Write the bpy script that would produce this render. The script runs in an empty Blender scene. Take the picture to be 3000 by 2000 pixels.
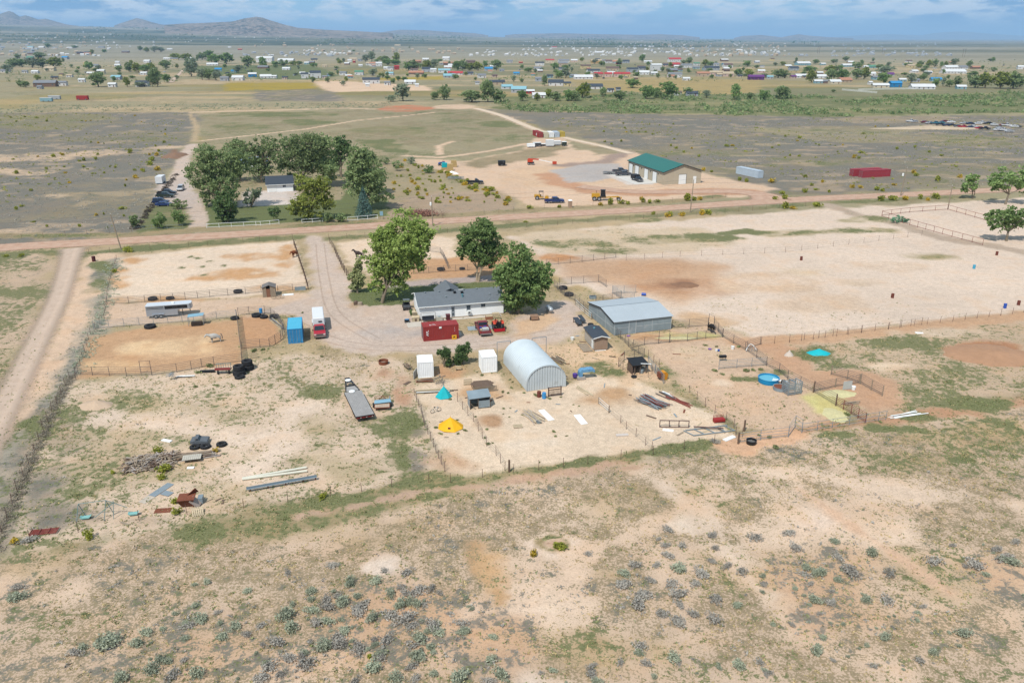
import bpy, bmesh, math, random
import numpy as np
from mathutils import Vector, Matrix
random.seed(7); rng = np.random.default_rng(7)
R = math.radians
S = bpy.context.scene
COL = S.collection
# ---------------------------------------------------------------- camera
F = 2333.0; CAMH = 48.0; HOR = 112.0
PITCH = math.atan((1000-HOR)/F)
cam = bpy.data.objects.new('camera', bpy.data.cameras.new('camera')); COL.objects.link(cam)
cam.data.sensor_width = 36.0; cam.data.lens = 36.0*F/3000.0
cam.data.clip_start = 0.5; cam.data.clip_end = 200000.0
cam.location = (0, 0, CAMH); cam.rotation_euler = (math.pi/2-PITCH, 0, 0)
S.camera = cam
# ---------------------------------------------------------------- light
SHX, SHY = 0.33, 0.60                      # shadow offset on the ground per metre of height
SUN_EL = math.atan(1/math.hypot(SHX, SHY)); SUN_AZ = math.atan2(-SHX, -SHY)   # azimuth from +Y, clockwise
sun = bpy.data.objects.new('sun', bpy.data.lights.new('sun', 'SUN')); COL.objects.link(sun)
sun.data.energy = 4.2; sun.data.angle = R(0.6); sun.data.color = (1.0, 0.965, 0.91)
sun.rotation_euler = Vector((SHX, SHY, -1)).to_track_quat('-Z', 'Y').to_euler()
W = bpy.data.worlds.new('World'); S.world = W; W.use_nodes = True
S.view_settings.view_transform = 'Standard'; S.view_settings.look = 'None'
S.view_settings.exposure = 0.30; S.view_settings.gamma = 1.0; S.view_settings.use_curve_mapping = False
S.cycles.use_denoising = True; S.cycles.denoiser = 'OPENIMAGEDENOISE'; S.cycles.denoising_input_passes = 'RGB_ALBEDO_NORMAL'; S.cycles.denoising_prefilter = 'ACCURATE'
S.cycles.max_bounces = 4; S.cycles.diffuse_bounces = 2; S.cycles.glossy_bounces = 2; S.cycles.transparent_max_bounces = 10; S.cycles.volume_bounces = 0

class NT:
    """small helper round a node tree"""
    def __init__(s, t): s.t = t; s.n = t.nodes; s.l = t.links
    def _in(s, sock, v):
        if v is None: return
        if hasattr(v, 'is_output') or hasattr(v, 'links'): s.l.new(v, sock)
        else:
            if hasattr(sock, 'default_value'):
                dv = sock.default_value
                if hasattr(dv, '__len__') and not hasattr(v, '__len__'): v = [v]*len(dv)
                if hasattr(dv, '__len__') and len(dv) == 4 and len(v) == 3: v = (*v, 1)
                sock.default_value = v
    def new(s, ty, ins=None, **kw):
        nd = s.n.new(ty)
        for k, v in kw.items(): setattr(nd, k, v)
        for k, v in (ins or {}).items(): s._in(nd.inputs[k], v)
        return nd
    def math(s, op, a, b=None, c=None, clamp=False):
        nd = s.new('ShaderNodeMath', operation=op, use_clamp=clamp)
        for i, v in enumerate((a, b, c)): s._in(nd.inputs[i], v)
        return nd.outputs[0]
    def mix(s, f, a, b, blend='MIX'):
        nd = s.new('ShaderNodeMix', data_type='RGBA', blend_type=blend, clamp_factor=True)
        s._in(nd.inputs[0], f); s._in(nd.inputs[6], a); s._in(nd.inputs[7], b)
        return nd.outputs[2]
    def noise(s, scale, detail=3, rough=.55, vec=None, dist=0):
        nd = s.new('ShaderNodeTexNoise', {'Scale': scale, 'Detail': detail, 'Roughness': rough, 'Distortion': dist})
        if vec is not None: s.l.new(vec, nd.inputs['Vector'])
        return nd.outputs['Fac']
    def rng(s, v, a, b, c=0.0, d=1.0, smooth=True):
        nd = s.new('ShaderNodeMapRange', {'From Min': a, 'From Max': b, 'To Min': c, 'To Max': d}, clamp=True)
        if smooth: nd.interpolation_type = 'SMOOTHSTEP'
        s._in(nd.inputs['Value'], v)
        return nd.outputs[0]
    def vscale(s, vec, sc):
        nd = s.new('ShaderNodeVectorMath', operation='MULTIPLY'); s.l.new(vec, nd.inputs[0]); nd.inputs[1].default_value = sc
        return nd.outputs[0]

def lin(r, g, b, k=1.0):
    f = lambda c: (c/255/12.92 if c/255 <= .04045 else ((c/255+.055)/1.055)**2.4)
    return (f(r)*k, f(g)*k, f(b)*k)
KALB = 0.60     # a colour read off the photograph -> base colour under this light
def C(r, g, b, k=1.0): return lin(r, g, b, KALB*k)

SKYOFF = (15, 15, 1)
# sky: Nishita with broken, rain-dark cloud over all of it
w = NT(W.node_tree); w.n.clear()
sky = w.new('ShaderNodeTexSky', sky_type='NISHITA', sun_disc=False, sun_elevation=SUN_EL, sun_rotation=SUN_AZ, altitude=1700.0, air_density=1.0, dust_density=0.6, ozone_density=1.4)
tc0 = w.new('ShaderNodeTexCoord').outputs['Generated']; mp_ = w.new('ShaderNodeVectorMath', operation='ADD'); w.l.new(tc0, mp_.inputs[0]); mp_.inputs[1].default_value = SKYOFF; tc = mp_.outputs[0]
sep = w.new('ShaderNodeSeparateXYZ'); w.l.new(tc0, sep.inputs[0])
v1 = w.vscale(tc, (6.5, 6.5, 26.0)); v2 = w.vscale(tc, (2.0, 2.0, 5.0))
n1 = w.noise(2.6, 7, .56, v1, .3); n2 = w.noise(1.7, 4, .5, v2); n3 = w.noise(5.0, 5, .6, v1)
rain = w.rng(n2, .42, .58)
base = w.mix(w.math('MULTIPLY', rain, .0), sky.outputs[0], (1.5, 3.5, 6.3))      # blue-grey cloud sheets in front of the clear sky
base = w.mix(0.75, base, (2.45, 5.3, 8.0)); base = w.mix(w.math('MULTIPLY', rain, .85), base, (1.3, 3.1, 5.8))
puff = w.math('MULTIPLY', w.math('MULTIPLY', w.rng(n1, .43, .57), w.rng(n3, .30, .55)), w.rng(sep.outputs[2], .002, .026))
colr = w.mix(w.math('MULTIPLY', puff, .9), base, (7.6, 8.3, 9.0))
bg = w.new('ShaderNodeBackground', {'Strength': 0.085}); w.l.new(colr, bg.inputs['Color'])
out = w.new('ShaderNodeOutputWorld'); w.l.new(bg.outputs[0], out.inputs['Surface'])

# ---------------------------------------------------------------- picture point -> place on the ground
_sp, _cp = math.sin(PITCH), math.cos(PITCH)
def G(px, py, z=0.0):
    u = (px-1500)/F; v = (1000-py)/F
    dx, dy, dz = u, v*_sp+_cp, v*_cp-_sp
    t = (z-CAMH)/dz
    return Vector((dx*t, dy*t, z))
def D(x, y, z=0.0): return G(x*1.27551, y*1.27551, z)      # from the 2352-px overview
_REG = dict(A1=(0,0,3.136), A2=(750,0,3.136), A3=(1500,0,3.136), A4=(2250,0,3.136), A5=(0,280,3.136), A6=(700,280,3.136), A7=(1450,280,3.136), A8=(2250,280,3.136),
            B1=(0,700,3.92), B2=(600,700,3.92), B3=(1150,750,4.704), B4=(1600,780,3.92), B5=(1150,980,3.92), B6=(1700,950,4.238), B7=(2050,950,3.618), B8=(200,1100,3.136),
            C1=(900,1080,5.227), C2=(420,980,5.88), C3=(2300,600,3.36), C4=(0,1500,3.136), C5=(750,1500,3.136), C6=(1500,1400,3.136), C7=(2250,1200,3.136), C8=(0,1050,2.613))
def Z(reg, x, y, z=0.0):
    a, b, s = _REG[reg]
    return G(a+x/s, b+y/s, z)
def mpp(p):      # photograph pixels per metre at a place
    return F/(p[1]*_cp+(CAMH-p[2])*_sp)

# ---------------------------------------------------------------- mesh helpers
class MB:
    def __init__(s): s.v = []; s.f = []
    def add(s, vs, fs):
        o = len(s.v); s.v += [tuple(p) for p in vs]; s.f += [tuple(i+o for i in f) for f in fs]; return s
    def box(s, c, d, rz=0.0, m=None):
        x, y, z = d[0]/2, d[1]/2, d[2]/2
        vs = [Vector((a*x, b*y, e*z)) for e in (-1, 1) for a, b in ((-1,-1),(1,-1),(1,1),(-1,1))]
        if rz: q = Matrix.Rotation(rz, 3, 'Z'); vs = [q@p for p in vs]
        if m is not None: vs = [m@p for p in vs]
        c = Vector(c)
        return s.add([p+c for p in vs], [(3,2,1,0),(4,5,6,7),(0,1,5,4),(1,2,6,5),(2,3,7,6),(3,0,4,7)])
    def bar(s, a, b, w, h=None):            # square bar between two points
        return s.cyl(a, b, w*.72, None, 4, True) if h is None else s._bar(a, b, w, h)
    def _bar(s, a, b, w, h):
        a = Vector(a); b = Vector(b); d = b-a; L = d.length
        q = d.to_track_quat('X', 'Z').to_matrix()
        return s.box((a+b)/2, (L, w, h), 0, q)
    def cyl(s, a, b, r0, r1=None, n=8, caps=True):
        a = Vector(a); b = Vector(b); r1 = r0 if r1 is None else r1
        q = (b-a).to_track_quat('Z', 'Y').to_matrix()
        off = math.pi/4 if n == 4 else 0
        ring = lambda c, r: [c+q@Vector((r*math.cos(off+2*math.pi*i/n), r*math.sin(off+2*math.pi*i/n), 0)) for i in range(n)]
        fs = [(i, (i+1) % n, n+(i+1) % n, n+i) for i in range(n)]
        if caps: fs += [tuple(range(n))[::-1], tuple(range(n, 2*n))]
        return s.add(ring(a, r0)+ring(b, r1), fs)
    def tube(s, pts, r, n=6):
        for a, b in zip(pts, pts[1:]): s.cyl(a, b, r, None, n)
        return s
    def prism(s, prof, y0, y1, flip=False):     # profile in x,z pushed along y
        n = len(prof)
        vs = [(x, y0, z) for x, z in prof]+[(x, y1, z) for x, z in prof]
        fs = [tuple(range(n)), tuple(range(2*n-1, n-1, -1))]+[((i+1) % n, i, n+i, n+(i+1) % n) for i in range(n)]
        return s.add(vs, fs)
    def plate(s, poly, z0, z1):             # polygon in x,y between two heights
        n = len(poly)
        vs = [(x, y, z0) for x, y in poly]+[(x, y, z1) for x, y in poly]
        fs = [tuple(range(n))[::-1], tuple(range(n, 2*n))]+[(i, (i+1) % n, n+(i+1) % n, n+i) for i in range(n)]
        return s.add(vs, fs)
    def lathe(s, prof, n=16, c=(0,0,0), cap=True):   # (radius, z) from bottom to top
        c = Vector(c); m = len(prof)
        vs = [c+Vector((r*math.cos(2*math.pi*i/n), r*math.sin(2*math.pi*i/n), z)) for r, z in prof for i in range(n)]
        fs = [(j*n+i, j*n+(i+1) % n, (j+1)*n+(i+1) % n, (j+1)*n+i) for j in range(m-1) for i in range(n)]
        if cap: fs += [tuple(range(n))[::-1], tuple(range((m-1)*n, m*n))]
        return s.add(vs, fs)
    def quad(s, a, b, c, d): return s.add([a, b, c, d], [(0, 1, 2, 3)])
    def slab(s, a, b, c, d, t):                # four corners, thickness along the normal, downwards
        a, b, c, d = map(Vector, (a, b, c, d)); n = (b-a).cross(d-a).normalized()
        if n.z < 0: n = -n
        o = -n*t
        return s.add([a, b, c, d, a+o, b+o, c+o, d+o], [(0,1,2,3),(7,6,5,4),(0,4,5,1),(1,5,6,2),(2,6,7,3),(3,7,4,0)])
    def mesh(s, name, mat, smooth=False):
        me = bpy.data.meshes.new(name); me.from_pydata(s.v, [], s.f)
        bm = bmesh.new(); bm.from_mesh(me); bmesh.ops.recalc_face_normals(bm, faces=bm.faces); bm.to_mesh(me); bm.free()
        if smooth: me.polygons.foreach_set('use_smooth', [True]*len(me.polygons))
        if mat is not None: me.materials.append(mat)
        return me
    def build(s, name, mat, parent=None, loc=None, rz=0.0, smooth=False):
        return obj(name, s.mesh(name, mat, smooth), parent, loc, rz)

def obj(name, me, parent=None, loc=None, rz=0.0, scale=None):
    o = bpy.data.objects.new(name, me); COL.objects.link(o)
    if parent is not None: o.parent = parent
    if loc is not None: o.location = loc
    if rz: o.rotation_euler = (0, 0, rz)
    if scale is not None: o.scale = scale if hasattr(scale, '__len__') else (scale,)*3
    return o
def tag(o, label, cat, group=None, kind=None):
    if label: o['label'] = label
    if cat: o['category'] = cat
    if group: o['group'] = group
    if kind: o['kind'] = kind
    return o
def thing(name, label, cat, loc=(0,0,0), rz=0.0, group=None):
    return tag(obj(name, None, None, loc, rz), label, cat, group)
def struct(o): o['kind'] = 'structure'; return o
def copy_tree(o, parent=None):
    c = o.copy(); COL.objects.link(c); c.parent = parent
    for ch in list(o.children): copy_tree(ch, c)
    return c
def edge(A, B):     # frame with x running from A to B
    d = B-A
    return math.atan2(d.y, d.x), d.xy.length
def nmesh(name, verts, faces4, mat, smooth=False):   # fast mesh out of numpy arrays (n,3) and (m,k)
    me = bpy.data.meshes.new(name); k = faces4.shape[1]
    me.vertices.add(len(verts)); me.vertices.foreach_set('co', verts.astype(np.float32).ravel())
    me.loops.add(faces4.size); me.loops.foreach_set('vertex_index', faces4.astype(np.int32).ravel())
    me.polygons.add(len(faces4)); me.polygons.foreach_set('loop_start', np.arange(0, faces4.size, k, dtype=np.int32))
    if smooth: me.polygons.foreach_set('use_smooth', np.ones(len(faces4), dtype=bool))
    me.update(calc_edges=True)
    if mat is not None: me.materials.append(mat)
    return me

# value noise in numpy
def _h(ix, iy, s):
    n = (ix.astype(np.int64)*374761393+iy.astype(np.int64)*668265263+s*974634777) & 0x7fffffff
    n = ((n ^ (n >> 13))*1274126177) & 0x7fffffff
    return ((n ^ (n >> 16)) & 0xffff)/65535.0
def vnoise(x, y, s=0):
    ix = np.floor(x); iy = np.floor(y); fx = x-ix; fy = y-iy
    fx = fx*fx*(3-2*fx); fy = fy*fy*(3-2*fy)
    a = _h(ix, iy, s); b = _h(ix+1, iy, s); c = _h(ix, iy+1, s); d = _h(ix+1, iy+1, s)
    return a+(b-a)*fx+(c-a)*fy+(a-b-c+d)*fx*fy
def fbm(x, y, o=4, s=0):
    t = 0; a = .5; n = 0
    for i in range(o): t = t+a*vnoise(x*2**i+17.3*i, y*2**i-9.1*i, s+i); n += a; a *= .5
    return t/n
def sstep(a, b, x):
    t = np.clip((x-a)/(b-a), 0, 1); return t*t*(3-2*t)

# ---------------------------------------------------------------- materials
_M = {}
def mat(name, col, rough=.75, metal=0.0, var=.12, scale=3.0, bump=0.0, spec=.3, extra=None):
    """plain procedural material: base colour with uneven tone, wear and a little relief"""
    if name in _M: return _M[name]
    m = bpy.data.materials.new(name); m.use_nodes = True; t = NT(m.node_tree); t.n.clear()
    co = t.new('ShaderNodeTexCoord').outputs['Object']
    n = t.noise(scale, 5, .6, co); n2 = t.noise(scale*.27, 3, .5, co)
    f = t.math('MULTIPLY_ADD', t.math('ADD', n, n2), var*2, 1-var*2)
    c = t.mix(1.0, col, f, 'MULTIPLY')
    if extra: c = t.mix(t.math('MULTIPLY', t.rng(t.noise(scale*.6, 6, .65, co), extra[1], extra[1]+.14), extra[2]), c, extra[0])
    p = t.new('ShaderNodeBsdfPrincipled', {'Roughness': rough, 'Metallic': metal, 'Specular IOR Level': spec})
    t.l.new(c, p.inputs['Base Color'])
    if bump:
        b = t.new('ShaderNodeBump', {'Strength': .5, 'Distance': bump}); t.l.new(n, b.inputs['Height']); t.l.new(b.outputs[0], p.inputs['Normal'])
    o = t.new('ShaderNodeOutputMaterial'); t.l.new(p.outputs[0], o.inputs[0])
    _M[name] = m
    return m
def leafmat(name, c1, c2, rough=.7, trans=.40, scale=.6, gain=2.35):
    c1 = tuple(v*gain for v in c1); c2 = tuple(v*gain for v in c2)
    if name in _M: return _M[name]
    m = bpy.data.materials.new(name); m.use_nodes = True; t = NT(m.node_tree); t.n.clear()
    g = t.new('ShaderNodeNewGeometry'); oi = t.new('ShaderNodeObjectInfo')
    co = t.new('ShaderNodeTexCoord').outputs['Object']
    n = t.rng(t.noise(scale, 3, .6, co), .32, .68)
    r = t.math('MULTIPLY_ADD', g.outputs['Random Per Island'], .5, t.math('MULTIPLY', n, .5))
    c = t.mix(r, c1, c2)
    c = t.mix(1.0, c, t.math('MULTIPLY_ADD', oi.outputs['Random'], .3, .85), 'MULTIPLY')
    d = t.new('ShaderNodeBsdfPrincipled', {'Roughness': rough, 'Specular IOR Level': .2}); t.l.new(c, d.inputs['Base Color'])
    tr = t.new('ShaderNodeBsdfTranslucent'); t.l.new(c, tr.inputs['Color'])
    mx = t.new('ShaderNodeMixShader', {0: trans}); t.l.new(d.outputs[0], mx.inputs[1]); t.l.new(tr.outputs[0], mx.inputs[2])
    o = t.new('ShaderNodeOutputMaterial'); t.l.new(mx.outputs[0], o.inputs[0])
    _M[name] = m
    return m
# ================================================================ the ground
def terrain(x, y):
    r = np.hypot(x, y); az = np.arctan2(x, np.maximum(y, 1e-6)+0*x)
    px = 1500+F*np.tan(np.clip(az, -1.2, 1.2))/_cp*1.0
    A = np.interp(px, [-1500, 0, 500, 1000, 1500, 2000, 2400, 4500], [260, 235, 195, 125, 60, 22, 6, 0])
    return np.where(y > 0, A*sstep(2600, 15500, r), 0.0)
def th(p): return float(terrain(np.array([p[0]]), np.array([p[1]]))[0])

SAND = C(238,222,202); PEACH = C(229,201,171); ORANGE = C(208,163,118); BROWN = C(186,140,102); RUST = C(192,152,124)
GRAVEL = C(216,198,180); GREY = C(188,182,174); OLIVE = C(152,146,108); SAGE = C(144,137,122); TAN = C(196,176,140); LAWN = C(66,108,40); MID = C(170,160,128)
def ring(pts, f=None): return np.array([(lambda q: (q.x, q.y))((f or D)(*p)) for p in pts])
def wide(pts, w, f=None):       # polyline -> list of points with half widths (metres)
    return ring(pts, f), w
ZONES = []   # (kind, geometry, soil colour, (green, dry, sage) cover, softness, raggedness)
def zone(pts, soil=None, veg=None, soft=1.2, rag=2.5): ZONES.append(('p', ring(pts), soil, veg, soft, rag))
def zreg(reg, pts, soil=None, veg=None, soft=1.0, rag=1.5): ZONES.append(('p', np.array([tuple(Z(reg, *p).xy) for p in pts]), soil, veg, soft, rag))
def path(pts, w, soil=None, veg=None, soft=.8, rag=1.2): ZONES.append(('l', (ring(pts), w), soil, veg, soft, rag))
def spot(x, y, rx, ry, soil=None, veg=None, soft=1.5, rag=2.5):     # ellipse: centre and radii in overview pixels
    q = ring([(x+rx*math.cos(a*.5236), y+ry*math.sin(a*.5236)) for a in range(12)]); r_ = float(np.mean(np.hypot(*(q-q.mean(0)).T))); ZONES.append(('s', q, soil, veg, soft, max(rag, .42*r_)))

# far fields (beyond the main road)
zone([(-900,262),(430,258),(470,262),(440,320),(400,400),(335,540),(-300,585),(-900,600)], SAGE, (.12,.30,.56), 3, 8)
for x, y, rx, ry in ((60,362,110,10),(150,355,90,6),(240,350,60,5),(40,395,90,8),(215,540,60,6),(60,535,80,8),(130,450,60,4),(390,338,30,3)): spot(x, y, rx, ry, C(214,190,160), (.15,.25,.35), 2, 7)
spot(100,270,180,8,OLIVE,(.3,.3,.2),4,8); spot(60,290,140,10,OLIVE,(.35,.3,.2),4,9)
zone([(455,262),(1000,250),(1120,255),(1230,295),(1230,330),(1000,345),(900,330),(470,335)], MID, (.30,.50,.08), 3, 6)
for x, y, rx, ry in ((560,290,60,10),(700,282,70,8),(900,300,90,10),(640,262,150,6),(1150,285,60,8)): spot(x, y, rx, ry, OLIVE, (.50,.30,.05), 3, 8)
zone([(820,322),(905,320),(930,350),(850,352)], OLIVE, (.75,.15,.0), 2, 3)
path([(440,258),(620,253),(800,249),(900,252),(1000,247),(1090,249)], 3.0, PEACH, (.05,.1,0))
spot(930,249,60,7,C(205,140,105),(0,.05,0),2,3); spot(1050,246,50,6,PEACH,(0,.1,0),2,4)
path([(450,325),(560,313),(700,297),(820,277),(950,264),(1000,258)], 1.4, PEACH, (0,.1,0), .5, .6)
path([(436,262),(452,290),(446,325)], 1.6, TAN, (.1,.3,0))
zreg('A2', [(0,600),(470,596),(620,640),(760,700),(480,735),(0,728)], C(112,132,84), (.85,.05,0), 5, 8); zreg('A1', [(1780,610),(2352,600),(2352,680),(1900,690)], C(112,132,84), (.85,.05,0), 5, 8)
zreg('A2', [(500,750),(760,745),(1560,790),(1640,835),(1200,838),(660,848)], C(232,204,172), (.05,.1,0), 4, 6); zreg('A1', [(2050,762),(2352,760),(2352,830),(2080,835)], C(178,158,70), (.2,.2,0), 4, 8); zreg('A2', [(0,762),(500,760),(560,815),(0,832)], C(178,158,70), (.2,.2,0), 4, 8); zreg('A2', [(0,835),(560,820),(700,850),(850,935),(0,930)], SAGE, (.2,.2,.5), 4, 8)
zreg('A3', [(540,740),(2300,730),(2300,840),(1700,900),(900,830),(600,800)], C(186,166,112), (.25,.35,0), 6, 12); zreg('A2', [(1100,720),(1720,700),(1720,735),(1100,735)], C(182,164,78), (.2,.2,0), 4, 8)
# right hand fields
zone([(1100,250),(1500,262),(2000,268),(2600,262),(3000,262),(3000,430),(2352,425),(2000,444),(1760,450),(1620,395),(1440,345),(1310,310)], SAGE, (.16,.34,.52), 3, 8)
zone([(1120,225),(1500,215),(2000,222),(2500,205),(3000,205),(3000,262),(2300,258),(1900,268),(1500,262),(1150,252)], C(160,156,112), (.62,.30,.12), 5, 10)
spot(1900,300,200,10,MID,(.3,.45,.3),4,10); spot(2100,318,240,9,MID,(.35,.5,.2),4,10); spot(2050,275,120,8,C(180,164,136),(.2,.4,.1),4,8)
spot(1750,330,160,12,SAGE,(.05,.12,.8),4,10); spot(1600,285,160,10,SAGE,(.08,.15,.75),4,10); spot(2200,345,200,14,SAGE,(.12,.18,.75),4,10)
spot(2190,292,110,7,C(206,186,160),(.1,.2,.1),3,4)
path([(1095,250),(1160,268),(1230,298),(1300,318),(1380,335),(1450,352)], 3.0, PEACH, (0,.08,0))
# builder's yard
zone([(930,365),(1010,366),(1060,372),(1200,345),(1225,318),(1300,318),(1320,345),(1440,348),(1460,350),(1625,400),(1790,436),(1700,452),(1430,470),(1250,478),(1190,460),(1110,420),(1010,395)], PEACH, (.02,.08,.02), 1.5, 3)
spot(1290,410,130,26,C(226,196,162),(.0,.05,0),2,5)
path([(1262,402),(1290,422),(1380,440),(1500,444),(1620,440),(1720,440)], 5.5, C(205,162,128), (0,0,0), 2, 3)
path([(1430,350),(1390,372),(1290,380)], 4.0, C(176,156,140), (0,0,0), 2, 3)
zone([(1265,392),(1330,378),(1420,376),(1440,400),(1360,418),(1310,420)], C(196,190,182), (0,0,0), 1.5, 2)
zone([(1390,402),(1420,400),(1505,418),(1500,424),(1440,424)], C(226,218,206), (0,0,0), .3, .3)
zone([(1340,335),(1400,338),(1430,352),(1370,356)], MID, (.15,.5,.1), 1.5, 3)
zone([(1010,330),(1200,322),(1215,330),(1180,345),(1060,365),(1000,358)], MID, (.3,.45,.1), 2, 4)
zone([(1060,375),(1190,348),(1290,330),(1300,340),(1260,360),(1100,385)], C(176,160,128), (.25,.45,.12), 2, 4)
path([(930,358),(1010,362),(1060,356),(1130,346),(1210,330)], 1.7, PEACH, (0,.05,0)); path([(1010,355),(1008,335),(1040,325)], 1.4, PEACH, (0,.1,0))
# north neighbour
zone([(470,330),(700,325),(860,340),(930,365),(1010,390),(1110,425),(1190,465),(1200,488),(1000,505),(880,508),(470,522),(445,440),(440,370)], C(178,164,132), (.32,.35,.15), 2, 4)
zone([(475,474),(880,455),(905,495),(478,522)], LAWN, (1.0,0,0), .6, .8)
zone([(800,430),(840,440),(838,480),(780,470)], LAWN, (1,0,0), .6, 1)
zone([(560,440),(680,435),(700,468),(545,476)], C(212,200,186), (0,.05,0), .8, 1)
zone([(590,440),(655,438),(664,470),(592,473)], C(222,212,200), (0,0,0), .3, .3)
path([(444,332),(428,350),(415,385),(404,415),(430,450),(452,480),(458,530)], 2.6, GRAVEL, (0,.05,0))
zone([(360,420),(430,405),(455,450),(440,480),(400,472),(358,470)], C(206,192,178), (0,.03,0), 1, 2)
zone([(335,475),(400,470),(440,500),(425,528),(320,532)], OLIVE, (.75,.15,.1), 1, 2)
spot(402,352,14,14,C(150,118,92),(.05,.1,.1),1,2)
zone([(880,470),(1000,440),(1150,440),(1190,470),(1180,490),(900,506)], C(186,166,140), (.2,.3,.25), 2, 4)
# strip of verge either side of the main road
path([(-300,548),(0,541),(300,540),(460,527),(880,508),(1000,497),(1200,484),(1450,470),(1650,452)], 2.8, C(176,160,124), (.35,.45,.1), 1, 2)
path([(-300,610),(0,590),(130,582)], 3.0, OLIVE, (.55,.3,.15), 1, 2)
path([(195,585),(300,572),(520,556),(690,545)], 2.6, OLIVE, (.55,.35,.05), 1, 1.6)
path([(750,548),(900,540),(1170,518),(1300,508),(1500,495),(1650,484),(1850,470),(2000,462),(2200,452)], 2.4, OLIVE, (.5,.4,.05), 1, 2)
# west of the side road
zone([(-500,590),(130,582),(110,690),(0,860),(-200,1100),(-700,900)], C(212,188,160), (.55,.4,.35), 2, 4)
zone([(195,585),(270,580),(255,660),(205,790),(120,950),(-10,1290),(-300,1500),(-250,1330),(0,965),(100,790),(160,665)], PEACH, (.18,.18,.1), 1.5, 3)
path([(262,600),(246,670),(215,780),(160,860),(110,960),(60,1070),(10,1230)], 2.7, C(172,166,148), (.34,.12,.55), 1.6, 4)
path([(118,940),(80,1030),(40,1120),(0,1230)], 2.2, C(160,150,132), (.3,.2,.6), 1.6, 3)
spot(105,985,50,22,OLIVE,(.75,.1,.1),1,3); spot(235,610,22,12,OLIVE,(.7,.15,.15),1,2); spot(222,660,24,14,OLIVE,(.6,.15,.25),1,2)
# main yard, west half
zone([(170,880),(560,830),(700,810),(940,830),(960,900),(1035,1110),(980,1120),(700,1160),(300,1230),(20,1265),(100,980)], C(229,207,180), (.42,.32,.22), 1.5, 2)
for x, y, rx, ry in ((300,925,130,22),(480,935,60,14),(250,1010,90,24),(420,1010,80,18),(330,1075,120,30),(640,1060,80,20),(560,950,40,10),(720,930,30,35),(740,985,60,30),(200,1100,70,40),(550,1130,110,20),(820,1080,90,30),(700,1010,60,14)): spot(x, y, rx, ry, C(200,182,148), (.56,.25,.15), 1.5, 3)
spot(910,975,62,28,OLIVE,(.85,.1,.05),1,2.5); spot(930,1040,26,60,OLIVE,(.8,.1,.1),1,2); spot(955,1050,18,60,SAGE,(.2,.1,.6),1,2)
spot(100,1180,90,50,SAGE,(.2,.15,.65),2,4); spot(250,1195,170,20,SAGE,(.25,.15,.5),2,4)
path([(700,930),(640,1000),(560,1010),(440,980),(250,960)], 1.4, C(236,216,192), (.14,.18,.04), 2, 3.5); path([(640,1000),(620,1060),(560,1095)], 1.6, C(236,216,192), (.14,.18,.04), 2, 3.5)
spot(880,860,30,14,C(196,160,130),(.1,.2,.05),1,2); spot(930,900,26,30,C(200,164,134),(.1,.15,.05),1,2)
spot(140,1010,70,80,C(190,172,146),(.5,.25,.45),2,4); spot(90,1130,70,60,SAGE,(.3,.2,.6),2,4); spot(330,1060,150,50,C(206,184,152),(.5,.3,.25),2,4); spot(217,918,32,14,C(216,190,160),(.03,.05,0),.6,1)
# paddocks
zone([(285,590),(480,568),(672,553),(706,658),(560,682),(246,697)], C(238,218,192), (.03,.07,0), 1.0, 1.5)
for x, y, rx, ry in ((300,600,26,10),(275,640,24,26),(590,588,80,8),(560,630,90,12),(660,590,22,30),(350,690,110,8),(640,660,50,8),(480,640,60,8)): spot(x, y, rx, ry, C(214,172,126), (.02,.04,0), 1.5, 2.5)
for x, y in ((440,590),(455,592),(462,612),(480,600),(515,610),(470,632),(420,615)): spot(x, y, 9, 2, OLIVE, (.75,.2,0), .5, .8)
zone([(246,700),(560,684),(700,672),(715,690),(560,722),(240,752)], C(226,200,172), (.05,.18,.05), 1, 1.5)
zone([(205,772),(380,748),(545,735),(552,838),(300,858),(174,872)], C(206,169,130), (.01,.04,0), .8, 1)
spot(400,800,110,22,C(232,202,160),(.01,.02,0),2,4); spot(260,840,60,10,C(226,192,148),(0,.02,0),1.5,3)
zone([(550,728),(610,720),(652,772),(640,790),(556,802)], C(206,164,124), (0,.02,0), .6, .6)
zone([(776,558),(880,545),(985,540),(1040,545),(1050,600),(980,625),(850,632),(800,610)], C(236,214,186), (.05,.1,0), 1, 1.5)
zone([(900,600),(1200,580),(1210,640),(940,640)], C(206,166,126), (.03,.05,0), 1, 2)
# the drive and the yard round the house
zone([(705,542),(745,543),(778,600),(806,655),(800,690),(830,702),(950,690),(960,725),(1060,770),(1170,770),(1180,730),(1270,690),(1320,690),(1345,745),(1330,775),(1240,800),(1100,800),(1000,815),(880,812),(800,810),(740,790),(680,720),(560,725),(640,702),(716,680),(722,640)], GRAVEL, (.02,.04,0), 1.2, 2)
spot(900,760,70,16,C(200,190,180),(0,.02,0),2,3); spot(1110,790,120,8,C(214,200,184),(0,.02,0),2,3)
zone([(800,672),(812,694),(850,702),(930,698),(960,680),(1140,690),(1135,648),(1000,648),(860,660)], LAWN, (1.0,0,0), .5, .6)
spot(812,700,12,6,C(200,170,130),(.2,.2,0),.8,1)
zone([(880,650),(1010,640),(1150,630),(1160,645),(1000,655),(880,662)], C(190,176,166), (0,.05,0), .8, 1)
zone([(1175,740),(1260,715),(1290,735),(1250,760),(1180,775)], C(228,196,160), (.02,.08,0), 1, 2)
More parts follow.
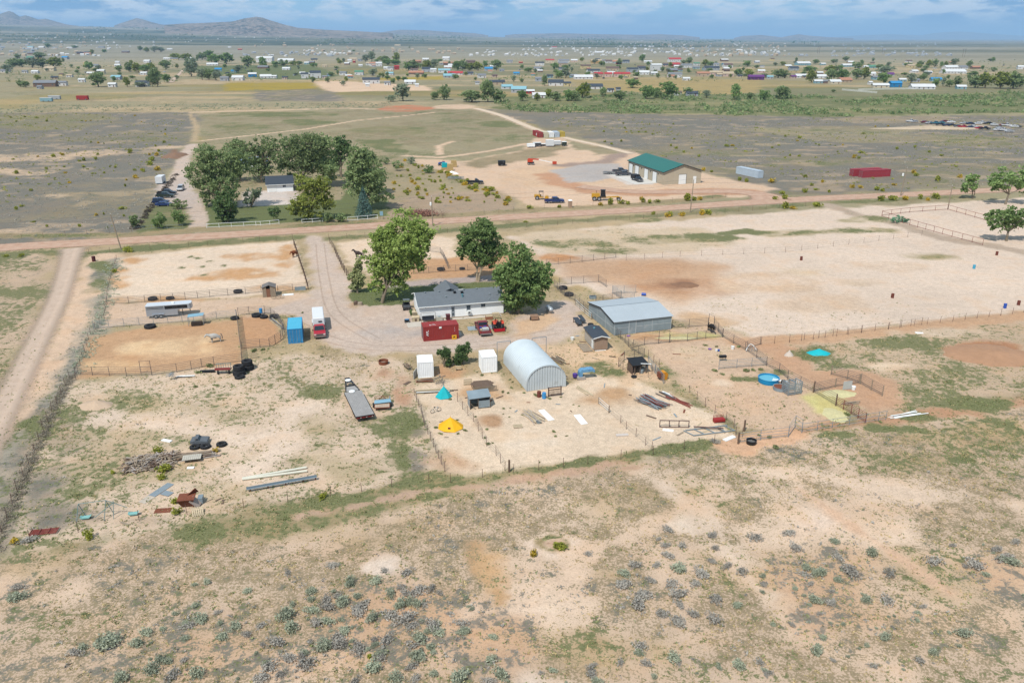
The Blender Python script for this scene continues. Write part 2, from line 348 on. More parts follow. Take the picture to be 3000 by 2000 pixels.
# pens south of the quonset
zone([(950,890),(1010,870),(1140,860),(1180,900),(1310,880),(1380,830),(1430,860),(1500,890),(1640,950),(1700,1005),(1500,1045),(1180,1085),(1035,1108),(960,920)], C(238,217,188), (.05,.09,0), 1, 1.5)
spot(1110,900,60,14,C(214,176,134),(.02,.05,0),1.5,3); spot(1400,910,60,20,C(208,172,132),(.02,.04,0),1.5,3); spot(1130,965,26,16,C(196,160,124),(.02,.04,0),1,2)
spot(1240,1010,60,22,C(242,226,202),(.01,.02,0),2,3); spot(1050,1060,50,20,C(210,176,142),(.12,.2,.05),1.5,3); spot(1040,850,50,16,C(208,168,128),(.03,.08,0),1.2,2)
zone([(1180,800),(1330,790),(1400,800),(1520,840),(1560,880),(1450,880),(1350,860),(1290,830)], C(230,200,164), (.18,.18,.02), 1.2, 2.5)
spot(1370,845,40,14,OLIVE,(.75,.1,0),1,2); spot(1410,858,22,10,OLIVE,(.7,.1,0),1,2); spot(1535,850,30,14,OLIVE,(.85,.05,0),.8,1.5); spot(1555,880,12,26,OLIVE,(.6,.1,.1),.8,1.5)
# corrals south of the barn
zone([(1440,775),(1560,755),(1640,738),(1735,790),(1790,830),(1870,880),(1960,960),(1830,1000),(1700,985),(1600,920),(1540,850),(1500,810)], C(220,192,162), (.10,.14,0), 1.2, 2)
spot(1540,775,90,10,C(210,168,124),(.02,.03,0),1,2); spot(1620,810,60,16,C(226,202,170),(.25,.2,0),1.2,2.5); spot(1720,870,30,5,OLIVE,(.7,.1,0),.8,1.5); spot(1790,855,40,5,OLIVE,(.7,.1,0),.8,1.5)
spot(1700,930,70,24,C(222,190,158),(.16,.16,0),1.5,3); spot(1660,880,30,8,C(236,216,190),(.02,.03,0),1,2)
for x, y, rx, ry in ((1590,770,60,6),(1915,908,44,12),(1905,940,44,20),(1880,912,30,14)): spot(x, y, rx, ry, C(222,214,146), (.0,.06,0), .8, 1.6)
# big sandy arena and the ground behind it
zone([(1170,545),(1500,510),(1900,478),(2100,470),(2352,455),(2700,440),(2900,620),(2352,718),(1740,782),(1640,745),(1545,735),(1450,690),(1290,650),(1260,610)], C(234,215,193), (.10,.20,0), 1.5, 3)
zone([(1170,540),(1400,520),(1600,525),(1700,560),(1560,580),(1280,585)], C(222,202,172), (.32,.22,0), 2, 4)
for x, y, rx, ry in ((1560,548,130,10),(1420,575,60,8),(1320,558,80,8),(1780,535,130,7),(1950,530,110,7),(1480,506,40,5),(2150,590,60,9)): spot(x, y, rx, ry, C(176,164,122), (.6,.3,0), 1.5, 4)
zone([(1230,585),(1560,590),(1640,615),(1680,660),(1560,690),(1400,660),(1290,640)], C(212,178,144), (.03,.06,0), 5, 9)
spot(1580,655,110,20,C(196,154,118),(.01,.06,0),4,6); spot(1560,652,40,9,C(168,130,102),(.02,.1,0),2,3); spot(1290,590,50,8,C(212,160,112),(.02,.03,0),1.5,3)
spot(1640,735,60,14,C(216,184,146),(0,.02,0),2,4); spot(1830,625,60,6,C(228,206,176),(0,.03,0),2,4); spot(1990,650,50,6,C(222,200,172),(0,.03,0),2,4)
spot(1750,650,120,22,C(224,198,168),(.05,.08,0),3,6); spot(1900,700,140,18,C(226,202,174),(.05,.08,0),3,6); spot(1480,620,90,14,C(206,168,132),(.03,.05,0),3,5); spot(2050,610,110,10,C(224,202,176),(.06,.12,0),3,6); path([(1900,470),(1960,490),(2060,515),(2170,548),(2280,565),(2400,590)], 2.6, C(196,178,156), (.2,.2,.1), 1, 2); spot(1990,505,60,8,C(190,178,140),(.45,.25,0),1.5,3)
# east meadow
zone([(1740,795),(2352,724),(2800,690),(2900,850),(2352,900),(2010,965),(1960,950),(1900,890),(1800,850)], C(214,190,160), (.36,.34,.10), 1.5, 3)
path([(1700,790),(1900,775),(2100,752),(2352,725),(2500,705)], 2.2, C(212,176,140), (.03,.06,0), 1, 1.6)
zone([(1700,785),(1860,790),(1870,850),(1960,850),(2060,880),(2100,930),(2000,960),(1900,900),(1800,850),(1740,810)], C(210,172,138), (.08,.10,0), 1.2, 2.5)
spot(2260,810,80,26,C(188,140,104),(.03,.08,0),1.5,3); spot(2285,832,40,14,C(206,164,124),(.02,.05,0),1,2)
spot(1870,812,50,16,OLIVE,(.6,.15,0),1,2); spot(2050,840,60,10,C(236,214,184),(.12,.1,0),1.2,3); spot(2150,760,100,8,C(226,206,178),(.25,.15,0),1.5,4)
# foreground range
zone([(-600,1420),(0,1285),(480,1205),(980,1118),(1500,1060),(1700,1015),(2000,972),(2352,925),(3000,870),(3600,1500),(3400,2400),(-1000,2400)], C(229,204,176), (.22,.62,.34), 1.2, 2)
for x, y, rx, ry in ((200,1380,170,60),(500,1330,140,40),(1250,1400,140,40),(1900,1230,240,60),(2100,1130,160,50),(1700,1130,180,20),(300,1470,200,50),(2000,1470,160,60),(1300,1180,200,30),(1700,1080,120,18),(2250,1440,140,60)): spot(x, y, rx, ry, C(238,214,186), (.10,.50,.16), 2, 6)
for x, y, rx, ry in ((90,1320,80,40),(700,1240,260,24),(1500,1150,160,26),(2200,1000,180,40),(2100,1060,140,30),(1400,1500,120,40),(1800,1340,180,60),(2200,1350,140,70)): spot(x, y, rx, ry, C(206,180,140), (.40,.58,.25), 2, 6)
for x, y, rx, ry in ((900,1420,220,60),(700,1530,220,40),(1850,1340,160,70),(2000,1430,200,70),(420,1480,180,50),(2300,1330,90,60),(1000,1500,200,60)): spot(x, y, rx, ry, C(220,186,152), (.18,.45,.62), 3, 6)
spot(1180,1400,110,14,C(240,220,196),(.03,.08,.03),1.5,3); spot(880,1300,44,18,SAND,(.02,.04,0),1,2); spot(1560,1200,80,10,C(240,222,198),(.05,.1,0),1.5,3); spot(1270,1247,30,12,C(216,184,152),(.05,.1,0),.6,1); spot(1270,1247,46,22,C(242,224,202),(.04,.2,0),1,2) if False else None
path([(1096,1245),(1092,1275),(1105,1310),(1135,1345),(1150,1385)], .9, C(204,168,126), (.25,.4,.05), .6, 1.0); spot(1270,1247,56,26,C(240,219,195),(.03,.2,0),1,2); spot(1270,1247,24,10,C(202,170,142),(.03,.1,0),.5,.4); path([(1270+32*math.cos(q*.5236), 1247+15*math.sin(q*.5236)) for q in range(13)], .35, C(170,152,112), (.7,.2,.1), .4, .5); spot(1370,1320,40,8,C(206,180,142),(.6,.2,0),1,2); spot(1115,1310,26,60,C(212,176,132),(.2,.3,.05),1,2); spot(1900,1200,60,20,C(236,214,190),(.1,.2,0),1.5,3); spot(1290,1585,80,18,SAND,(.03,.1,0),1.5,3)
path([(1480,1090),(1580,1150),(1650,1250),(1760,1370)], 1.1, C(236,214,188), (.12,.34,0), 1.4, 2.6); path([(2352,1160),(2100,1130),(1950,1110),(1720,1080)], 1.4, C(236,213,186), (.12,.34,0), 1.6, 3); path([(1230,1370),(1330,1290),(1500,1200),(1660,1130)], 1.0, C(235,209,180), (.10,.36,0), 1.2, 2.2); path([(1830,1120),(1990,1230),(2180,1360)], .5, C(226,192,160), (.10,.25,0), .8, 1.4)
path([(490,1215),(650,1192),(850,1150),(1000,1115)], 3.0, C(176,160,122), (.66,.25,0), 1.2, 2.5); path([(1000,1112),(1180,1088),(1400,1054),(1640,1018)], 1.0, C(172,158,118), (.66,.2,0), .8, 1.5)
path([(690,1185),(800,1165),(960,1130),(1150,1112),(1300,1090),(1480,1072)], .5, C(202,174,148), (.25,.3,0), .5, .9)
path([(1180,1102),(1330,1080),(1420,1062)], .7, C(206,174,146), (.2,.2,0), .6, 1.0); path([(1720,1010),(1850,985),(2050,965),(2352,925),(2600,900)], 1.4, C(204,164,130), (.2,.1,0), 1, 2)
for x, y, rx, ry in ((2050,985,70,10),(1930,998,60,6),(2110,960,50,10),(2260,930,70,12)): spot(x, y, rx, ry, C(170,160,116), (.8,.12,0), 1, 2.5)
zone([(1640,1020),(1800,990),(1870,1005),(1720,1050)], C(226,186,150), (.08,.12,0), 1.2, 2.5)

def seg_dist(P, A, B):
    d = B-A; t = np.clip(((P-A)@d)/max(d@d, 1e-9), 0, 1)
    return np.hypot(*(P-A-t[:, None]*d).T)
def poly_sd(P, poly):
    ins = np.zeros(len(P), bool); dist = np.full(len(P), 1e9); n = len(poly)
    for i in range(n):
        A = poly[i]; B = poly[(i+1) % n]
        dist = np.minimum(dist, seg_dist(P, A, B))
        c = ((A[1] > P[:, 1]) != (B[1] > P[:, 1])) & (P[:, 0] < (B[0]-A[0])*(P[:, 1]-A[1])/(B[1]-A[1]+1e-12)+A[0])
        ins ^= c
    return np.where(ins, dist, -dist)
def paint(X, Y):
    """soil colour and plant cover at every point of the ground"""
    P = np.stack([X, Y], 1); N = len(P); r = np.hypot(X, Y)
    soil = np.empty((N, 3)); veg = np.zeros((N, 3))
    # far plain by distance: long bands of dry grass, scrub and juniper
    b = fbm(X/900, Y/260, 5, 3); b2 = fbm(X/2600, Y/700, 4, 11); b3 = fbm(X/160, Y/60, 4, 5)
    soil[:] = C(172,164,130); soil = soil+(np.array(C(142,142,106))-soil)*sstep(.42, .6, b)[:, None]
    soil = soil+(np.array(C(206,184,146))-soil)*(sstep(.56, .68, b3)*.8)[:, None]
    soil = soil+(np.array(C(172,150,60))-soil)*(sstep(.60, .68, fbm(X/220, Y/90, 3, 21))*.35*(r < 1500))[:, None]
    far = sstep(1500, 2600, r); soil = soil+(np.array(C(164,160,138))-soil)*far[:, None]
    jun = sstep(.40, .52, b2)*sstep(2600, 4200, r)*np.clip(1.35-np.abs(X-(-2000))/9000, .45, 1)
    soil = soil+(np.array(C(88,98,74))-soil)*jun[:, None]
    soil = soil+(np.array(C(150,146,120))-soil)*(sstep(2200, 2500, r)*sstep(.5, .58, fbm(X/700, Y/220, 4, 31))*.7)[:, None]
    veg[:, 0] = .25; veg[:, 1] = .4; veg[:, 2] = .1; veg *= (1-far)[:, None]
    for kind, geo, sc, vg, soft, rag in ZONES:
        pts, wd = (geo, 0) if kind != 'l' else geo
        m = rag+soft+wd+2
        idx = np.nonzero((X > pts[:, 0].min()-m) & (X < pts[:, 0].max()+m) & (Y > pts[:, 1].min()-m) & (Y < pts[:, 1].max()+m))[0]
        if not len(idx): continue
        Q = P[idx]; nn = (fbm(Q[:, 0]/max(rag*1.6, .8), Q[:, 1]/max(rag*1.6, .8), 4, len(pts))-.5)*2*rag
        if kind != 'l': sd = poly_sd(Q, pts)
        else: sd = wd-np.min([seg_dist(Q, pts[i], pts[i+1]) for i in range(len(pts)-1)], 0)
        k = sstep(-soft, soft, sd+nn)[:, None]
        if kind == 's': k = k*np.clip(-.15+2.0*fbm(Q[:, 0]/(rag*.8+.6), Q[:, 1]/(rag*.8+.6), 4, 5+len(ZONES) % 7), .05, 1)[:, None]
        if sc is not None: soil[idx] += (np.array(sc)-soil[idx])*k
        if vg is not None: veg[idx] += (np.array(vg)-veg[idx])*k
    sg = sstep(.3, .45, veg[:, 2])*(r > 175)
    k = sg*.55*sstep(.60, .70, fbm(X/11, Y/6, 5, 81)); soil += (np.array(C(220,196,164))-soil)*(k*.7)[:, None]; veg[:, 2] *= 1-.8*k; veg[:, 0] *= 1-.6*k
    k = sg*sstep(.50, .64, fbm(X/40, Y/26, 4, 83)); soil += (np.array(C(166,154,112))-soil)*(k*.3)[:, None]; veg[:, 0] += .12*k; veg[:, 2] *= 1-.2*k
    # patchiness of the plant cover at several scales
    md = np.clip(.10+1.8*fbm(X/7, Y/7, 3, 41), .2, 1.9)*np.clip(.3+1.4*fbm(X/38, Y/30, 3, 47), .5, 1.5)
    md2 = np.clip(.25+1.5*fbm(X/5, Y/5, 3, 51), .5, 1.5)*np.clip(.45+1.1*fbm(X/30, Y/24, 3, 57), .6, 1.4)
    ful = sstep(.9, .98, veg[:, 0])
    veg[:, 0] *= md*(1-ful)+ful; veg[:, 1] *= md2; veg[:, 2] *= np.clip(.35+1.3*fbm(X/10, Y/10, 4, 61), .4, 1.5)
    soil *= (.90+.20*fbm(X/16, Y/16, 4, 71))[:, None]*np.where((ful > .5)[:, None], 1.0, np.array([.985, .928, .918]))
    veg[:, 0] = np.where(ful > .5, veg[:, 0], np.minimum(veg[:, 0], .74)); veg[:, 1] = np.minimum(veg[:, 1], .62); veg[:, 2] = np.minimum(veg[:, 2], np.where(r < 175, .46, .66))
    return soil, np.clip(veg, 0, 1)

fine = np.radians(np.linspace(-41, 41, 471)); coarse = np.radians(np.linspace(41, 319, 30))[1:-1]
az = np.concatenate([fine, coarse])
rad = np.concatenate([np.linspace(6, 38, 6)[:-1], np.geomspace(38, 480, 470)[:-1], np.geomspace(480, 2500, 170)[:-1], np.geomspace(2500, 60000, 90)])
AZ, RR = np.meshgrid(az, rad); gx = (RR*np.sin(AZ)).ravel(); gy = (RR*np.cos(AZ)).ravel()
nz = (fbm(gx/9, gy/9, 4, 2)-.5)*.30*np.clip((np.hypot(gx, gy)-30)/30, 0, 1)*0.5
gz = terrain(gx, gy)
na, nr = len(az), len(rad)
i = np.arange(nr-1)[:, None]*na; j = np.arange(na)[None, :]; j2 = (j+1) % na
faces = np.stack([i+j, i+j2, i+na+j2, i+na+j], -1).reshape(-1, 4)
soil, veg = paint(gx, gy)
GV = np.stack([gx, gy, gz], 1)

mg = bpy.data.materials.new('range_ground'); mg.use_nodes = True; t = NT(mg.node_tree); t.n.clear()
co = t.new('ShaderNodeNewGeometry').outputs['Position']
a_s = t.new('ShaderNodeAttribute', attribute_name='soil').outputs['Color']
a_v = t.new('ShaderNodeSeparateColor'); t.l.new(t.new('ShaderNodeAttribute', attribute_name='veg').outputs['Color'], a_v.inputs[0])
nf = t.noise(4.2, 4, .66, co); nm = t.noise(1.0, 4, .62, co, .35); nl = t.noise(.17, 3, .6, co); nx_ = t.noise(.36, 4, .66, co)
mx = lambda a, ka, b, kb: t.math('MULTIPLY_ADD', a, ka, t.math('MULTIPLY', b, kb))
nd = t.math('MULTIPLY_ADD', nx_, .18, mx(nf, .54, nm, .28)); nc = t.math('MULTIPLY_ADD', nx_, .25, mx(nm, .45, nf, .30)); ns = t.math('MULTIPLY_ADD', nx_, .48, mx(nm, .34, nf, .18))
tone = t.math('MULTIPLY_ADD', t.rng(nf, .30, .70, smooth=False), .44, t.math('MULTIPLY_ADD', t.rng(nm, .32, .68, smooth=False), .24, t.math('MULTIPLY_ADD', t.rng(nl, .32, .68, smooth=False), .12, .60)))
c = t.mix(1.0, a_s, tone, 'MULTIPLY')
c = t.mix(t.math('MULTIPLY', t.rng(nl, .48, .70), .34), c, t.mix(1.0, a_s, (.90, .75, .60), 'MULTIPLY'))       # iron-stained drifts
def cover(c, amount, n, lo, hi, col_a, col_b, k=1.0):
    thr = t.rng(amount, 0, 1, hi, lo, False)
    d = t.math('SUBTRACT', n, thr)
    f = t.rng(d, -.02, .035)
    colr = t.mix(t.rng(nf, .32, .66), col_a, col_b)
    return t.mix(t.math('MULTIPLY', f, k), c, colr)
c = cover(c, a_v.outputs[1], nd, .36, .66, C(126,112,86), C(166,147,114), .9)
c = cover(c, a_v.outputs[2], ns, .34, .66, C(104,102,94), C(144,140,128), .8)
c = cover(c, a_v.outputs[0], nc, .30, .66, C(92,100,60), C(140,140,98), .9)
p = t.new('ShaderNodeBsdfPrincipled', {'Roughness': .95, 'Specular IOR Level': .1}); t.l.new(c, p.inputs['Base Color'])
bp = t.new('ShaderNodeBump', {'Strength': .5, 'Distance': .10}); t.l.new(nf, bp.inputs['Height']); t.l.new(bp.outputs[0], p.inputs['Normal'])
o = t.new('ShaderNodeOutputMaterial'); t.l.new(p.outputs[0], o.inputs[0])
me = nmesh('ground', GV, faces, mg, True)
for nme, arr in (('soil', soil), ('veg', veg)):
    at = me.attributes.new(nme, 'FLOAT_COLOR', 'POINT'); at.data.foreach_set('color', np.concatenate([arr, np.ones((len(arr), 1))], 1).astype(np.float32).ravel())
ground = struct(obj('ground', me))

# roads: sheets laid on the ground, with worn, ragged edges
def roadmat(name, ca, cb, edge_=.18, dens=1.0):
    m = bpy.data.materials.new(name); m.use_nodes = True; t = NT(m.node_tree); t.n.clear()
    co = t.new('ShaderNodeNewGeometry').outputs['Position']
    at = t.new('ShaderNodeSeparateColor'); t.l.new(t.new('ShaderNodeAttribute', attribute_name='across').outputs['Color'], at.inputs[0])
    v = at.outputs[0]; u = at.outputs[1]
    n = t.noise(.5, 5, .6, co); nf = t.noise(3.0, 5, .65, co); ns = t.noise(.12, 3, .5, co)
    vv = t.math('ADD', v, t.math('MULTIPLY_ADD', ns, .10, -.05))
    tr = t.math('SINE', t.math('MULTIPLY', vv, 25.1)); rut = t.rng(tr, .1, .9)
    c = t.mix(t.rng(n, .35, .65), ca, cb)
    c = t.mix(t.math('MULTIPLY', rut, .35), c, t.mix(1.0, cb, (1.12, 1.1, 1.08), 'MULTIPLY'))
    c = t.mix(1.0, c, t.math('MULTIPLY_ADD', nf, .4, .8), 'MULTIPLY')
    d = t.math('ABSOLUTE', t.math('SUBTRACT', v, .5))            # .5 at the edges
    al = t.rng(t.math('ADD', d, t.math('MULTIPLY_ADD', n, .22, -.11)), .5-edge_, .46, dens, 0)
    p = t.new('ShaderNodeBsdfPrincipled', {'Roughness': .95, 'Specular IOR Level': .1}); t.l.new(c, p.inputs['Base Color']); t.l.new(al, p.inputs['Alpha'])
    o = t.new('ShaderNodeOutputMaterial'); t.l.new(p.outputs[0], o.inputs[0]); return m
def ribbon(name, pts, m, z=.02, sub=10):
    """pts: (point, half width in m)"""
    P = [Vector(p) for p, _ in pts]; Wd = [q for _, q in pts]; cen = []; wid = []
    for k in range(len(P)-1):
        p0 = P[max(k-1, 0)]; p1 = P[k]; p2 = P[k+1]; p3 = P[min(k+2, len(P)-1)]
        for s_ in range(sub):
            q = s_/sub
            cen.append(.5*((2*p1)+(p2-p0)*q+(2*p0-5*p1+4*p2-p3)*q*q+(3*p1-p0-3*p2+p3)*q**3)); wid.append(Wd[k]*(1-q)+Wd[k+1]*q)
    cen.append(P[-1]); wid.append(Wd[-1]); vs = []; at = []
    n = 5
    for k, c_ in enumerate(cen):
        d = (cen[min(k+1, len(cen)-1)]-cen[max(k-1, 0)]); d.z = 0; d.normalize(); nn = Vector((-d.y, d.x, 0))
        for q in range(n): vs.append(c_+nn*wid[k]*(2*q/(n-1)-1)+Vector((0, 0, z))); at.append((q/(n-1), k/len(cen), 0, 1))
    fc = np.array([(k*n+q, k*n+q+1, (k+1)*n+q+1, (k+1)*n+q) for k in range(len(cen)-1) for q in range(n-1)])
    me = nmesh(name, np.array(vs), fc, m, True)
    a_ = me.attributes.new('across', 'FLOAT_COLOR', 'POINT'); a_.data.foreach_set('color', np.array(at, np.float32).ravel())
    return struct(obj(name, me))
M_RED = roadmat('red_dirt_road', C(198,158,132), C(214,180,156)); M_PALE = roadmat('pale_dirt_road', C(208,182,160), C(220,194,172), .4); M_SAND = roadmat('sand_track', C(228,200,170), C(236,214,188), .3)
ribbon('main_road', [(D(-700,620), 5.2), (D(-200,588), 5.2), (D(0,569), 5.2), (D(300,552), 5.0), (D(700,529), 4.8), (D(1000,509), 4.8), (D(1200,497), 4.8), (D(1450,483), 4.8), (D(1650,470), 5.0), (D(1760,463), 5.5), (D(1900,455), 5.2), (D(2100,446), 5.0), (D(2352,434), 5.0), (D(2900,412), 5.0)], M_RED, .03)
ribbon('side_road', [(D(168,570), 5.0), (D(160,600), 3.7), (D(136,680), 3.3), (D(88,780), 3.3), (D(28,900), 3.4), (D(-42,1040), 3.4), (D(-178,1300), 3.4)], M_PALE, .045)
ribbon('yard_track', [(D(1330,428), 4.0), (D(1440,440), 4.0), (D(1560,441), 4.0), (D(1680,440), 4.5), (D(1750,448), 6), (D(1770,460), 8)], M_RED, .05)
ribbon('field_lane', [(D(1092,249), 4.5), (D(1150,265), 4.2), (D(1230,297), 3.6), (D(1300,317), 3.2), (D(1380,335), 3.2), (D(1450,353), 3.2)], M_SAND, .04)
ribbon('village_road', [(G(500,242), 5), (G(520,222), 4.5), (G(540,203), 4), (G(550,198), 4)], M_PALE, .05)
M_RUT = roadmat('tyre_rut', C(206,178,150), C(196,166,138), .45, .2); M_RUTL = roadmat('pale_rut', C(240,218,194), C(232,206,180), .45, .4)
for k, (pts, off, m_) in enumerate((([(640,720),(760,780),(900,800),(1100,790),(1280,760)], 1.1, M_RUT), ([(735,560),(745,640),(770,720),(860,780)], 1.0, M_RUT), ([(1040,390),(1150,400),(1300,432),(1450,430)], 1.2, M_RUT))):
    P = [D(*q) for q in pts]
    for s in (-1, 1):
        Q = []
        for i in range(len(P)):
            d = P[min(i+1, len(P)-1)]-P[max(i-1, 0)]; d.normalize(); Q.append((P[i]+Vector((-d.y, d.x, 0))*off*s, .30))
        ribbon('tyre_track', Q, m_, .012+.001*k+.0005*(s > 0), 8)
def haze():
    m = bpy.data.materials.new('haze_air'); m.use_nodes = True; t = NT(m.node_tree); t.n.clear()
    v = t.new('ShaderNodeVolumePrincipled', {'Color': (.46, .72, 1.0), 'Density': 6.0e-5, 'Anisotropy': 0.0})
    o = t.new('ShaderNodeOutputMaterial'); t.l.new(v.outputs[0], o.inputs['Volume'])
    h = MB().box((0, 0, 300), (140000, 140000, 604)).build('haze', m); h['kind'] = 'stuff'; h['label'] = 'thin blue haze hanging over the whole plain'
haze()
# ================================================================ plants
BARK = mat('grey_bark', C(150,136,116), .9, 0, .2, 4.0); TWIG = mat('dry_twigs', C(138,126,112), .9, 0, .2, 4.0)
def leaves(P, size, rnd, up=.0, aspect=.62):
    """a quad per point, turned at random"""
    n = len(P); nrm = rnd.normal(size=(n, 3)); nrm[:, 2] = nrm[:, 2]*(1-up*.5)+up; nrm /= np.linalg.norm(nrm, axis=1)[:, None]
    a = rnd.normal(size=(n, 3)); a -= (a*nrm).sum(1)[:, None]*nrm; a /= np.linalg.norm(a, axis=1)[:, None]+1e-9; b = np.cross(nrm, a)
    s = (np.asarray(size)*rnd.uniform(.6, 1.35, n))[:, None]
    V = np.stack([P+a*s, P+b*s*aspect, P-a*s, P-b*s*aspect], 1).reshape(-1, 3)
    return V, np.arange(4*n).reshape(-1, 4)
def ball_pts(n, c, r, rnd, shell=.45):
    d = rnd.normal(size=(n, 3)); d /= np.linalg.norm(d, axis=1)[:, None]
    q = shell+(1-shell)*rnd.uniform(0, 1, n)
    return np.array(c)+d*q[:, None]*np.array(r)
def crown_pts(lobes, nleaf, rnd, clump=.30, per=34):
    """lobes: (centre, radii). clumps spread through the lobes, leaves round the clumps"""
    vol = np.array([l[1][0]*l[1][1]*l[1][2] for l in lobes])**.72; vol /= vol.sum(); out = []; cl = []
    for (c, r), q in zip(lobes, vol):
        k = max(3, int(nleaf*q/per))
        cc = ball_pts(k, c, np.array(r)*.86, rnd, .50); rr = min(r[0], r[2])*clump*rnd.uniform(.65, 1.35, k)
        for p_, r_ in zip(cc, rr): out.append(ball_pts(per, p_, (r_*1.15, r_*1.15, r_*.8), rnd, .35)); cl.append(p_)
    for (c, r), q in zip(lobes, vol): out.append(ball_pts(int(nleaf*q*.16), c, np.array(r)*.98, rnd, .30))     # loose leaves between the clumps
    return np.concatenate(out), cl
def tree(name, label, cat, base, lobes, lm, nleaf=3200, leaf=.34, trunk=.32, stems=1, seed=1, group=None, clump=.30, bark=None):
    """lobes in photograph pixels: (x, y, half width, half height), stood in the upright plane through the base"""
    rnd = np.random.default_rng(seed); L = []
    root = thing(name, label, cat, base, 0, group)
    for (x, y, a, b) in lobes:
        u = (x-1500)/F; v = (1000-y)/F; dy = v*_sp+_cp; dz = v*_cp-_sp; t_ = base.y/dy; m = F/(base.y*_cp+(CAMH-base.z-3)*_sp)
        c = Vector((u*t_, base.y, CAMH+dz*t_))-base
        L.append(((c.x, c.y+rnd.uniform(-.2, .2)*a/m, max(c.z, b/m*.6)), (a/m, a/m*.9, b/m/.95)))
    if len(L) > 1 or nleaf > 600:     # break every lobe into uneven boughs
        L = [((c[0]+rnd.normal()*.30*r[0], c[1]+rnd.normal()*.26*r[1], max(c[2]+rnd.normal()*.28*r[2], .5*r[2])), tuple(np.array(r)*rnd.uniform(.55, .82)*np.array([1, 1, rnd.uniform(.85, 1.3)]))) for c, r in L for _ in range(3)]+[(c, tuple(np.array(r)*.85)) for c, r in L]
    P, cl = crown_pts(L, nleaf, rnd, clump); P = P[P[:, 2] > .15]
    V, Fc = leaves(P, leaf, rnd, .25)
    obj('crown', nmesh('crown', V, Fc, lm), root)
    tb = MB(); top = max(c[2] for c, r in L); low = min(c[2]-r[2]*.3 for c, r in L); mid = Vector(np.mean([c for c, r in L], 0))
    for s_ in range(stems):
        off = Vector((rnd.uniform(-.5, .5), rnd.uniform(-.4, .4), 0))*(stems > 1)
        p0 = off*.8+Vector((0, 0, -.1)); fork = Vector((mid.x*.25, mid.y*.25, max(low*.7, top*.18)))+off*2; r0 = trunk/(1+.25*(stems-1))
        k1 = p0.lerp(fork, .5)+Vector((rnd.uniform(-.15, .15), rnd.uniform(-.15, .15), 0))
        tb.cyl(p0, k1, r0*1.25, r0*.95, 9, False).cyl(k1, fork, r0*.95, r0*.8, 9, False)
        pick = rnd.choice(len(cl), min(len(cl), 9), replace=False)
        for k in pick:
            e = Vector(cl[k]); m_ = fork.lerp(e, .5)+Vector((0, 0, .06*(e-fork).length)); tb.cyl(fork, m_, r0*.5, r0*.3, 6, False).cyl(m_, e, r0*.3, r0*.08, 5, False)
    tb.build('trunk', bark or BARK, root)
    return root
LM_LIGHT = leafmat('cottonwood_leaves', C(124,146,70,.66), C(160,174,100,.72)); LM_MID = leafmat('elm_leaves', C(88,112,62,.84), C(132,150,94,.94)); LM_DARK = leafmat('grove_leaves', C(92,108,68,.86), C(132,144,98,.95))
LM_OLIVE = leafmat('willow_leaves', C(104,118,52,.75), C(148,152,76,.85)); LM_SPRUCE = leafmat('spruce_needles', C(72,100,92,.75), C(112,138,128,.8)); LM_PINE = leafmat('pine_needles', C(112,120,78,1.1), C(148,150,108,1.2))
LM_TEAL = leafmat('tumble_green', C(96,138,104,.7), C(132,168,136,.8)); LM_BUSH = leafmat('dark_bush', C(68,90,52,.78), C(106,126,78,.82)); LM_GREY = leafmat('greygreen_leaves', C(112,124,98,.75), C(150,158,130,.8))
LM_SAGE = leafmat('sage_leaves', C(112,118,100), C(160,162,140), .9, .3, .6, 2.4); LM_SAGE2 = leafmat('sage_grey', C(122,118,110), C(158,152,142), .9, .3, .6, 2.35)
LM_RAB = leafmat('rabbitbrush', C(104,116,48,.8), C(164,160,66,.9)); LM_RABY = leafmat('rabbitbrush_bloom', C(128,122,50,.8), C(196,160,50,.95)); LM_WEED = leafmat('green_weeds', C(92,102,62,.8), C(134,136,94,.85), .9, .15); LM_DRY = leafmat('dry_grass', C(144,130,92,.8), C(184,164,120,.95), .95, .15)
LM_PLUM = leafmat('plum_leaves', C(74,48,48,.8), C(100,64,60,.8)); LM_DEAD = leafmat('dead_twigs', C(126,92,82,.85), C(160,120,104,.85))
HG = 'trees round the white house'
tree('cottonwood_tree', 'tall light yellow-green cottonwood on the lawn left of the white house', 'tree', G(1119,886), [(1165,740,80,70),(1180,682,84,48),(1215,735,66,60),(1128,702,52,48),(1110,785,46,48),(1160,800,60,56),(1105,840,30,30),(1225,700,50,52)], LM_LIGHT, 19000, .25, .34, 3, 1, HG, .24)
tree('shade_tree', 'tall green tree with bare forked pale trunk behind the white house', 'tree', G(1397,824), [(1415,672,56,44),(1362,700,34,46),(1435,716,48,46),(1395,735,44,42),(1432,765,36,26),(1352,740,22,28)], LM_MID, 14000, .24, .30, 2, 2, HG, .25, mat('pale_bark', C(196,176,150), .9, 0, .2, 4))
tree('shade_tree', 'broad dense green tree at the right end of the white house', 'tree', G(1515,918), [(1525,785,70,50),(1470,812,40,54),(1575,800,46,46),(1545,848,66,46),(1495,860,48,44),(1560,880,44,34),(1600,830,24,30)], LM_MID, 19000, .25, .34, 2, 3, HG, .24)
tree('pine_tree', 'small slender pine left of the cottonwood on the lawn edge', 'tree', G(1048,858), [(1048,836,24,16),(1048,814,22,20),(1049,790,17,22),(1050,766,11,22)], LM_PINE, 4200, .22, .16, 1, 4, HG, .38)
tree('leafy_bush', 'larger dark green bush between the two white containers', 'bush', G(1352,1068), [(1350,1030,26,26),(1370,1018,17,20),(1342,1052,20,20)], LM_BUSH, 3600, .13, .09, 2, 5, 'dark green bushes by the white containers', .35)
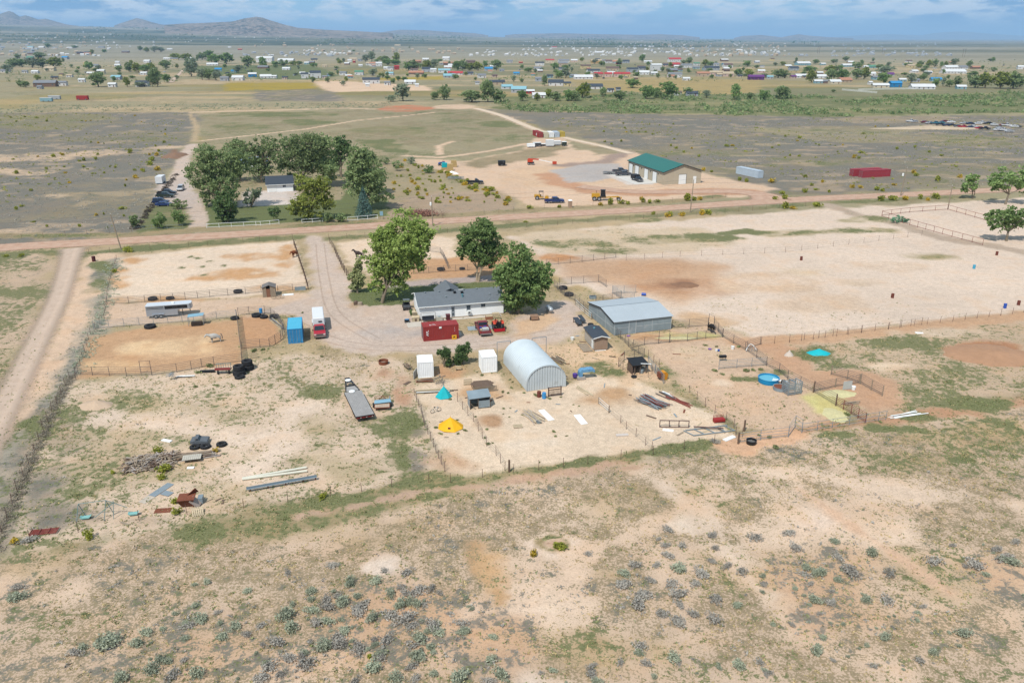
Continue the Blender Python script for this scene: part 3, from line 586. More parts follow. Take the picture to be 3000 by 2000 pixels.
tree('leafy_bush', 'smaller dark green bush just right of the left white container', 'bush', G(1306,1074), [(1304,1038,22,20),(1312,1060,14,18),(1286,1032,10,10)], LM_BUSH, 2400, .13, .08, 2, 6, 'dark green bushes by the white containers', .38)
tree('round_shrub', 'round dark green shrub at the left end of the white house', 'shrub', G(1209,925), [(1209,914,12,12)], LM_BUSH, 500, .12, .05, 1, 7)
NG = "trees of the neighbour's grove"
for nm, lb, b, lobes, lm, nl, lf, sd in (
  ('grove_tree','leftmost big grey-green tree of the grove beside the parked cars',(628,608),[(600,462,46,42),(650,478,54,58),(596,520,44,50),(690,470,46,46),(655,545,52,46),(612,572,34,28)],LM_DARK,3800,.42,11),
  ('grove_tree','dark drooping tree in front of the leftmost grove tree',(668,652),[(668,590,38,36),(660,622,34,26)],LM_BUSH,1300,.36,12),
  ('grove_tree','wide tree of the grove behind the grey-roofed garage',(772,535),[(740,455,42,44),(790,440,40,40),(770,490,50,34),(720,440,26,30)],LM_DARK,2300,.44,13),
  ('grove_tree','largest tree at the centre top of the grove',(880,548),[(855,430,48,40),(905,425,50,46),(880,480,70,48),(830,480,34,40),(935,470,34,40)],LM_DARK,3600,.44,14),
  ('grove_tree','dark pointed tree at the top right of the grove',(1002,520),[(1002,425,28,36),(985,465,30,36),(1025,440,24,30)],LM_BUSH,1600,.42,15),
  ('grove_tree','pale feathery tree at the right edge of the grove',(1062,615),[(1050,480,44,44),(1085,520,44,46),(1040,540,48,52),(1090,565,40,36),(1060,450,34,28)],LM_DARK,3400,.40,16),
  ('grove_tree','small loose grey-leaved tree beside the concrete drive',(735,606),[(735,575,30,22),(752,560,18,16)],LM_GREY,700,.32,17)):
    tree(nm, lb, 'tree', G(*b), [(x, y, a*1.12, h_*1.1) for x, y, a, h_ in lobes], lm, int(nl*2.5), lf*.84, .3, 2, sd, NG, .26)
for lb, b, lobes, sd in (('hidden tree filling the back left of the grove',(705,530),[(700,440,50,46),(690,500,50,46)],71),('hidden tree filling the back right of the grove',(945,545),[(940,430,44,44),(960,500,48,46)],72),('hidden tree behind the pale feathery one',(1085,570),[(1080,470,36,34),(1100,520,40,40)],73)):
    tree('grove_tree', lb, 'tree', G(*b), lobes, LM_DARK, 3600, .36, .28, 1, sd, NG, .26)
tree('willow_tree', 'yellow-green weeping willow in the middle of the green lawn', 'tree', G(912,645), [(890,540,50,36),(940,545,44,36),(915,585,70,36),(870,600,34,30),(960,590,34,32),(905,620,56,20)], LM_OLIVE, 8000, .30, .34, 2, 18, NG, .24)
def spruce(name, label, base, h, w, lm, seed):
    rnd = np.random.default_rng(seed); root = thing(name, label, 'tree', base); pts = []
    for k in range(26):
        q = k/25; z = .4+(h-.5)*q; r = w/2*(1-q)**.85+.08; n = int(12+26*(1-q))
        for a in np.linspace(0, 2*math.pi, n, endpoint=False)+rnd.uniform(0, 1):
            rr = r*rnd.uniform(.82, 1.12)
            for f in (.35, .62, .85, 1.0): pts.append((math.cos(a)*rr*f+rnd.normal()*.05, math.sin(a)*rr*f+rnd.normal()*.05, z-.18*f*r+rnd.normal()*.05))
    V, Fc = leaves(np.array(pts), .21, rnd, .5); obj('crown', nmesh('crown', V, Fc, lm), root)
    MB().cyl((0,0,-.1), (0,0,h*.9), .18, .03, 8).build('trunk', BARK, root); return root
spruce('blue_spruce', 'conical blue spruce at the corner of the green lawn', G(1068,636), 8.6, 5.4, LM_SPRUCE, 20)
for nm, lb, b, lobes, lm, nl, sd in (
  ('round_bush','dark round ornamental tree in front of the concrete drive',(802,648),[(802,622,19,17)],LM_BUSH,450,21),
  ('hedge_bush','left one of two clipped bushes by the white rail fence',(966,650),[(964,636,17,13)],LM_DARK,380,22),
  ('hedge_bush','right one of two clipped bushes by the white rail fence',(998,650),[(998,636,18,13)],LM_DARK,380,23),
  ('hedge_bush','large bush beside the drive gate in the hedged corner',(525,660),[(523,634,28,24)],LM_MID,800,24),
  ('hedge_bush','middle bush of the hedged corner by the drive',(468,668),[(466,648,30,22)],LM_MID,800,25),
  ('hedge_bush','bush against the dark hedge row in the field corner',(392,668),[(392,646,18,20)],LM_DARK,420,26),
  ('hedge_bush','bush right of the parked blue cars',(520,612),[(522,598,28,14)],LM_DARK,520,27),
  ('orchard_tree','small round orchard tree nearest the blue tarps',(1255,508),[(1255,496,17,13)],LM_BUSH,380,28),
  ('orchard_tree','small spreading orchard tree in the middle of the plot',(1163,500),[(1163,482,19,14)],LM_DARK,380,29),
  ('orchard_tree','small grey-green orchard tree at the back of the plot',(1208,480),[(1205,468,16,12)],LM_GREY,340,30),
  ('orchard_tree','small orchard tree close beside the grove',(1125,482),[(1125,470,18,12)],LM_DARK,340,31)):
    tree(nm, lb, 'bush' if 'bush' in nm else 'tree', G(*b), lobes, lm, nl, .26, .1, 1, sd, 'bushes and small trees of the north plot', .4)
EG = 'trees at the east edge'
tree('field_tree', 'small round tree standing by the main road on the right', 'tree', G(2846,582), [(2845,545,30,24),(2850,522,20,14),(2825,550,14,16)], LM_MID, 900, .36, .18, 2, 41, EG, .34)
tree('field_tree', 'large round-headed tree at the right edge beyond the road', 'tree', G(2945,599), [(2945,525,50,40),(3000,520,46,46),(2920,545,28,28),(3040,545,40,34)], LM_MID, 2600, .42, .3, 1, 42, EG, .30)
tree('field_tree', 'large dark tree over the pipe pen at the right edge', 'tree', G(2948,706), [(2945,640,48,36),(2985,635,46,40),(2915,648,26,24),(3030,650,40,36)], LM_MID, 2600, .38, .3, 1, 43, EG, .30)
tree('green_bush', 'rounded blue-green bush inside the empty pipe pen', 'bush', G(2632,652), [(2630,642,26,11),(2650,644,18,9)], LM_TEAL, 700, .2, .06, 1, 44, None, .4)
# brush heap by the power pole
rnd = np.random.default_rng(50); b = G(1232,632); hp = thing('brush_heap', 'heap of dry reddish-brown branches beside the power pole', 'brush heap', b); mbh = MB()
for k in range(130):
    a = rnd.uniform(0, 6.28); x = rnd.normal()*3.2; y = rnd.normal()*1.4; mbh.cyl((x, y, .1), (x+math.cos(a)*2.2, y+math.sin(a)*1.2, rnd.uniform(.5, 2.2)), .05, .02, 4)
mbh.build('branches', mat('dead_wood', C(150,118,100), .9), hp)['kind'] = 'stuff'; V, Fc = leaves(ball_pts(1300, (0, 0, .7), (6.0, 2.0, 1.2), rnd, .2)*np.array([1, 1, .9])+np.array([0, 0, .2]), .22, rnd); V[:, 2] = np.abs(V[:, 2]); obj('twigs', nmesh('twigs', V, Fc, LM_DEAD), hp)['kind'] = 'stuff'

# ---- shared shrub meshes
def dome(seed, n, leaf, flat=.55, spread=1.0, twigs=0):
    rnd = np.random.default_rng(seed); k = rnd.integers(4, 8); P = [ball_pts(n//k, (0, 0, flat*.45), (.5, .5, flat*.5), rnd, .4)]
    for _ in range(k):
        a = rnd.uniform(0, 6.28); r = rnd.uniform(0, .5)*spread; c = (math.cos(a)*r, math.sin(a)*r, flat*rnd.uniform(.35, .7))
        P.append(ball_pts(n//k, c, (.42, .42, flat*.55), rnd, .5))
    P = np.concatenate(P); P = P[P[:, 2] > .02]
    return leaves(P, leaf, rnd, .3)
def shrub_meshes(name, lm, cnt, n, leaf, flat, seed):
    return [nmesh(name, *dome(seed+k, n, leaf, flat), lm) for k in range(cnt)]
SAGE_M = shrub_meshes('sagebrush', LM_SAGE, 7, 420, .075, .66, 100)+shrub_meshes('sagebrush', LM_SAGE2, 5, 330, .07, .45, 120)
RAB_M = shrub_meshes('rabbitbrush', LM_RAB, 5, 170, .14, .8, 140); RABY_M = shrub_meshes('rabbitbrush', LM_RABY, 3, 170, .14, .8, 150); WEED_M = shrub_meshes('weed_clump', LM_WEED, 4, 140, .14, .5, 160)
def shrub(name, label, cat, meshes, p, size, rnd, group):
    o = obj(name, meshes[rnd.integers(len(meshes))], None, (p.x, p.y, p.z-.02), rnd.uniform(0, 6.28), (size*rnd.uniform(.7, 1.45), size*rnd.uniform(.7, 1.3), size*rnd.uniform(.65, 1.2)))
    return tag(o, label, cat, group)
# near sagebrush: the bushes one can pick out, then loose drifts round them
rnd = np.random.default_rng(60); SG = 'grey sagebrush of the foreground range'
near = [(C_, x, y, s) for C_, L in (('C4', [(970,1215,1.35),(700,1280,1.0),(760,1235,.7),(1260,1215,1.1),(1340,1110,.7),(1800,850,.8),(1610,920,.6),(1840,990,1.0),(2010,910,.7),(2150,1040,.9),(1540,1370,.9),(1400,1450,1.1),(1570,1510,1.1),(1800,1500,1.1),(1110,1535,1.0),(2280,1110,.8),(2280,720,.8),(1900,640,.7),(1790,660,.5),(2020,1140,.7),(140,790,1.2),(180,680,.8),(245,265,1.3)]),
   ('C5', [(280,970,1.4),(320,1060,1.1),(190,1200,1.1),(50,1020,.8),(700,480,.9),(290,545,.8),(870,650,1.1),(1100,630,1.0),(1330,690,1.0),(1480,720,1.1),(1240,740,.9),(1380,540,.9),(1180,530,.8),(640,880,1.1),(740,760,1.0),(520,900,1.0),(560,1020,1.2),(640,1000,.9),(920,900,1.2),(960,850,.9),(1060,980,1.2),(1240,940,1.1),(1380,990,1.2),(1440,1020,.9),(1340,850,1.0),(1480,850,.9),(740,1130,1.2),(820,1080,1.0),(640,1230,1.2),(780,1230,1.2),(940,1240,1.1),(1090,1210,.7),(1200,1170,1.0),(1510,1160,1.2),(1630,1060,1.1),(1890,1010,.8),(1880,1090,.8),(2170,1140,.7),(2160,1350,.8),(1480,1330,1.2),(1440,1410,.9),(1150,1340,1.0),(1090,1440,1.1),(1290,1530,1.1),(1640,1480,.8),(1880,1520,1.2),(2250,1510,1.2),(2130,1540,.9),(450,1400,1.3),(430,1330,.9),(280,1340,1.1),(120,1420,1.2),(50,1510,1.1),(220,1490,.8),(500,730,.9),(500,800,.8),(330,850,.6),(1620,700,.8),(1690,740,.7),(1470,1530,.7),(900,1550,.8)]),
   ('C6', [(1140,800,.9),(1000,970,1.2),(1040,880,.8),(1200,1060,1.0),(1140,1140,1.3),(1540,840,1.1),(1720,870,1.1),(1460,970,.9),(1680,960,1.0),(1540,1070,1.1),(1540,1150,.8),(1860,1110,1.1),(2060,1160,.8),(1650,1250,.8),(1860,1300,1.1),(1500,1310,1.2),(1370,1250,.8),(1430,460,.9),(1420,610,.8),(1560,620,.9),(1440,710,.9),(2230,545,1.0),(1840,530,.9),(1870,640,.7),(1820,750,.7),(1980,810,.8),(2110,860,.9),(1270,930,.8),(1320,800,.7),(1170,1540,.9),(1350,555,.6),(700,690,.6),(2300,960,.5)]),
   ('C7', [(2090,1280,1.0),(2160,1360,1.3),(2230,1400,1.2),(1930,1430,1.2),(1530,1390,1.2),(1120,1500,1.1),(940,1320,1.0),(780,1490,1.3),(480,1500,1.0),(640,1340,1.0),(180,1130,1.0),(260,1270,1.0),(600,1200,.7),(1690,1240,.6)])) for x, y, s in L]
for reg, x, y, s in near:
    p = Z(reg, x, y+14); shrub('sage_bush', 'single grey-green sagebrush on the dry foreground range', 'sagebrush', SAGE_M[:7] if rnd.random() < (.6 if reg in ('C4', 'C5') else .15) else SAGE_M[7:], p, s*(1.0 if reg in ('C4', 'C5') else 1.12), rnd, SG)
LF, LH = [], []
for cx, cy, rx, ry, n in ((900,1430,220,90,60),(1850,1360,170,90,32),(2050,1460,220,80,34),(500,1490,220,70,22),(2300,1330,90,90,14),(1500,1540,300,40,22)):
    for _ in range(n):
        a = rnd.uniform(0, 6.28); q = math.sqrt(rnd.random()); p = D(cx+rx*q*math.cos(a), cy+ry*q*math.sin(a))
        shrub('sage_bush', 'single grey-green sagebrush on the dry foreground range', 'sagebrush', SAGE_M, p, .22+.75*rnd.random()**1.8, rnd, SG)
# rabbitbrush the photograph singles out near the camera
for reg, x, y, s, yl, lb in (('C6',450,640,1.25,0,'bright green rabbitbrush on the rim of the bare ring'),('C6',200,720,1.0,1,'yellow-green rabbitbrush left of the bare ring'),('B8',195,1490,1.1,0,'green rabbitbrush outside the fence at bottom left'),('B8',405,900,.6,0,'small green rabbitbrush left of the wood heap'),('B8',885,880,1.25,0,'bright green rabbitbrush in front of the wood heap'),('B8',855,950,.8,0,'green rabbitbrush below the wood heap'),('B8',820,700,1.1,0,'wide green rabbitbrush behind the wood heap'),('B8',1360,700,.85,1,'orange-yellow blooming rabbitbrush at the right end of the wood heap'),('B8',985,1170,1.1,0,'green rabbitbrush left of the rusty hopper'),('B8',995,1265,1.1,0,'green rabbitbrush in front of the rusty hopper'),('B8',2330,1130,.95,0,'yellow-green rabbitbrush right of the long grey beam'),('C5',1040,1330,.5,0,'tiny yellow-green rabbitbrush among the sagebrush'),('C4',140,285,.8,1,'yellow blooming rabbitbrush at the old fence corner'),('B1',1480,150,1.9,0,'big yellow-green rabbitbrush at the foot of the leaning pole'),('B1',1315,385,1.2,0,'green rabbitbrush at the west fence of the upper paddock')):
    p = Z(reg, x, y); shrub('rabbitbrush', lb, 'rabbitbrush', RABY_M if yl else RAB_M, p, s*.85, rnd, None)
for reg, L in (('B5', [(500,1075,.62),(835,1105,.62),(745,985,.4),(955,945,.45),(1275,850,.4),(1355,845,.28),(1268,660,.55),(1330,675,.5),(1380,545,.45),(1350,520,.35),(1370,615,.45),(1510,670,.55),(1060,1185,.4),(1100,1260,.5),(1150,1245,.35),(1080,1090,.4),(1270,915,.3),(1340,945,.3),(1490,925,.35),(1850,1115,.5),(1870,1170,.45),(2000,1165,.3),(1690,1470,.3),(1800,735,.6),(1935,720,.4),(2140,825,.3),(2080,805,.3),(550,1140,.45),(755,1140,.4),(660,745,.5),(1640,700,.55),(1030,470,.6),(1140,445,.4)]), ('B7', [(810,1315,1.0),(630,1180,.5),(740,1200,.6),(545,1280,.4),(645,1055,.3),(365,975,.4),(500,1060,.3),(900,870,.4),(160,495,.8),(240,530,.7),(500,500,.8),(570,490,.7),(650,485,.7),(410,240,.7),(180,240,.5),(60,225,.5),(1910,1035,.6),(1560,960,.7)]), ('C2', [(1900,290,.9),(2050,270,.7),(2150,250,.4),(1240,880,.7),(900,900,.8),(1150,560,.9),(950,660,.9),(1390,900,.3)]), ('B2', [(1345,1355,.6),(1000,890,.6),(1120,850,.5)])):
    for x, y, s in L: shrub('weed_clump', 'low green weed clump on the bare pen ground', 'weeds', WEED_M, Z(reg, x, y), s*.85, rnd, 'weed clumps in the pens')
# rabbitbrush of the fields beyond the road
RG = 'rabbitbrush scattered over the grey fields'; spots = []
for reg, L in (('A5', [(640,805,1.3),(290,875,1.2),(150,1050,1.1),(200,1020,.9),(310,1165,.8),(435,1205,.9),(730,1205,.8),(890,1105,.9),(955,1095,.8),(1125,1045,1.3),(1240,760,1.4),(1165,780,.8),(770,600,1.4),(730,605,1.2),(880,590,1.4),(900,545,1.2),(575,550,1.3),(490,565,1.4),(350,565,.9),(120,590,1.1),(600,715,1.0),(430,680,1.0),(430,700,.7),(770,660,1.2),(590,660,.9),(1010,660,.8),(1060,665,1.0),(1190,530,2.0),(835,435,1.0),(905,440,1.0),(955,445,.8),(1400,600,2.0),(1440,555,1.8),(1380,640,2.0),(1450,690,1.8),(1320,700,1.4),(1300,690,1.2),(1510,435,1.2),(1430,470,1.2),(1460,515,1.3),(1370,550,1.0),(1240,690,.9),(150,720,1.3),(850,720,.8),(880,720,.8),(960,715,.8),(1150,835,.9),(630,500,.8),(660,475,.6),(515,305,.7),(750,235,1.0),(830,235,1.0),(790,240,.8),(900,240,.8),(1020,250,.8),(1300,245,.8),(1500,255,.6),(1240,190,1.2),(945,205,1.0),(340,210,1.4),(230,200,1.3),(150,245,1.2),(430,240,1.4),(100,205,1.3),(1520,360,1.0),(1520,320,.9),(1480,335,.9),(1450,285,.7),(60,1480,1.0),(190,1480,1.0),(1140,1110,.7)]),
               ('A8', [(340,755,1.5),(500,800,1.2),(790,575,1.6),(855,530,1.6),(835,580,1.0),(1330,715,1.4),(1360,740,1.2),(1560,785,2.0),(1760,755,1.6),(130,905,1.5),(150,950,1.4),(60,955,1.2),(340,890,1.2),(400,830,1.2),(440,870,1.2),(1000,870,2.0),(1050,880,1.4),(560,890,1.4),(780,850,1.4),(850,850,1.2),(1150,825,1.3),(1400,950,1.6),(1540,945,2.0),(1470,965,1.2),(1030,965,2.0),(1140,960,2.0),(1260,960,2.0),(40,485,1.0),(200,555,1.0),(290,560,1.0),(1480,525,1.1),(1590,555,1.1),(1725,655,1.0),(690,460,.9),(160,380,1.2),(290,395,1.4),(270,420,1.2),(470,460,1.0),(1350,480,1.2),(1180,495,1.2),(640,520,.8),(160,1040,2.0),(220,1040,1.5),(450,1020,1.6),(1100,285,1.0),(985,290,1.0),(880,355,.9),(100,460,.9),(40,800,1.8)]),
               ('A7', [(1875,565,1.4),(1665,490,1.4),(1615,465,1.3),(1735,525,1.0),(1805,490,1.2),(1645,405,1.1),(1160,425,1.1),(1070,450,1.1),(1010,430,1.0),(1000,335,1.1),(1190,300,1.2),(1250,330,.9),(1210,340,.9),(1260,350,.8),(1320,340,.9),(1380,340,1.0),(1450,360,.9),(1640,265,1.0),(1345,310,.8),(1420,270,.9),(1180,260,1.0),(1765,965,2.2),(1830,965,1.5),(1890,960,1.4),(1060,1000,2.0),(970,1010,1.3),(1160,995,1.3),(1360,980,1.8),(1420,990,1.4),(1490,980,1.2),(1220,1000,1.2),(1340,960,1.2),(1575,1115,1.8),(1610,1110,1.4),(1725,1105,1.4),(1900,1095,1.8),(1960,1090,1.8),(1455,1095,1.0),(2130,470,1.4),(2180,465,1.2),(2250,780,1.4),(2310,795,1.6),(1920,690,1.4),(1990,705,1.4),(320,1040,1.6),(590,1030,1.1),(285,1165,.8)])):
    for x, y, s in L: spots.append((Z(reg, x, y), s))
def scat(poly, n, smin, smax):
    P = ring(poly); x0, y0 = P.min(0); x1, y1 = P.max(0); k = 0
    while k < n:
        q = np.stack([rnd.uniform(x0, x1, n*2), rnd.uniform(y0, y1, n*2)], 1); sd = poly_sd(q, P)
        for a in q[sd > 0]:
            spots.append((Vector((a[0], a[1], 0)), rnd.uniform(smin, smax))); k += 1
            if k >= n: break
scat([(920,365),(1010,392),(1100,425),(1170,465),(1010,470),(900,440)], 90, .6, 1.3)
scat([(1010,392),(1110,428),(1190,470),(1170,478),(1060,425)], 40, .8, 1.5)
_n0 = len(spots)
for p, s in spots[:300]:
    shrub('rabbitbrush', 'yellow-green rabbitbrush dotted over the grey sage fields beyond the road', 'rabbitbrush', RABY_M if rnd.random() < .3 else RAB_M, p, s, rnd, RG)
def pxy(o):
    q = o.location; d = q.y*_cp+(CAMH-q.z)*_sp; return 1500+F*q.x/d, 1000-F*(q.y*_sp-(CAMH-q.z)*_cp)/d
for o in list(COL.objects):
    if o.get('category') == 'sagebrush':
        x, y = pxy(o); s = o.scale[0]; o['label'] = '%s %s sagebrush %s of the range' % ('large' if s > 1.0 else 'small' if s < .6 else 'mid-sized', 'grey-green' if o.data in SAGE_M[:7] else 'ash-grey', ('near the left edge' if x < 420 else 'left of the thick patch' if x < 800 else 'in the left half of the thick patch' if x < 1050 else 'in the right half of the thick patch' if x < 1320 else 'right of the thick patch' if x < 1750 else 'in the loose patch right of centre' if x < 2150 else 'between the loose patch and the right edge' if x < 2600 else 'near the right edge')+(', far side' if y < 1640 else ', near side' if y > 1850 else ', middle'))
    elif o.get('group') == RG:
        x, y = pxy(o); s = o.scale[0]; o['label'] = '%s %s rabbitbrush %s' % ('large' if s > 1.4 else 'small' if s < .85 else 'mid-sized', 'orange-yellow blooming' if o.data in RABY_M else 'yellow-green', 'in the grey field at the far left' if x < 260 and y < 690 else 'in the grey field left of the parked cars' if x < 560 and y < 690 else 'beside the main road on the left' if x < 800 else 'in the weedy plot right of the grove' if x < 1480 and y < 640 else 'along the road fence of the yard' if x < 2200 and y > 570 else 'in the grey field behind the workshop' if x < 2200 else 'along the road on the right' if y > 545 else 'in the grey field round the maroon containers' if y > 440 else 'in the far grey field on the right')
def mass(name, label, lm, P, size, leaf, per, seed, flat=.8):
    """many small plants as one mass: P (n,3), size (n)"""
    rd = np.random.default_rng(seed); n = len(P)
    d = rd.normal(size=(n, per, 3)); d /= np.linalg.norm(d, axis=2)[:, :, None]; d[:, :, 2] = np.abs(d[:, :, 2])*flat
    Q = P[:, None, :]+d*rd.uniform(.35, 1, (n, per, 1))*size[:, None, None]
    V, Fc = leaves(Q.reshape(-1, 3), np.repeat(size, per)*leaf, rd, .35)
    o = obj(name, nmesh(name, V, Fc, lm)); return tag(o, label, None, None, 'stuff')
def scatter_area(poly, n, seed, f=None):
    rd = np.random.default_rng(seed); P = ring(poly, f); x0, y0 = P.min(0); x1, y1 = P.max(0); out = np.zeros((0, 2))
    while len(out) < n:
        q = np.stack([rd.uniform(x0, x1, n), rd.uniform(y0, y1, n)], 1); q = q[poly_sd(q, P) > 0]; out = np.concatenate([out, q])
    return out[:n]
def z3(q): return np.concatenate([q, np.zeros((len(q), 1))], 1)
rd = np.random.default_rng(70)
rest = np.array([tuple(p) for p, s in spots[300:]]).reshape(-1, 3)
q = np.concatenate([z3(scatter_area([(-300,262),(430,260),(330,530),(-300,570)], 1500, 71)), z3(scatter_area([(1250,272),(3000,268),(2900,420),(2000,436),(1640,385),(1450,345)], 2600, 72)), z3(scatter_area([(-300,262),(330,262),(300,300),(-300,305)], 260, 73))]); k = fbm(q[:, 0]/35, q[:, 1]/35, 3, 5) > .47; q = q[k]
mass('low_rabbitbrush', 'countless small yellow-green tufts over the grey sage fields', LM_RAB, q, rd.uniform(.3, .9, len(q)), .30, 12, 74)
q = z3(scatter_area([(1120,228),(1500,216),(2000,222),(2500,206),(3000,205),(3000,264),(2300,260),(1900,270),(1500,262),(1180,258)], 5200, 75)); k = fbm(q[:, 0]/60, q[:, 1]/60, 3, 6) > .42; q = q[k]
q9 = np.concatenate([z3(scatter_area([(-300,264),(430,262),(330,530),(-300,572)], 7000, 171)), z3(scatter_area([(1280,276),(2700,270),(2600,415),(2000,434),(1640,385),(1450,345)], 9500, 172))]); q9 = q9[fbm(q9[:, 0]/18, q9[:, 1]/18, 3, 8) > .47]; mass('field_sage', 'low grey sage covering the fields beyond the road', LM_SAGE2, q9, rd.uniform(.22, .6, len(q9)), .32, 7, 173, .7)
mass('creek_scrub', 'dense green scrub along the creek below the village', LM_DARK, q[::3], rd.uniform(1.2, 4.0, len(q[::3])), .22, 22, 76, .95); q2 = np.delete(q, np.s_[::3], 0)
mass('creek_scrub', 'brighter green scrub along the creek below the village', LM_BUSH, q2, rd.uniform(.8, 2.4, len(q2)), .22, 16, 77, .95)
q = z3(scatter_area([(0,243),(430,240),(900,236),(900,246),(430,254),(0,260)], 420, 78)); mass('ditch_scrub', 'low scrub along the ditch behind the grey field', LM_GREY, q, rd.uniform(.5, 1.5, len(q)), .24, 16, 79)
# hedge of dead weeds piled on the old west fences
q = np.array([tuple(D(x, y)) for x, y in ()]).reshape(-1, 3)
def along(pts, n, w, seed, f=None):
    rd = np.random.default_rng(seed); P = ring(pts, f); L = np.hypot(*np.diff(P, axis=0).T); cs = np.concatenate([[0], np.cumsum(L)]); s = rd.uniform(0, cs[-1], n); i = np.clip(np.searchsorted(cs, s)-1, 0, len(L)-1); u = (s-cs[i])/L[i]
    c = P[i]+(P[i+1]-P[i])*u[:, None]; d = (P[i+1]-P[i])/L[i][:, None]
    return z3(c+np.stack([-d[:, 1], d[:, 0]], 1)*rd.normal(size=(n, 1))*w)
q = along([(165,862),(120,950),(80,1040),(40,1130),(0,1230),(-60,1380)], 420, .4, 80); tumble = mass('tumbleweed_bank', 'bank of grey dead tumbleweeds piled on the old west fence', leafmat('tumbleweed_grey', C(140,130,114), C(172,160,140), .9, .3, .6, 1.7), q, rd.uniform(.3, .6, len(q)), .15, 40, 81)
q = along([(262,600),(246,680),(218,780),(170,860)], 340, 1.0, 82); mass('fence_weeds', 'grey and green weeds along the paddock west fence', LM_SAGE, q, rd.uniform(.22, .55, len(q)), .22, 20, 83)
q = along([(405,400),(375,440),(345,480),(310,528)], 240, .5, 84); mass('dead_hedge', 'dark dead hedge beside the parked cars', mat('dead_hedge', C(92,82,72), .9), q, rd.uniform(.5, .9, len(q)), .2, 20, 85)
# weeds and grass tufts on the near ground, as thick as the painted cover
rd = np.random.default_rng(90); n = 210000
rr = np.sqrt(rd.uniform(44**2, 165**2, n)); aa = rd.uniform(-R(36), R(36), n); q = np.stack([rr*np.sin(aa), rr*np.cos(aa)], 1); so, ve = paint(q[:, 0], q[:, 1])
keep = rd.uniform(0, 1, n); ve = ve*np.clip((170-rr)/55, 0, 1)[:, None]*(ve > .13); cl = sstep(.40, .60, fbm(q[:, 0]/.9, q[:, 1]/.9, 3, 88)); lawn = ve[:, 0] > .97
kg = (keep < ve[:, 0]*.85*cl) & ~lawn; kd = (keep > 1-ve[:, 1]*.75*cl) & ~kg
P_ = z3(q[kg])[:20000]; mass('green_weeds', 'low green weeds growing through the yards and fields', LM_WEED, P_, rd.uniform(.10, .26, len(P_)), .42, 5, 91, .7)
P_ = z3(q[kd])[:34000]; mass('dry_grass', 'short dry bunch grass over the foreground range', LM_DRY, P_, rd.uniform(.08, .20, len(P_)), .42, 5, 92, .8)
ks = (keep < ve[:, 2]*.8*cl) & ~kg & ~kd; P_ = z3(q[ks])[:16000]; mass('sage_seedlings', 'low grey sage seedlings between the bigger bushes', LM_SAGE2, P_, .08+.30*rd.uniform(0, 1, len(P_))**2, .34, 8, 93, .7)
# ================================================================ buildings and containers
WHITE = mat('white_paint', C(240,240,238,1.4), .6, 0, .05, 1.2, 0, .3, (C(205,196,182), .62, .5)); WHITE2 = mat('white_trim', C(236,236,232,1.35), .6, 0, .04)
SHINGLE = mat('grey_shingles', C(120,126,131), .95, 0, .16, 7, .01); SHINGLE_D = mat('charcoal_shingles', C(72,80,90), .95, 0, .14, 6); GLASS = mat('window_glass', C(96,108,118), .12, 0, .1, 1, 0, .6); DARKGLASS = mat('dark_glass', C(40,48,56), .1, 0, .1, 1, 0, .7)
BLACK = mat('black_paint', C(38,38,40), .5, 0, .1); RUBBER = mat('rubber', C(52,52,54), .9, 0, .15, 6); STEEL = mat('galvanised_steel', C(172,182,186), .45, .35, .12, 1.6, 0, .5); STEEL_D = mat('weathered_pipe', C(128,118,112), .7, .2, .2, 3); RUSTY = mat('rusty_steel', C(140,82,58), .9, 0, .25, 2.2); RUSTPIPE = mat('rust_red_pipe', C(148,78,66), .85, 0, .2, 2)
WOOD = mat('weathered_wood', C(172,154,132), .9, 0, .2, 5); WOOD_D = mat('dark_wood', C(122,100,84), .9, 0, .2, 5); WOOD_P = mat('pale_lumber', C(216,196,162), .85, 0, .15, 4); CONC = mat('concrete', C(220,208,192), .9, 0, .1, 2); GALV = mat('dull_sheet_metal', C(150,164,170,1.1), .55, .1, .22, .9, 0, .5, (C(198,204,206), .56, .6)); ROOFMET = mat('pale_metal_roof', C(196,204,208), .5, .05, .06, .5, 0, .4)
TAN_W = mat('tan_siding', C(200,186,162,1.12), .7, 0, .06, .4); GREEN_R = mat('green_metal_roof', C(44,120,106), .45, .1, .06, .4, 0, .4)
CH, CW = 2.59, 2.44
def wave(mb, a, b, z0, z1, pitch=.28, dep=.04):
    """upright trapezoid-ribbed sheet from a to b, ribs standing out to the right of a->b"""
    a = Vector((a[0], a[1], 0)); b = Vector((b[0], b[1], 0)); d = b-a; L = d.length; d.normalize(); n = Vector((d.y, -d.x, 0)); k = max(2, round(L/pitch)); p = L/k; pts = []
    for i in range(k):
        for q, o in ((0, 0), (.25, 0), (.38, dep), (.75, dep), (.88, 0)): pts.append(a+d*(i+q)*p+n*o)
    pts.append(b); m = len(pts)
    mb.add([(q.x, q.y, z0) for q in pts]+[(q.x, q.y, z1) for q in pts], [(i, i+1, m+i+1, m+i) for i in range(m-1)]); return mb
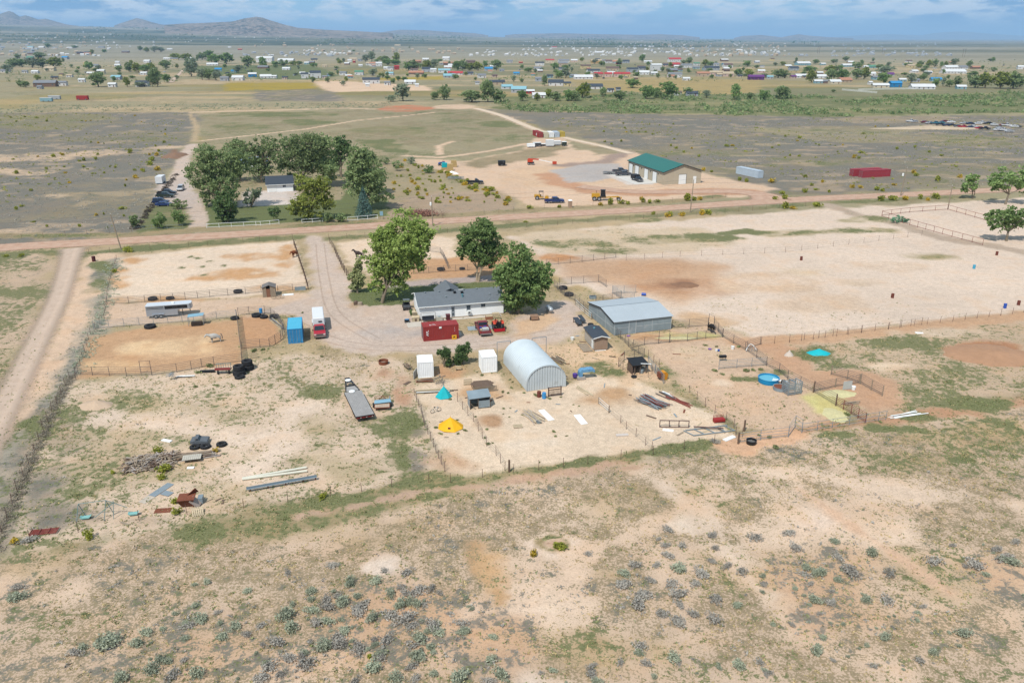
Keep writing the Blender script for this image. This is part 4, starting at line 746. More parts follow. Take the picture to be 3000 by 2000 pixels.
def container(label, A, rz, w, l, m, group=None, door='near', h=CH, roofm=None, name='shipping_container'):
    """A: near left ground corner; x along the near face"""
    T = thing(name, label, 'container', A, rz, group); fr = MB()
    for x in (0, w):
        for y in (0, l): fr.box((x+(.06 if x == 0 else -.06), y+(.06 if y == 0 else -.06), h/2), (.12, .12, h))
    for z in (.08, h-.06):
        for y in (.05, l-.05): fr.box((w/2, y, z), (w-.24, .10, .13))
        for x in (.05, w-.05): fr.box((x, l/2, z), (.10, l-.24, .13))
    fr.build('frame', m, T)
    sides = {'near': ((.1, .06), (w-.1, .06)), 'right': ((w-.06, .1), (w-.06, l-.1)), 'far': ((w-.1, l-.06), (.1, l-.06)), 'left': ((.06, l-.1), (.06, .1))}
    for k, (a, b) in sides.items():
        if k == door: continue
        wave(MB(), a, b, .12, h-.1).build('side_panel', m, T)
    rf = MB(); n = max(6, round(max(w, l)/.5)); lx = w > l
    rf.box((w/2, l/2, h-.02), (w-.16, l-.16, .03))
    for i in range(n):
        if lx: rf.box((.2+(w-.4)*(i+.5)/n, l/2, h+.002), ((w-.4)/n*.5, l-.5, .02))
        else: rf.box((w/2, .2+(l-.4)*(i+.5)/n, h+.002), (w-.5, (l-.4)/n*.5, .02))
    rf.build('roof_panel', roofm or m, T)
    if door in sides:
        a, b = map(lambda q: Vector((q[0], q[1], 0)), sides[door]); dd = (b-a); Ld = dd.length; dd.normalize(); nn = Vector((dd.y, -dd.x, 0))
        for s in (0, 1):
            c = a+dd*Ld*(.25+.5*s)+nn*.0; ang = math.atan2(dd.y, dd.x)
            dm = MB().box((0, 0, 0), (Ld/2-.03, .06, h-.3))
            for z in (-.75, 0, .75): dm.box((0, -.035, z), (Ld/2-.16, .02, .55))
            dr = dm.build('door', m, T, (c.x, c.y, h/2), ang)
            for q in (-.25, .22): MB().cyl((q, -.07, -h/2+.2), (q, -.07, h/2-.2), .025, None, 6).build('lock_rod', STEEL, dr)
    return T
M_CRED = mat('container_red', C(168,62,58), .6, 0, .10, .8, 0, .3, (C(150,90,74), .6, .5)); M_CBLUE = mat('container_blue', C(58,150,206), .6, 0, .10, 1.2, 0, .3, (C(176,214,230), .58, .55)); M_CCYAN = mat('container_cyan_roof', C(92,196,228), .55, 0, .06, 1, 0, .3); M_CWHITE = mat('container_white', C(238,238,236,1.4), .55, 0, .05, 1); M_CMAROON = mat('container_maroon', C(176,64,74), .6, 0, .08, .6, 0, .3, (C(196,150,150), .68, .5)); M_CYEL = mat('container_yellow', C(206,178,70), .6, 0, .1, 1)
PR = R(15.0)          # the plots lie at this angle
# --- red container with lettering
rc = container('red twenty-foot shipping container in front of the white house', G(1241.4,1000.4), R(14.2), 6.06, 2.5, M_CRED, None, 'left')
def text(name, s, size, m, parent, loc, rot):
    cu = bpy.data.curves.new(name, 'FONT'); cu.body = s; cu.size = size; cu.extrude = .006; cu.align_x = 'CENTER'; cu.align_y = 'CENTER'; cu.materials.append(m)
    t_ = bpy.data.objects.new('tmp', cu); COL.objects.link(t_); bpy.context.view_layer.update(); me = bpy.data.meshes.new_from_object(t_.evaluated_get(bpy.context.evaluated_depsgraph_get())); bpy.data.objects.remove(t_)
    o = obj(name, me, parent, loc); o.rotation_euler = rot; return o
text('lettering', 'APL', .62, WHITE2, rc, (.70, -.065, 1.45), (R(90), R(-90), 0))
for k, ch in enumerate('L3U6'): text('lettering', ch, .17, WHITE2, rc, (5.35, -.055, 2.1-.2*k), (R(90), 0, 0))
text('roof_lettering', '2-YL', .62, WHITE2, rc, (1.7, .75, CH+.03), (0, 0, R(8)))
MB().box((2.9, -.05, 2.28), (.42, .02, .32)).build('notice', WHITE2, rc)
sg = thing('warning_sign', 'yellow square road sign leaning on the red container', 'sign', G(1331,994), R(14)); MB().box((0, 0, .42), (.82, .03, .76), 0, Matrix.Rotation(R(-10), 3, 'X')).build('sign_plate', mat('sign_yellow', C(240,176,44), .6, 0, .05), sg); tri = MB(); tri.add([(-.18, -.03, .30), (.20, -.06, .42), (.02, -.055, .62), (-.2, -.04, .46)], [(0, 1, 2), (0, 2, 3)]); tri.build('symbol', BLACK, sg)
container('blue container with pale cyan roof beside the red pickup', G(844.9,1007.4), R(13.5), CW, 6.06, M_CBLUE, None, 'near', CH, M_CCYAN)
for lb, A in (('left one of the two small white storage containers', Z('B5',295,502)), ('right one of the two small white storage containers', Z('B5',1028,442))):
    container(lb, A, R(9 if 'left' in lb else 12), CW*.97, 2.99, M_CWHITE, 'small white storage containers', 'far')
# --- the white house
hs = thing('white_house', 'long white single-storey house with grey shingle roof and lawn behind', 'house', Z('B3',380,890), R(14.2)); HL, HD, HE, HR = 15.6, 8.0, 2.75, 4.15
def wallp(mb, a, b, z0, z1, t=.12):
    a = Vector(a); b = Vector(b); d = (b-a); n = Vector((d.y, -d.x)).normalized()*t; return mb.plate([a, b, b-n, a-n], z0, z1)
MB().box((HL/2, .06, HE/2+.1), (HL-.004, .12, HE-.2)).build('wall', WHITE, hs); MB().box((HL/2, HD-.06, HE/2+.1), (HL-.004, .12, HE-.2)).build('wall', WHITE, hs)
for x in (.06, HL-.06): MB().add([(x-.06, .12, .2), (x+.06, .12, .2), (x+.06, HD-.12, .2), (x-.06, HD-.12, .2), (x-.06, .12, HE-.05), (x+.06, .12, HE-.05), (x+.06, HD-.12, HE-.05), (x-.06, HD-.12, HE-.05), (x-.06, HD/2, HR-.12), (x+.06, HD/2, HR-.12)], [(0,1,2,3),(0,4,5,1),(3,2,6,7),(0,3,7,8,4),(1,5,9,6,2),(4,8,9,5),(8,7,6,9)]).build('gable_wall', WHITE, hs)
MB().box((HL/2, .02, .1), (HL+.04, .1, .24)).build('skirting', mat('skirt', C(196,174,148), .9), hs)
for s, y0 in ((1, -.4), (-1, HD+.4)):
    MB().slab((-.35, y0, HE-.10), (HL+.35, y0, HE-.10), (HL+.35, HD/2, HR), (-.35, HD/2, HR), .12).build('roof', SHINGLE, hs)
MB().box((HL/2, -.43, HE-.14), (HL+.7, .06, .16)).build('gutter', WHITE2, hs)
for x in (-.37, HL+.37):
    b_ = MB(); b_._bar((x, -.4, HE-.17), (x, HD/2, HR-.07), .05, .16)._bar((x, HD+.4, HE-.17), (x, HD/2, HR-.07), .05, .16); b_.build('fascia', WHITE2, hs)
xg, wg = 6.3, 2.4
cg = MB(); cg.slab((xg-wg, HD+1.0, HE+.35), (xg, HD+1.0, HR+.55), (xg, 3.2, HR+.55), (xg-wg, 5.2, HE+.35), .1); cg.slab((xg+wg, HD+1.0, HE+.35), (xg, HD+1.0, HR+.55), (xg, 3.2, HR+.55), (xg+wg, 5.2, HE+.35), .1); cg.build('cross_gable', SHINGLE, hs)
MB().add([(xg-wg+.2, HD+.7, .2), (xg+wg-.2, HD+.7, .2), (xg+wg-.2, HD+.7, HE+.4), (xg, HD+.7, HR+.4), (xg-wg+.2, HD+.7, HE+.4)], [(0, 1, 2, 3, 4)]).build('gable_front', WHITE, hs)
def window(par, x, z, w, h, y=-.01, split=True, fm=None):
    f = MB(); t = .07
    f.box((x, y-.02, z+h/2), (w+2*t, .06, t)).box((x, y-.02, z-h/2), (w+2*t, .06, t)).box((x-w/2-t/2, y-.02, z), (t, .06, h-t)).box((x+w/2+t/2, y-.02, z), (t, .06, h-t))
    o = f.build('window', fm or WHITE2, par)
    if split:
        for s in (-1, 1): MB().box((x+s*w/4, y-.005, z), (w/2-.04, .02, h-.06)).build('pane', GLASS, o)
    else:
        for s in (-1, 1): MB().box((x, y-.005, z+s*h/4), (w-.04, .02, h/2-.04)).build('pane', GLASS, o)
    return o
window(hs, 9.0, 1.75, .75, 1.0, -.01, False); window(hs, 11.75, 2.0, .8, .75)
d_ = MB().box((6.1, -.02, 1.25), (.62, .05, 1.9)).build('door', mat('screen_door', C(196,200,204), .6), hs); MB().box((6.1, -.05, 1.65), (.44, .02, .8)).build('pane', GLASS, d_); MB().box((6.1, -.05, .75), (.44, .02, .6)).build('pane', GLASS, d_); MB().box((5.84, -.06, 1.2), (.05, .05, .1)).build('handle', STEEL, d_)
MB().box((9.05, -.25, 1.02), (.62, .5, .42)).build('window_cooler', WHITE2, hs); MB().box((9.05, -.505, 1.0), (.4, .01, .26)).build('cooler_grille', BLACK, hs)
MB().box((1.1, -.03, 2.35), (.16, .12, .12)).build('wall_lamp', BLACK, hs)
sv = lambda x, f: (x, HD/2*f-.0, HE+(HR-HE)*f)
for x, f in ((1.6,.92),(4.2,.92),(6.6,.92),(8.9,.92),(11.3,.92),(5.2,.5),(13.4,.45),(13.0,.1)):
    p_ = sv(x, f); MB().lathe([(.14, 0), (.14, .12), (.18, .13), (.18, .2), (.05, .24)], 10, p_).build('roof_vent', STEEL, hs)
for x, f in ((7.0, .75), (8.35, .7)): p_ = sv(x, f); MB().box((p_[0], p_[1], p_[2]+.15), (.4, .4, .3)).box((p_[0], p_[1], p_[2]+.34), (.5, .5, .06)).build('chimney', BLACK, hs)
p_ = sv(8.2, .42); MB().lathe([(.13, 0), (.13, .45), (.2, .5), (.2, .6), (.0, .66)], 10, p_).build('flue', mat('teal_flue', C(110,164,176), .5), hs)
MB().box((8.35, HD*.47, HR-.02+.05), (.9, .1, .12)).build('ridge_vent', WHITE2, hs)
for x0, x1, y0, y1 in ((-2.6, 1.1, -3.2, -.5), (3.4, 5.7, -3.4, -.15), (5.72, 15, -1.1, -.1), (4.7, 6.0, -9.5, -3.42)):
    o_ = MB().plate([(x0, y0), (x1, y0), (x1, y1), (x0, y1)], -.05, .06).build('patio_slab', CONC, None, hs.location, R(14.2)); struct(o_)
# --- the grey barn
bn = thing('metal_barn', 'large square grey metal barn with shallow pale roof', 'barn', Z('B4',780,797), R(17.4)); BW, BD, BE, BR = 10.9, 11.4, 2.55, 3.45
for k in range(8):
    x0, x1 = BW*k/8, BW*(k+1)/8
    if k == 2: continue
    MB().box(((x0+x1)/2, .02, BE*.25+.03), (x1-x0-.015, .04, BE*.5-.06)).build('wall_sheet', GALV, bn); MB().box(((x0+x1)/2, .02, BE*.75-.01), (x1-x0-.015, .04, BE*.5-.06)).build('wall_sheet', GALV, bn)
dr = MB().box((BW*2.5/8, .0, BE*.5-.02), (BW/8-.06, .05, BE-.12)).build('door', GALV, bn); f_ = MB()
for x in (-.62, .62): f_.box((BW*2.5/8+x, -.035, BE*.5-.02), (.06, .03, BE-.1))
for z in (.08, BE-.08): f_.box((BW*2.5/8, -.037, z), (1.3, .03, .06))
f_.build('frame', mat('pale_batten', C(206,212,212), .5), dr)
for k in range(8):
    y0, y1 = BD*k/8, BD*(k+1)/8
    hz = lambda y: BE+(BR-BE)*(1-abs(y/BD*2-1))-.10
    for x in (.02, BW-.02):
        MB().box((x, (y0+y1)/2, BE*.25+.03), (.04, y1-y0-.015, BE*.5-.06)).build('wall_sheet', GALV, bn)
        a, b = y0+.0075, y1-.0075; MB().add([(x-.02, a, BE*.5+.02), (x+.02, a, BE*.5+.02), (x+.02, b, BE*.5+.02), (x-.02, b, BE*.5+.02), (x-.02, a, hz(a)-.12), (x+.02, a, hz(a)-.12), (x+.02, b, hz(b)-.12), (x-.02, b, hz(b)-.12)], [(0,1,2,3),(4,5,6,7),(0,1,5,4),(1,2,6,5),(2,3,7,6),(3,0,4,7)]).build('wall_sheet', GALV, bn)
MB().box((BW/2, BD-.02, BE/2), (BW-.1, .04, BE-.1)).build('back_wall', GALV, bn)
bt = MB().box((BW/2, -.012, BE*.5), (BW, .02, .07)); bt.box((-.012, BD/2, BE*.5), (.02, BD, .07))
for x in (0.02, BW*2/8, BW*3/8, BW*5.3/8, BW-.02): bt.box((x, -.014, BE/2), (.07, .024, BE-.1))
for y in (.02, BD*.33, BD*.66, BD-.02): bt.box((-.014, y, BE/2), (.024, .07, BE-.1))
bt.build('batten', mat('pale_batten', (0, 0, 0)), bn)
for y0, y1 in ((-.25, BD/2), (BD+.25, BD/2)):
    for k in range(6): MB().slab((-.25+k*(BW+.5)/6, y0, BE), (-.25+(k+1)*(BW+.5)/6-.01, y0, BE), (-.25+(k+1)*(BW+.5)/6-.01, y1, BR), (-.25+k*(BW+.5)/6, y1, BR), .05).build('roof_sheet', ROOFMET, bn)
MB().box((BW/2, BD/2, BR+.01), (BW+.5, .18, .05)).build('ridge_cap', STEEL, bn)
b_ = MB(); b_._bar((-.27, -.25, BE-.08), (-.27, BD/2, BR-.08), .05, .14)._bar((-.27, BD+.25, BE-.08), (-.27, BD/2, BR-.08), .05, .14); b_.build('fascia', BLACK, bn)
# --- quonset hut
QW, QL, QH, QS = 6.0, 11.2, 3.7, 1.05
qh = thing('quonset_hut', 'pale ribbed steel quonset hut with arched roof', 'hut', Z('B5',1545,655), R(18)); QM = mat('quonset_steel', C(212,220,222,1.1), .4, .0, .10, .6, 0, .5, (C(176,180,178), .60, .5))
def qprof(t):       # t 0..1 across
    a = math.pi*(1-t); x = QW/2+QW/2*math.cos(a)*1.0; z = QS+(QH-QS)*math.sin(a)**.92 if 0 < t < 1 else QS
    return x, z
nx, ny = 26, 111; vs = []
for jy in range(ny):
    y = QL*jy/(ny-1); off = .085*(.5+.5*math.cos(2*math.pi*y/.56))
    for ix in range(nx+3):
        if ix == 0: x, z = -off, .05
        elif ix == nx+2: x, z = QW+off, .05
        else:
            x, z = qprof((ix-1)/nx); cx, cz = QW/2, QS; d = Vector((x-cx, z-cz)); d = d.normalized()*off if d.length > 0 else d; x += d.x; z += d.y
        vs.append((x, y, z))
fc = [(jy*(nx+3)+ix, jy*(nx+3)+ix+1, (jy+1)*(nx+3)+ix+1, (jy+1)*(nx+3)+ix) for jy in range(ny-1) for ix in range(nx+2)]
MB().add(vs, fc).build('arched_shell', QM, qh, smooth=True)
def endwall(y, n=15):
    for k in range(n):
        x0, x1 = QW*k/n, QW*(k+1)/n; zt = lambda x: qprof(min(max(.5-math.asin(max(-1, min(1, (QW/2-x)/(QW/2))))/math.pi, 0), 1))[1]-.03
        a, b = x0+.01, x1-.01; m_ = MB(); e = .05
        m_.add([(a, y, .03), (a+e, y-.07, .03), (b-e, y-.07, .03), (b, y, .03), (a, y, zt(a)), (a+e, y-.07, zt(a+e)), (b-e, y-.07, zt(b-e)), (b, y, zt(b))], [(0,1,5,4),(1,2,6,5),(2,3,7,6),(3,0,4,7),(4,5,6,7),(0,3,2,1)]); m_.build('end_panel', QM, qh)
endwall(.12); endwall(QL-.08)
ar = MB(); pts = [(0, 0, .05)]+[(qprof(i/24)[0], 0, qprof(i/24)[1]) for i in range(25)]+[(QW, 0, .05)]; ar.tube(pts, .06, 6); ar.build('end_arch', QM, qh)
g2 = thing('door_track', 'tall thin steel door frame standing behind the quonset hut', 'door frame', qh.location, R(18))
for x0, x1 in ((-1.0, 1.2), (QW-1.2, QW+1.2)):
    for x in (x0, x1): MB().cyl((x, QL+.35, 0), (x, QL+.35, 3.6), .05, None, 6).build('post', STEEL, g2)
    MB().cyl((x0, QL+.35, 3.6), (x1, QL+.35, 3.6), .05, None, 6).build('rail', STEEL, g2)
# --- brown shed
sh = thing('brown_shed', 'small brown shed with dark sloping roof and white side door', 'shed', Z('B4',550,974), R(12)); SB = mat('brown_siding', C(176,150,128), .85, 0, .14, 2, .01); SW_, SD_, SE = 2.3, 5.4, 2.25
for k in range(9): MB().box((SW_*(k+.5)/9, .03, SE/2+.12), (SW_/9-.012, .06, SE-.1)).build('board', SB, sh)
MB().box((.03, SD_/2, SE/2+.1), (.06, SD_-.12, SE-.12)).build('wall', mat('pale_siding', C(206,196,182), .8), sh); MB().box((SW_-.03, SD_/2, SE/2+.1), (.06, SD_-.12, SE-.12)).build('wall', SB, sh); MB().box((SW_/2, SD_-.03, SE/2+.1), (SW_, .06, SE-.12)).build('wall', SB, sh)
d_ = MB().box((-.02, 1.0, 1.15), (.05, .75, 1.95)).build('door', WHITE2, sh); MB().box((-.06, 1.3, 1.1), (.04, .05, .1)).build('handle', BLACK, sh) and None
for x0, x1 in ((-.3, SW_/2), (SW_+.3, SW_/2)): MB().slab((x0, -.3, SE+.05), (x0, SD_+.1, SE+.05), (x1, SD_+.1, SE+.42), (x1, -.3, SE+.42), .1).build('roof', SHINGLE_D, sh)
f_ = MB(); f_._bar((-.3, -.32, SE+.0), (SW_/2, -.32, SE+.36), .04, .14)._bar((SW_+.3, -.32, SE+.0), (SW_/2, -.32, SE+.36), .04, .14); f_.build('fascia', WHITE2, sh)
MB().lathe([(.13, 0), (.13, .12), (.2, .16), (.16, .3), (.02, .34)], 10, (1.0, 3.4, SE+.36)).build('roof_vent', mat('teal_flue', (0,0,0)), sh); MB().box((1.1, -.02, .05), (1.9, .1, .1)).build('sill', WHITE2, sh)
for k in range(7): MB().box((-1.75+k*.24, 1.6, .12), (.22, 3.6, .04)).build('deck_board', WOOD, sh)
ro = thing('shingle_sheets', 'two dark shingled roof panels lying behind the brown shed', 'roof panels', Z('B4',420,690), R(105))
MB().slab((0, 0, .5), (2.6, 0, .9), (2.6, 1.0, .95), (0, 1.0, .55), .08).build('panel', SHINGLE_D, ro); MB().slab((.9, -.95, .7), (3.4, -.95, 1.0), (3.4, -.2, 1.0), (.9, -.2, .72), .08).build('panel', SHINGLE_D, ro)
for x, y in ((.1, .1), (.1, .9), (2.4, .1), (2.4, .9), (3.2, -.8)): MB().box((x, y, .3), (.1, .1, .9)).build('post', WOOD_D, ro)
# --- open galvanised shelter
sl = thing('stock_shelter', 'open galvanised metal stock shelter with slanted roof', 'shelter', Z('B5',893,860), R(14)); 
MB().slab((-.15, -.1, 1.62), (2.95, -.1, 1.72), (2.95, 2.0, 2.05), (-.15, 2.0, 1.95), .05).build('roof', GALV, sl)
MB().slab((.0, .0, .05), (.0, .0, 1.55), (.0, 1.9, 1.8), (.0, 1.9, .05), .05).build('side_sheet', GALV, sl); MB().box((2.78, .95, .85), (.05, 1.9, 1.6)).build('side_sheet', GALV, sl); MB().box((1.4, 1.9, .9), (2.8, .05, 1.7)).build('back_sheet', GALV, sl)
for z in (.3, .66, 1.0): MB().box((1.98, .0, z), (1.6, .05, .34)).build('front_sheet', GALV, sl)
for x, y, z in ((0, 0, 1.6), (1.15, 0, 1.62), (2.8, 0, 1.66)): MB().cyl((x, y, 0), (x, y, z), .05, None, 6).build('post', WOOD_D, sl)
MB()._bar((.1, -.08, .9), (.75, -.12, .05), .12, .04).build('brace', WOOD, sl)
# --- dog shed with dark roof
ds = thing('goat_shed', 'small wooden animal shed with black roof in the wire pen', 'shed', Z('B4',1000,1240), R(14)); 
MB().slab((-.3, -.3, 1.55), (2.5, -.3, 1.5), (2.2, 1.9, 2.0), (-.45, 1.9, 2.05), .06).build('roof', BLACK, ds); MB()._bar((1.1, -.1, 1.72), (2.7, -.35, 1.6), .18, .05).build('plank', WHITE2, ds)
for k in range(10): MB().box((-.2, .1+k*.18, .8), (.05, .17, 1.6)).build('board', WOOD_D, ds)
for x in (.2, 1.1, 2.1): MB().box((x, 0, .75), (.12, .12, 1.5)).build('post', WOOD_D, ds)
MB().box((1.0, 1.7, .8), (2.2, .05, 1.6)).build('back_wall', WOOD_D, ds); MB().box((1.7, .8, .55), (.9, 1.2, .06)).build('shelf', WOOD, ds); MB().lathe([(.3, 0), (.34, .5), (.3, .62)], 10, (1.4, .2, .0)).build('tub', GALV, ds); MB().box((2.3, .3, .95), (.5, .05, .7)).build('sheet', GALV, ds)
# --- small garden hut in the alley
gh = thing('tack_hut', 'small weathered wooden hut with brown door between the paddocks', 'hut', Z('B2',668,672), R(13)); GW, GD, GE = 2.5, 2.2, 2.0
for k in range(10):
    x = GW*(k+.5)/10
    if 3 <= k <= 5: continue
    MB().box((x, .03, GE/2+(GW/2-abs(x-GW/2))*.13), (GW/10-.012, .05, GE+(GW/2-abs(x-GW/2))*.26)).build('board', WOOD, gh)
MB().box((GW*.45, .0, .85), (GW*.3-.04, .05, 1.65)).build('door', mat('brown_door', C(150,104,80), .85), gh)
for x in (.03, GW-.03): MB().box((x, GD/2, GE/2), (.05, GD-.1, GE)).build('wall', WOOD, gh)
MB().box((GW/2, GD-.02, GE/2), (GW, .05, GE)).build('wall', WOOD, gh)
for x0, x1 in ((-.12, GW/2), (GW+.12, GW/2)): MB().slab((x0, -.15, GE-.02), (x0, GD+.15, GE-.02), (x1, GD+.15, GE+.5), (x1, -.15, GE+.5), .07).build('roof', mat('grey_roofing', C(132,126,122), .95), gh)
wl = thing('wagon_wheels', 'old wooden wagon wheels and boards leaning by the small hut', 'wagon wheels', Z('B2',780,690), R(13))
for x in (0.2, 1.1, 1.8):
    w_ = MB()
    for a in range(14): w_.cyl((x+.42*math.cos(a*.449), -.1+.1*math.sin(a), .45+.42*math.sin(a*.449)), (x+.42*math.cos((a+1)*.449), -.1, .45+.42*math.sin((a+1)*.449)), .035, None, 5)
    for a in range(5): w_.cyl((x-.4*math.cos(a*.63), -.1, .45-.4*math.sin(a*.63)), (x+.4*math.cos(a*.63), -.1, .45+.4*math.sin(a*.63)), .02, None, 4)
    w_.build('wheel', WOOD, wl)
sl2 = tag(MB().plate([(0, 0), (2.2, .1), (2.1, 1.0), (-.1, .9)], .02, .12).build('white_board', WHITE2, None, Z('B2',890,655), R(13)), 'pale flat board lying right of the small hut', 'board')
# --- green-roofed workshop
gb = thing('workshop_building', 'large tan metal workshop with dark green roof and white doors', 'workshop', Z('A7',1545,822), R(16.2)); WW, WL, WE, WR = 14.6, 30.0, 4.4, 6.9
for k in range(12): MB().box((.05, WL*(k+.5)/12, WE/2), (.1, WL/12-.02, WE)).build('wall_panel', TAN_W, gb); MB().box((WW-.05, WL*(k+.5)/12, WE/2), (.1, WL/12-.02, WE)).build('wall_panel', TAN_W, gb)
for y in (.05, WL-.05):
    for k in range(8):
        x0, x1 = WW*k/8+.01, WW*(k+1)/8-.01; hz = lambda x: WE+(WR-WE)*(1-abs(x/WW*2-1))-.06; x0 = max(x0, .1); x1 = min(x1, WW-.1)
        MB().add([(x0, y-.05, 0), (x1, y-.05, 0), (x1, y+.05, 0), (x0, y+.05, 0), (x0, y-.05, hz(x0)), (x1, y-.05, hz(x1)), (x1, y+.05, hz(x1)), (x0, y+.05, hz(x0))], [(0,1,2,3),(4,5,6,7),(0,1,5,4),(1,2,6,5),(2,3,7,6),(3,0,4,7)]).build('wall_panel', TAN_W, gb)
for x0 in (-.4, WW+.4):
    for k in range(10): MB().slab((x0, -.4+k*(WL+.8)/10, WE+.02), (x0, -.4+(k+1)*(WL+.8)/10-.015, WE+.02), (WW/2, -.4+(k+1)*(WL+.8)/10-.015, WR), (WW/2, -.4+k*(WL+.8)/10, WR), .08).build('roof_sheet', GREEN_R, gb)
f_ = MB(); f_._bar((-.4, -.43, WE-.05), (WW/2, -.43, WR-.07), .06, .22)._bar((WW+.4, -.43, WE-.05), (WW/2, -.43, WR-.07), .06, .22)._bar((-.42, -.4, WE-.06), (-.42, WL+.4, WE-.06), .06, .2); f_.build('fascia', mat('dark_trim', C(58,70,74), .6), gb)
for y in (7.0, 14.0, 22.0, 27.5):
    d_ = MB().box((-.04, y, 1.75), (.06, 3.0, 3.5)).build('door', WHITE2, gb); MB().box((-.02, y, 3.56), (.08, 3.4, .12)).box((-.02, y-1.62, 1.75), (.08, .16, 3.5)).box((-.02, y+1.62, 1.75), (.08, .16, 3.5)).build('frame', mat('dark_trim', (0,0,0)), d_)
for y in (4.2, 10.5, 18, 25): MB().box((-.1, y, 3.2), (.16, .3, .4)).build('wall_lamp', BLACK, gb)
d_ = MB().box((7.3, -.04, 1.65), (2.8, .06, 3.3)).build('door', WHITE2, gb); MB().box((7.3, -.02, 3.36), (3.1, .08, .12)).box((8.78, -.02, 1.65), (.14, .08, 3.3)).build('frame', mat('dark_trim', (0,0,0)), d_); MB().box((12.1, -.04, 1.25), (1.2, .06, 2.5)).build('door', WHITE2, gb)
struct(MB().plate([(-9, 4), (-.1, 4), (-.1, 29), (-9, 29)], -.05, .05).build('concrete_apron', mat('pale_concrete', C(228,222,212), .85, 0, .06), None, gb.location, R(16.2)))
# --- far containers
FG = 'shipping containers in the far field'
container('nearer of two maroon forty-foot containers in the grey field', Z('A8',868,757), R(16.5), 12.19, CW, M_CMAROON, FG, 'left'); container('farther of two maroon forty-foot containers in the grey field', Z('A8',868,757)+Vector((-2.2, 2.9, 0)), R(16.5), 12.19, CW, M_CMAROON, FG, 'left')
container('pale grey-white container alone in the field right of the workshop', Z('A7',2212,716), R(-64.5)+0, 12.19, CW, mat('container_pale', C(206,218,228), .55), FG, 'far')
for k, (lb, m_) in enumerate((('red container with white emblem at the left of the row', M_CRED), ('cream container second in the row on the lane', mat('container_cream', C(236,226,196), .6)), ('white container third in the row on the lane', M_CWHITE), ('grey-white container fourth in the row on the lane', mat('container_pale', (0,0,0))), ('yellow container at the right end of the row', M_CYEL))):
    T = container(lb, Z('A7',400,388)+Vector((k*2.95*.97, k*2.95*.22, 0)), R(13), 2.5, 12.19 if k == 0 else 6.06, m_, 'row of containers on the lane', 'near')
    if k == 0: MB().box((-.06, 4.0, 1.3), (.01, 1.2, 1.2), 0, Matrix.Rotation(R(45), 3, 'X')).box((-.065, 4.0, 1.3), (.01, 1.1, 1.1)).build('emblem', WHITE2, T)
# --- neighbour's garage and house glimpsed in the grove
ng = thing('garage', 'white garage with charcoal roof half hidden in the grove', 'garage', Z('A6',262,890), R(16)); 
MB().box((4.2, .05, 1.3), (8.4, .1, 2.6)).build('wall', WHITE, ng); MB().box((4.2, 7.95, 1.3), (8.4, .1, 2.6)).build('wall', WHITE, ng)
for x in (.05, 8.35): MB().add([(x-.05, .1, 0), (x+.05, .1, 0), (x+.05, 7.9, 0), (x-.05, 7.9, 0), (x-.05, .1, 2.6), (x+.05, .1, 2.6), (x+.05, 7.9, 2.6), (x-.05, 7.9, 2.6), (x-.05, 4, 4.5), (x+.05, 4, 4.5)], [(0,1,2,3),(0,4,5,1),(3,2,6,7),(0,3,7,8,4),(1,5,9,6,2),(4,8,9,5),(8,7,6,9)]).build('gable_wall', WHITE, ng)
for y0 in (-.5, 8.5): MB().slab((-.4, y0, 2.5), (8.8, y0, 2.5), (8.8, 4, 4.75), (-.4, 4, 4.75), .15).build('roof', SHINGLE_D, ng)
MB().box((1.8, -.01, 1.1), (2.6, .06, 2.1)).build('door', WHITE2, ng); window(ng, 5.6, 1.9, 1.0, .9); MB().box((4.2, -.52, 2.42), (9.2, .06, .16)).build('gutter', WHITE2, ng)
nh = thing('neighbour_house', 'blue-grey roofed house mostly hidden among the grove trees', 'house', G(690,500), R(16))
MB().box((6, 4, 1.4), (12, 8, 2.8)).build('wall', WHITE, nh)
for y0 in (-.5, 8.5): MB().slab((-.4, y0, 2.75), (12.4, y0, 2.75), (12.4, 4, 4.6), (-.4, 4, 4.6), .15).build('roof', mat('bluegrey_roof', C(150,168,186), .7), nh)
# ================================================================ vehicles
def paint_(name, c): return mat('paint_'+name, c, .32, 0, .05, 1.5, 0, .5)
_wheel = {}
def wheel(par, x, y, r=.38, w=.26, rim=True, name='wheel'):
    k = (round(r, 2), round(w, 2))
    if k not in _wheel:
        t_ = MB(); pr = [(r*.58, -w/2), (r*.93, -w/2), (r, -w/2+.05), (r, w/2-.05), (r*.93, w/2), (r*.58, w/2)]; n = 18
        vs = [(q*math.cos(2*math.pi*i/n), z, q*math.sin(2*math.pi*i/n)) for q, z in pr for i in range(n)]; t_.add(vs, [(j*n+i, j*n+(i+1) % n, (j+1)*n+(i+1) % n, (j+1)*n+i) for j in range(5) for i in range(n)])
        _wheel[k] = (t_.mesh('wheel', RUBBER, True), MB().cyl((0, -w*.38, 0), (0, w*.38, 0), r*.6, None, 12).mesh('rim', mat('rim_metal', C(196,200,204), .35, .5, .05)))
    o = obj(name, _wheel[k][0], par, (x, y, r))
    if rim: obj('rim', _wheel[k][1], o)
    return o
def taper(x0, x1, w0, z0, X0, X1, w1, z1):      # box whose top is smaller than its foot
    return MB().add([(x0,-w0,z0),(x1,-w0,z0),(x1,w0,z0),(x0,w0,z0),(X0,-w1,z1),(X1,-w1,z1),(X1,w1,z1),(X0,w1,z1)], [(3,2,1,0),(4,5,6,7),(0,1,5,4),(1,2,6,5),(2,3,7,6),(3,0,4,7)])
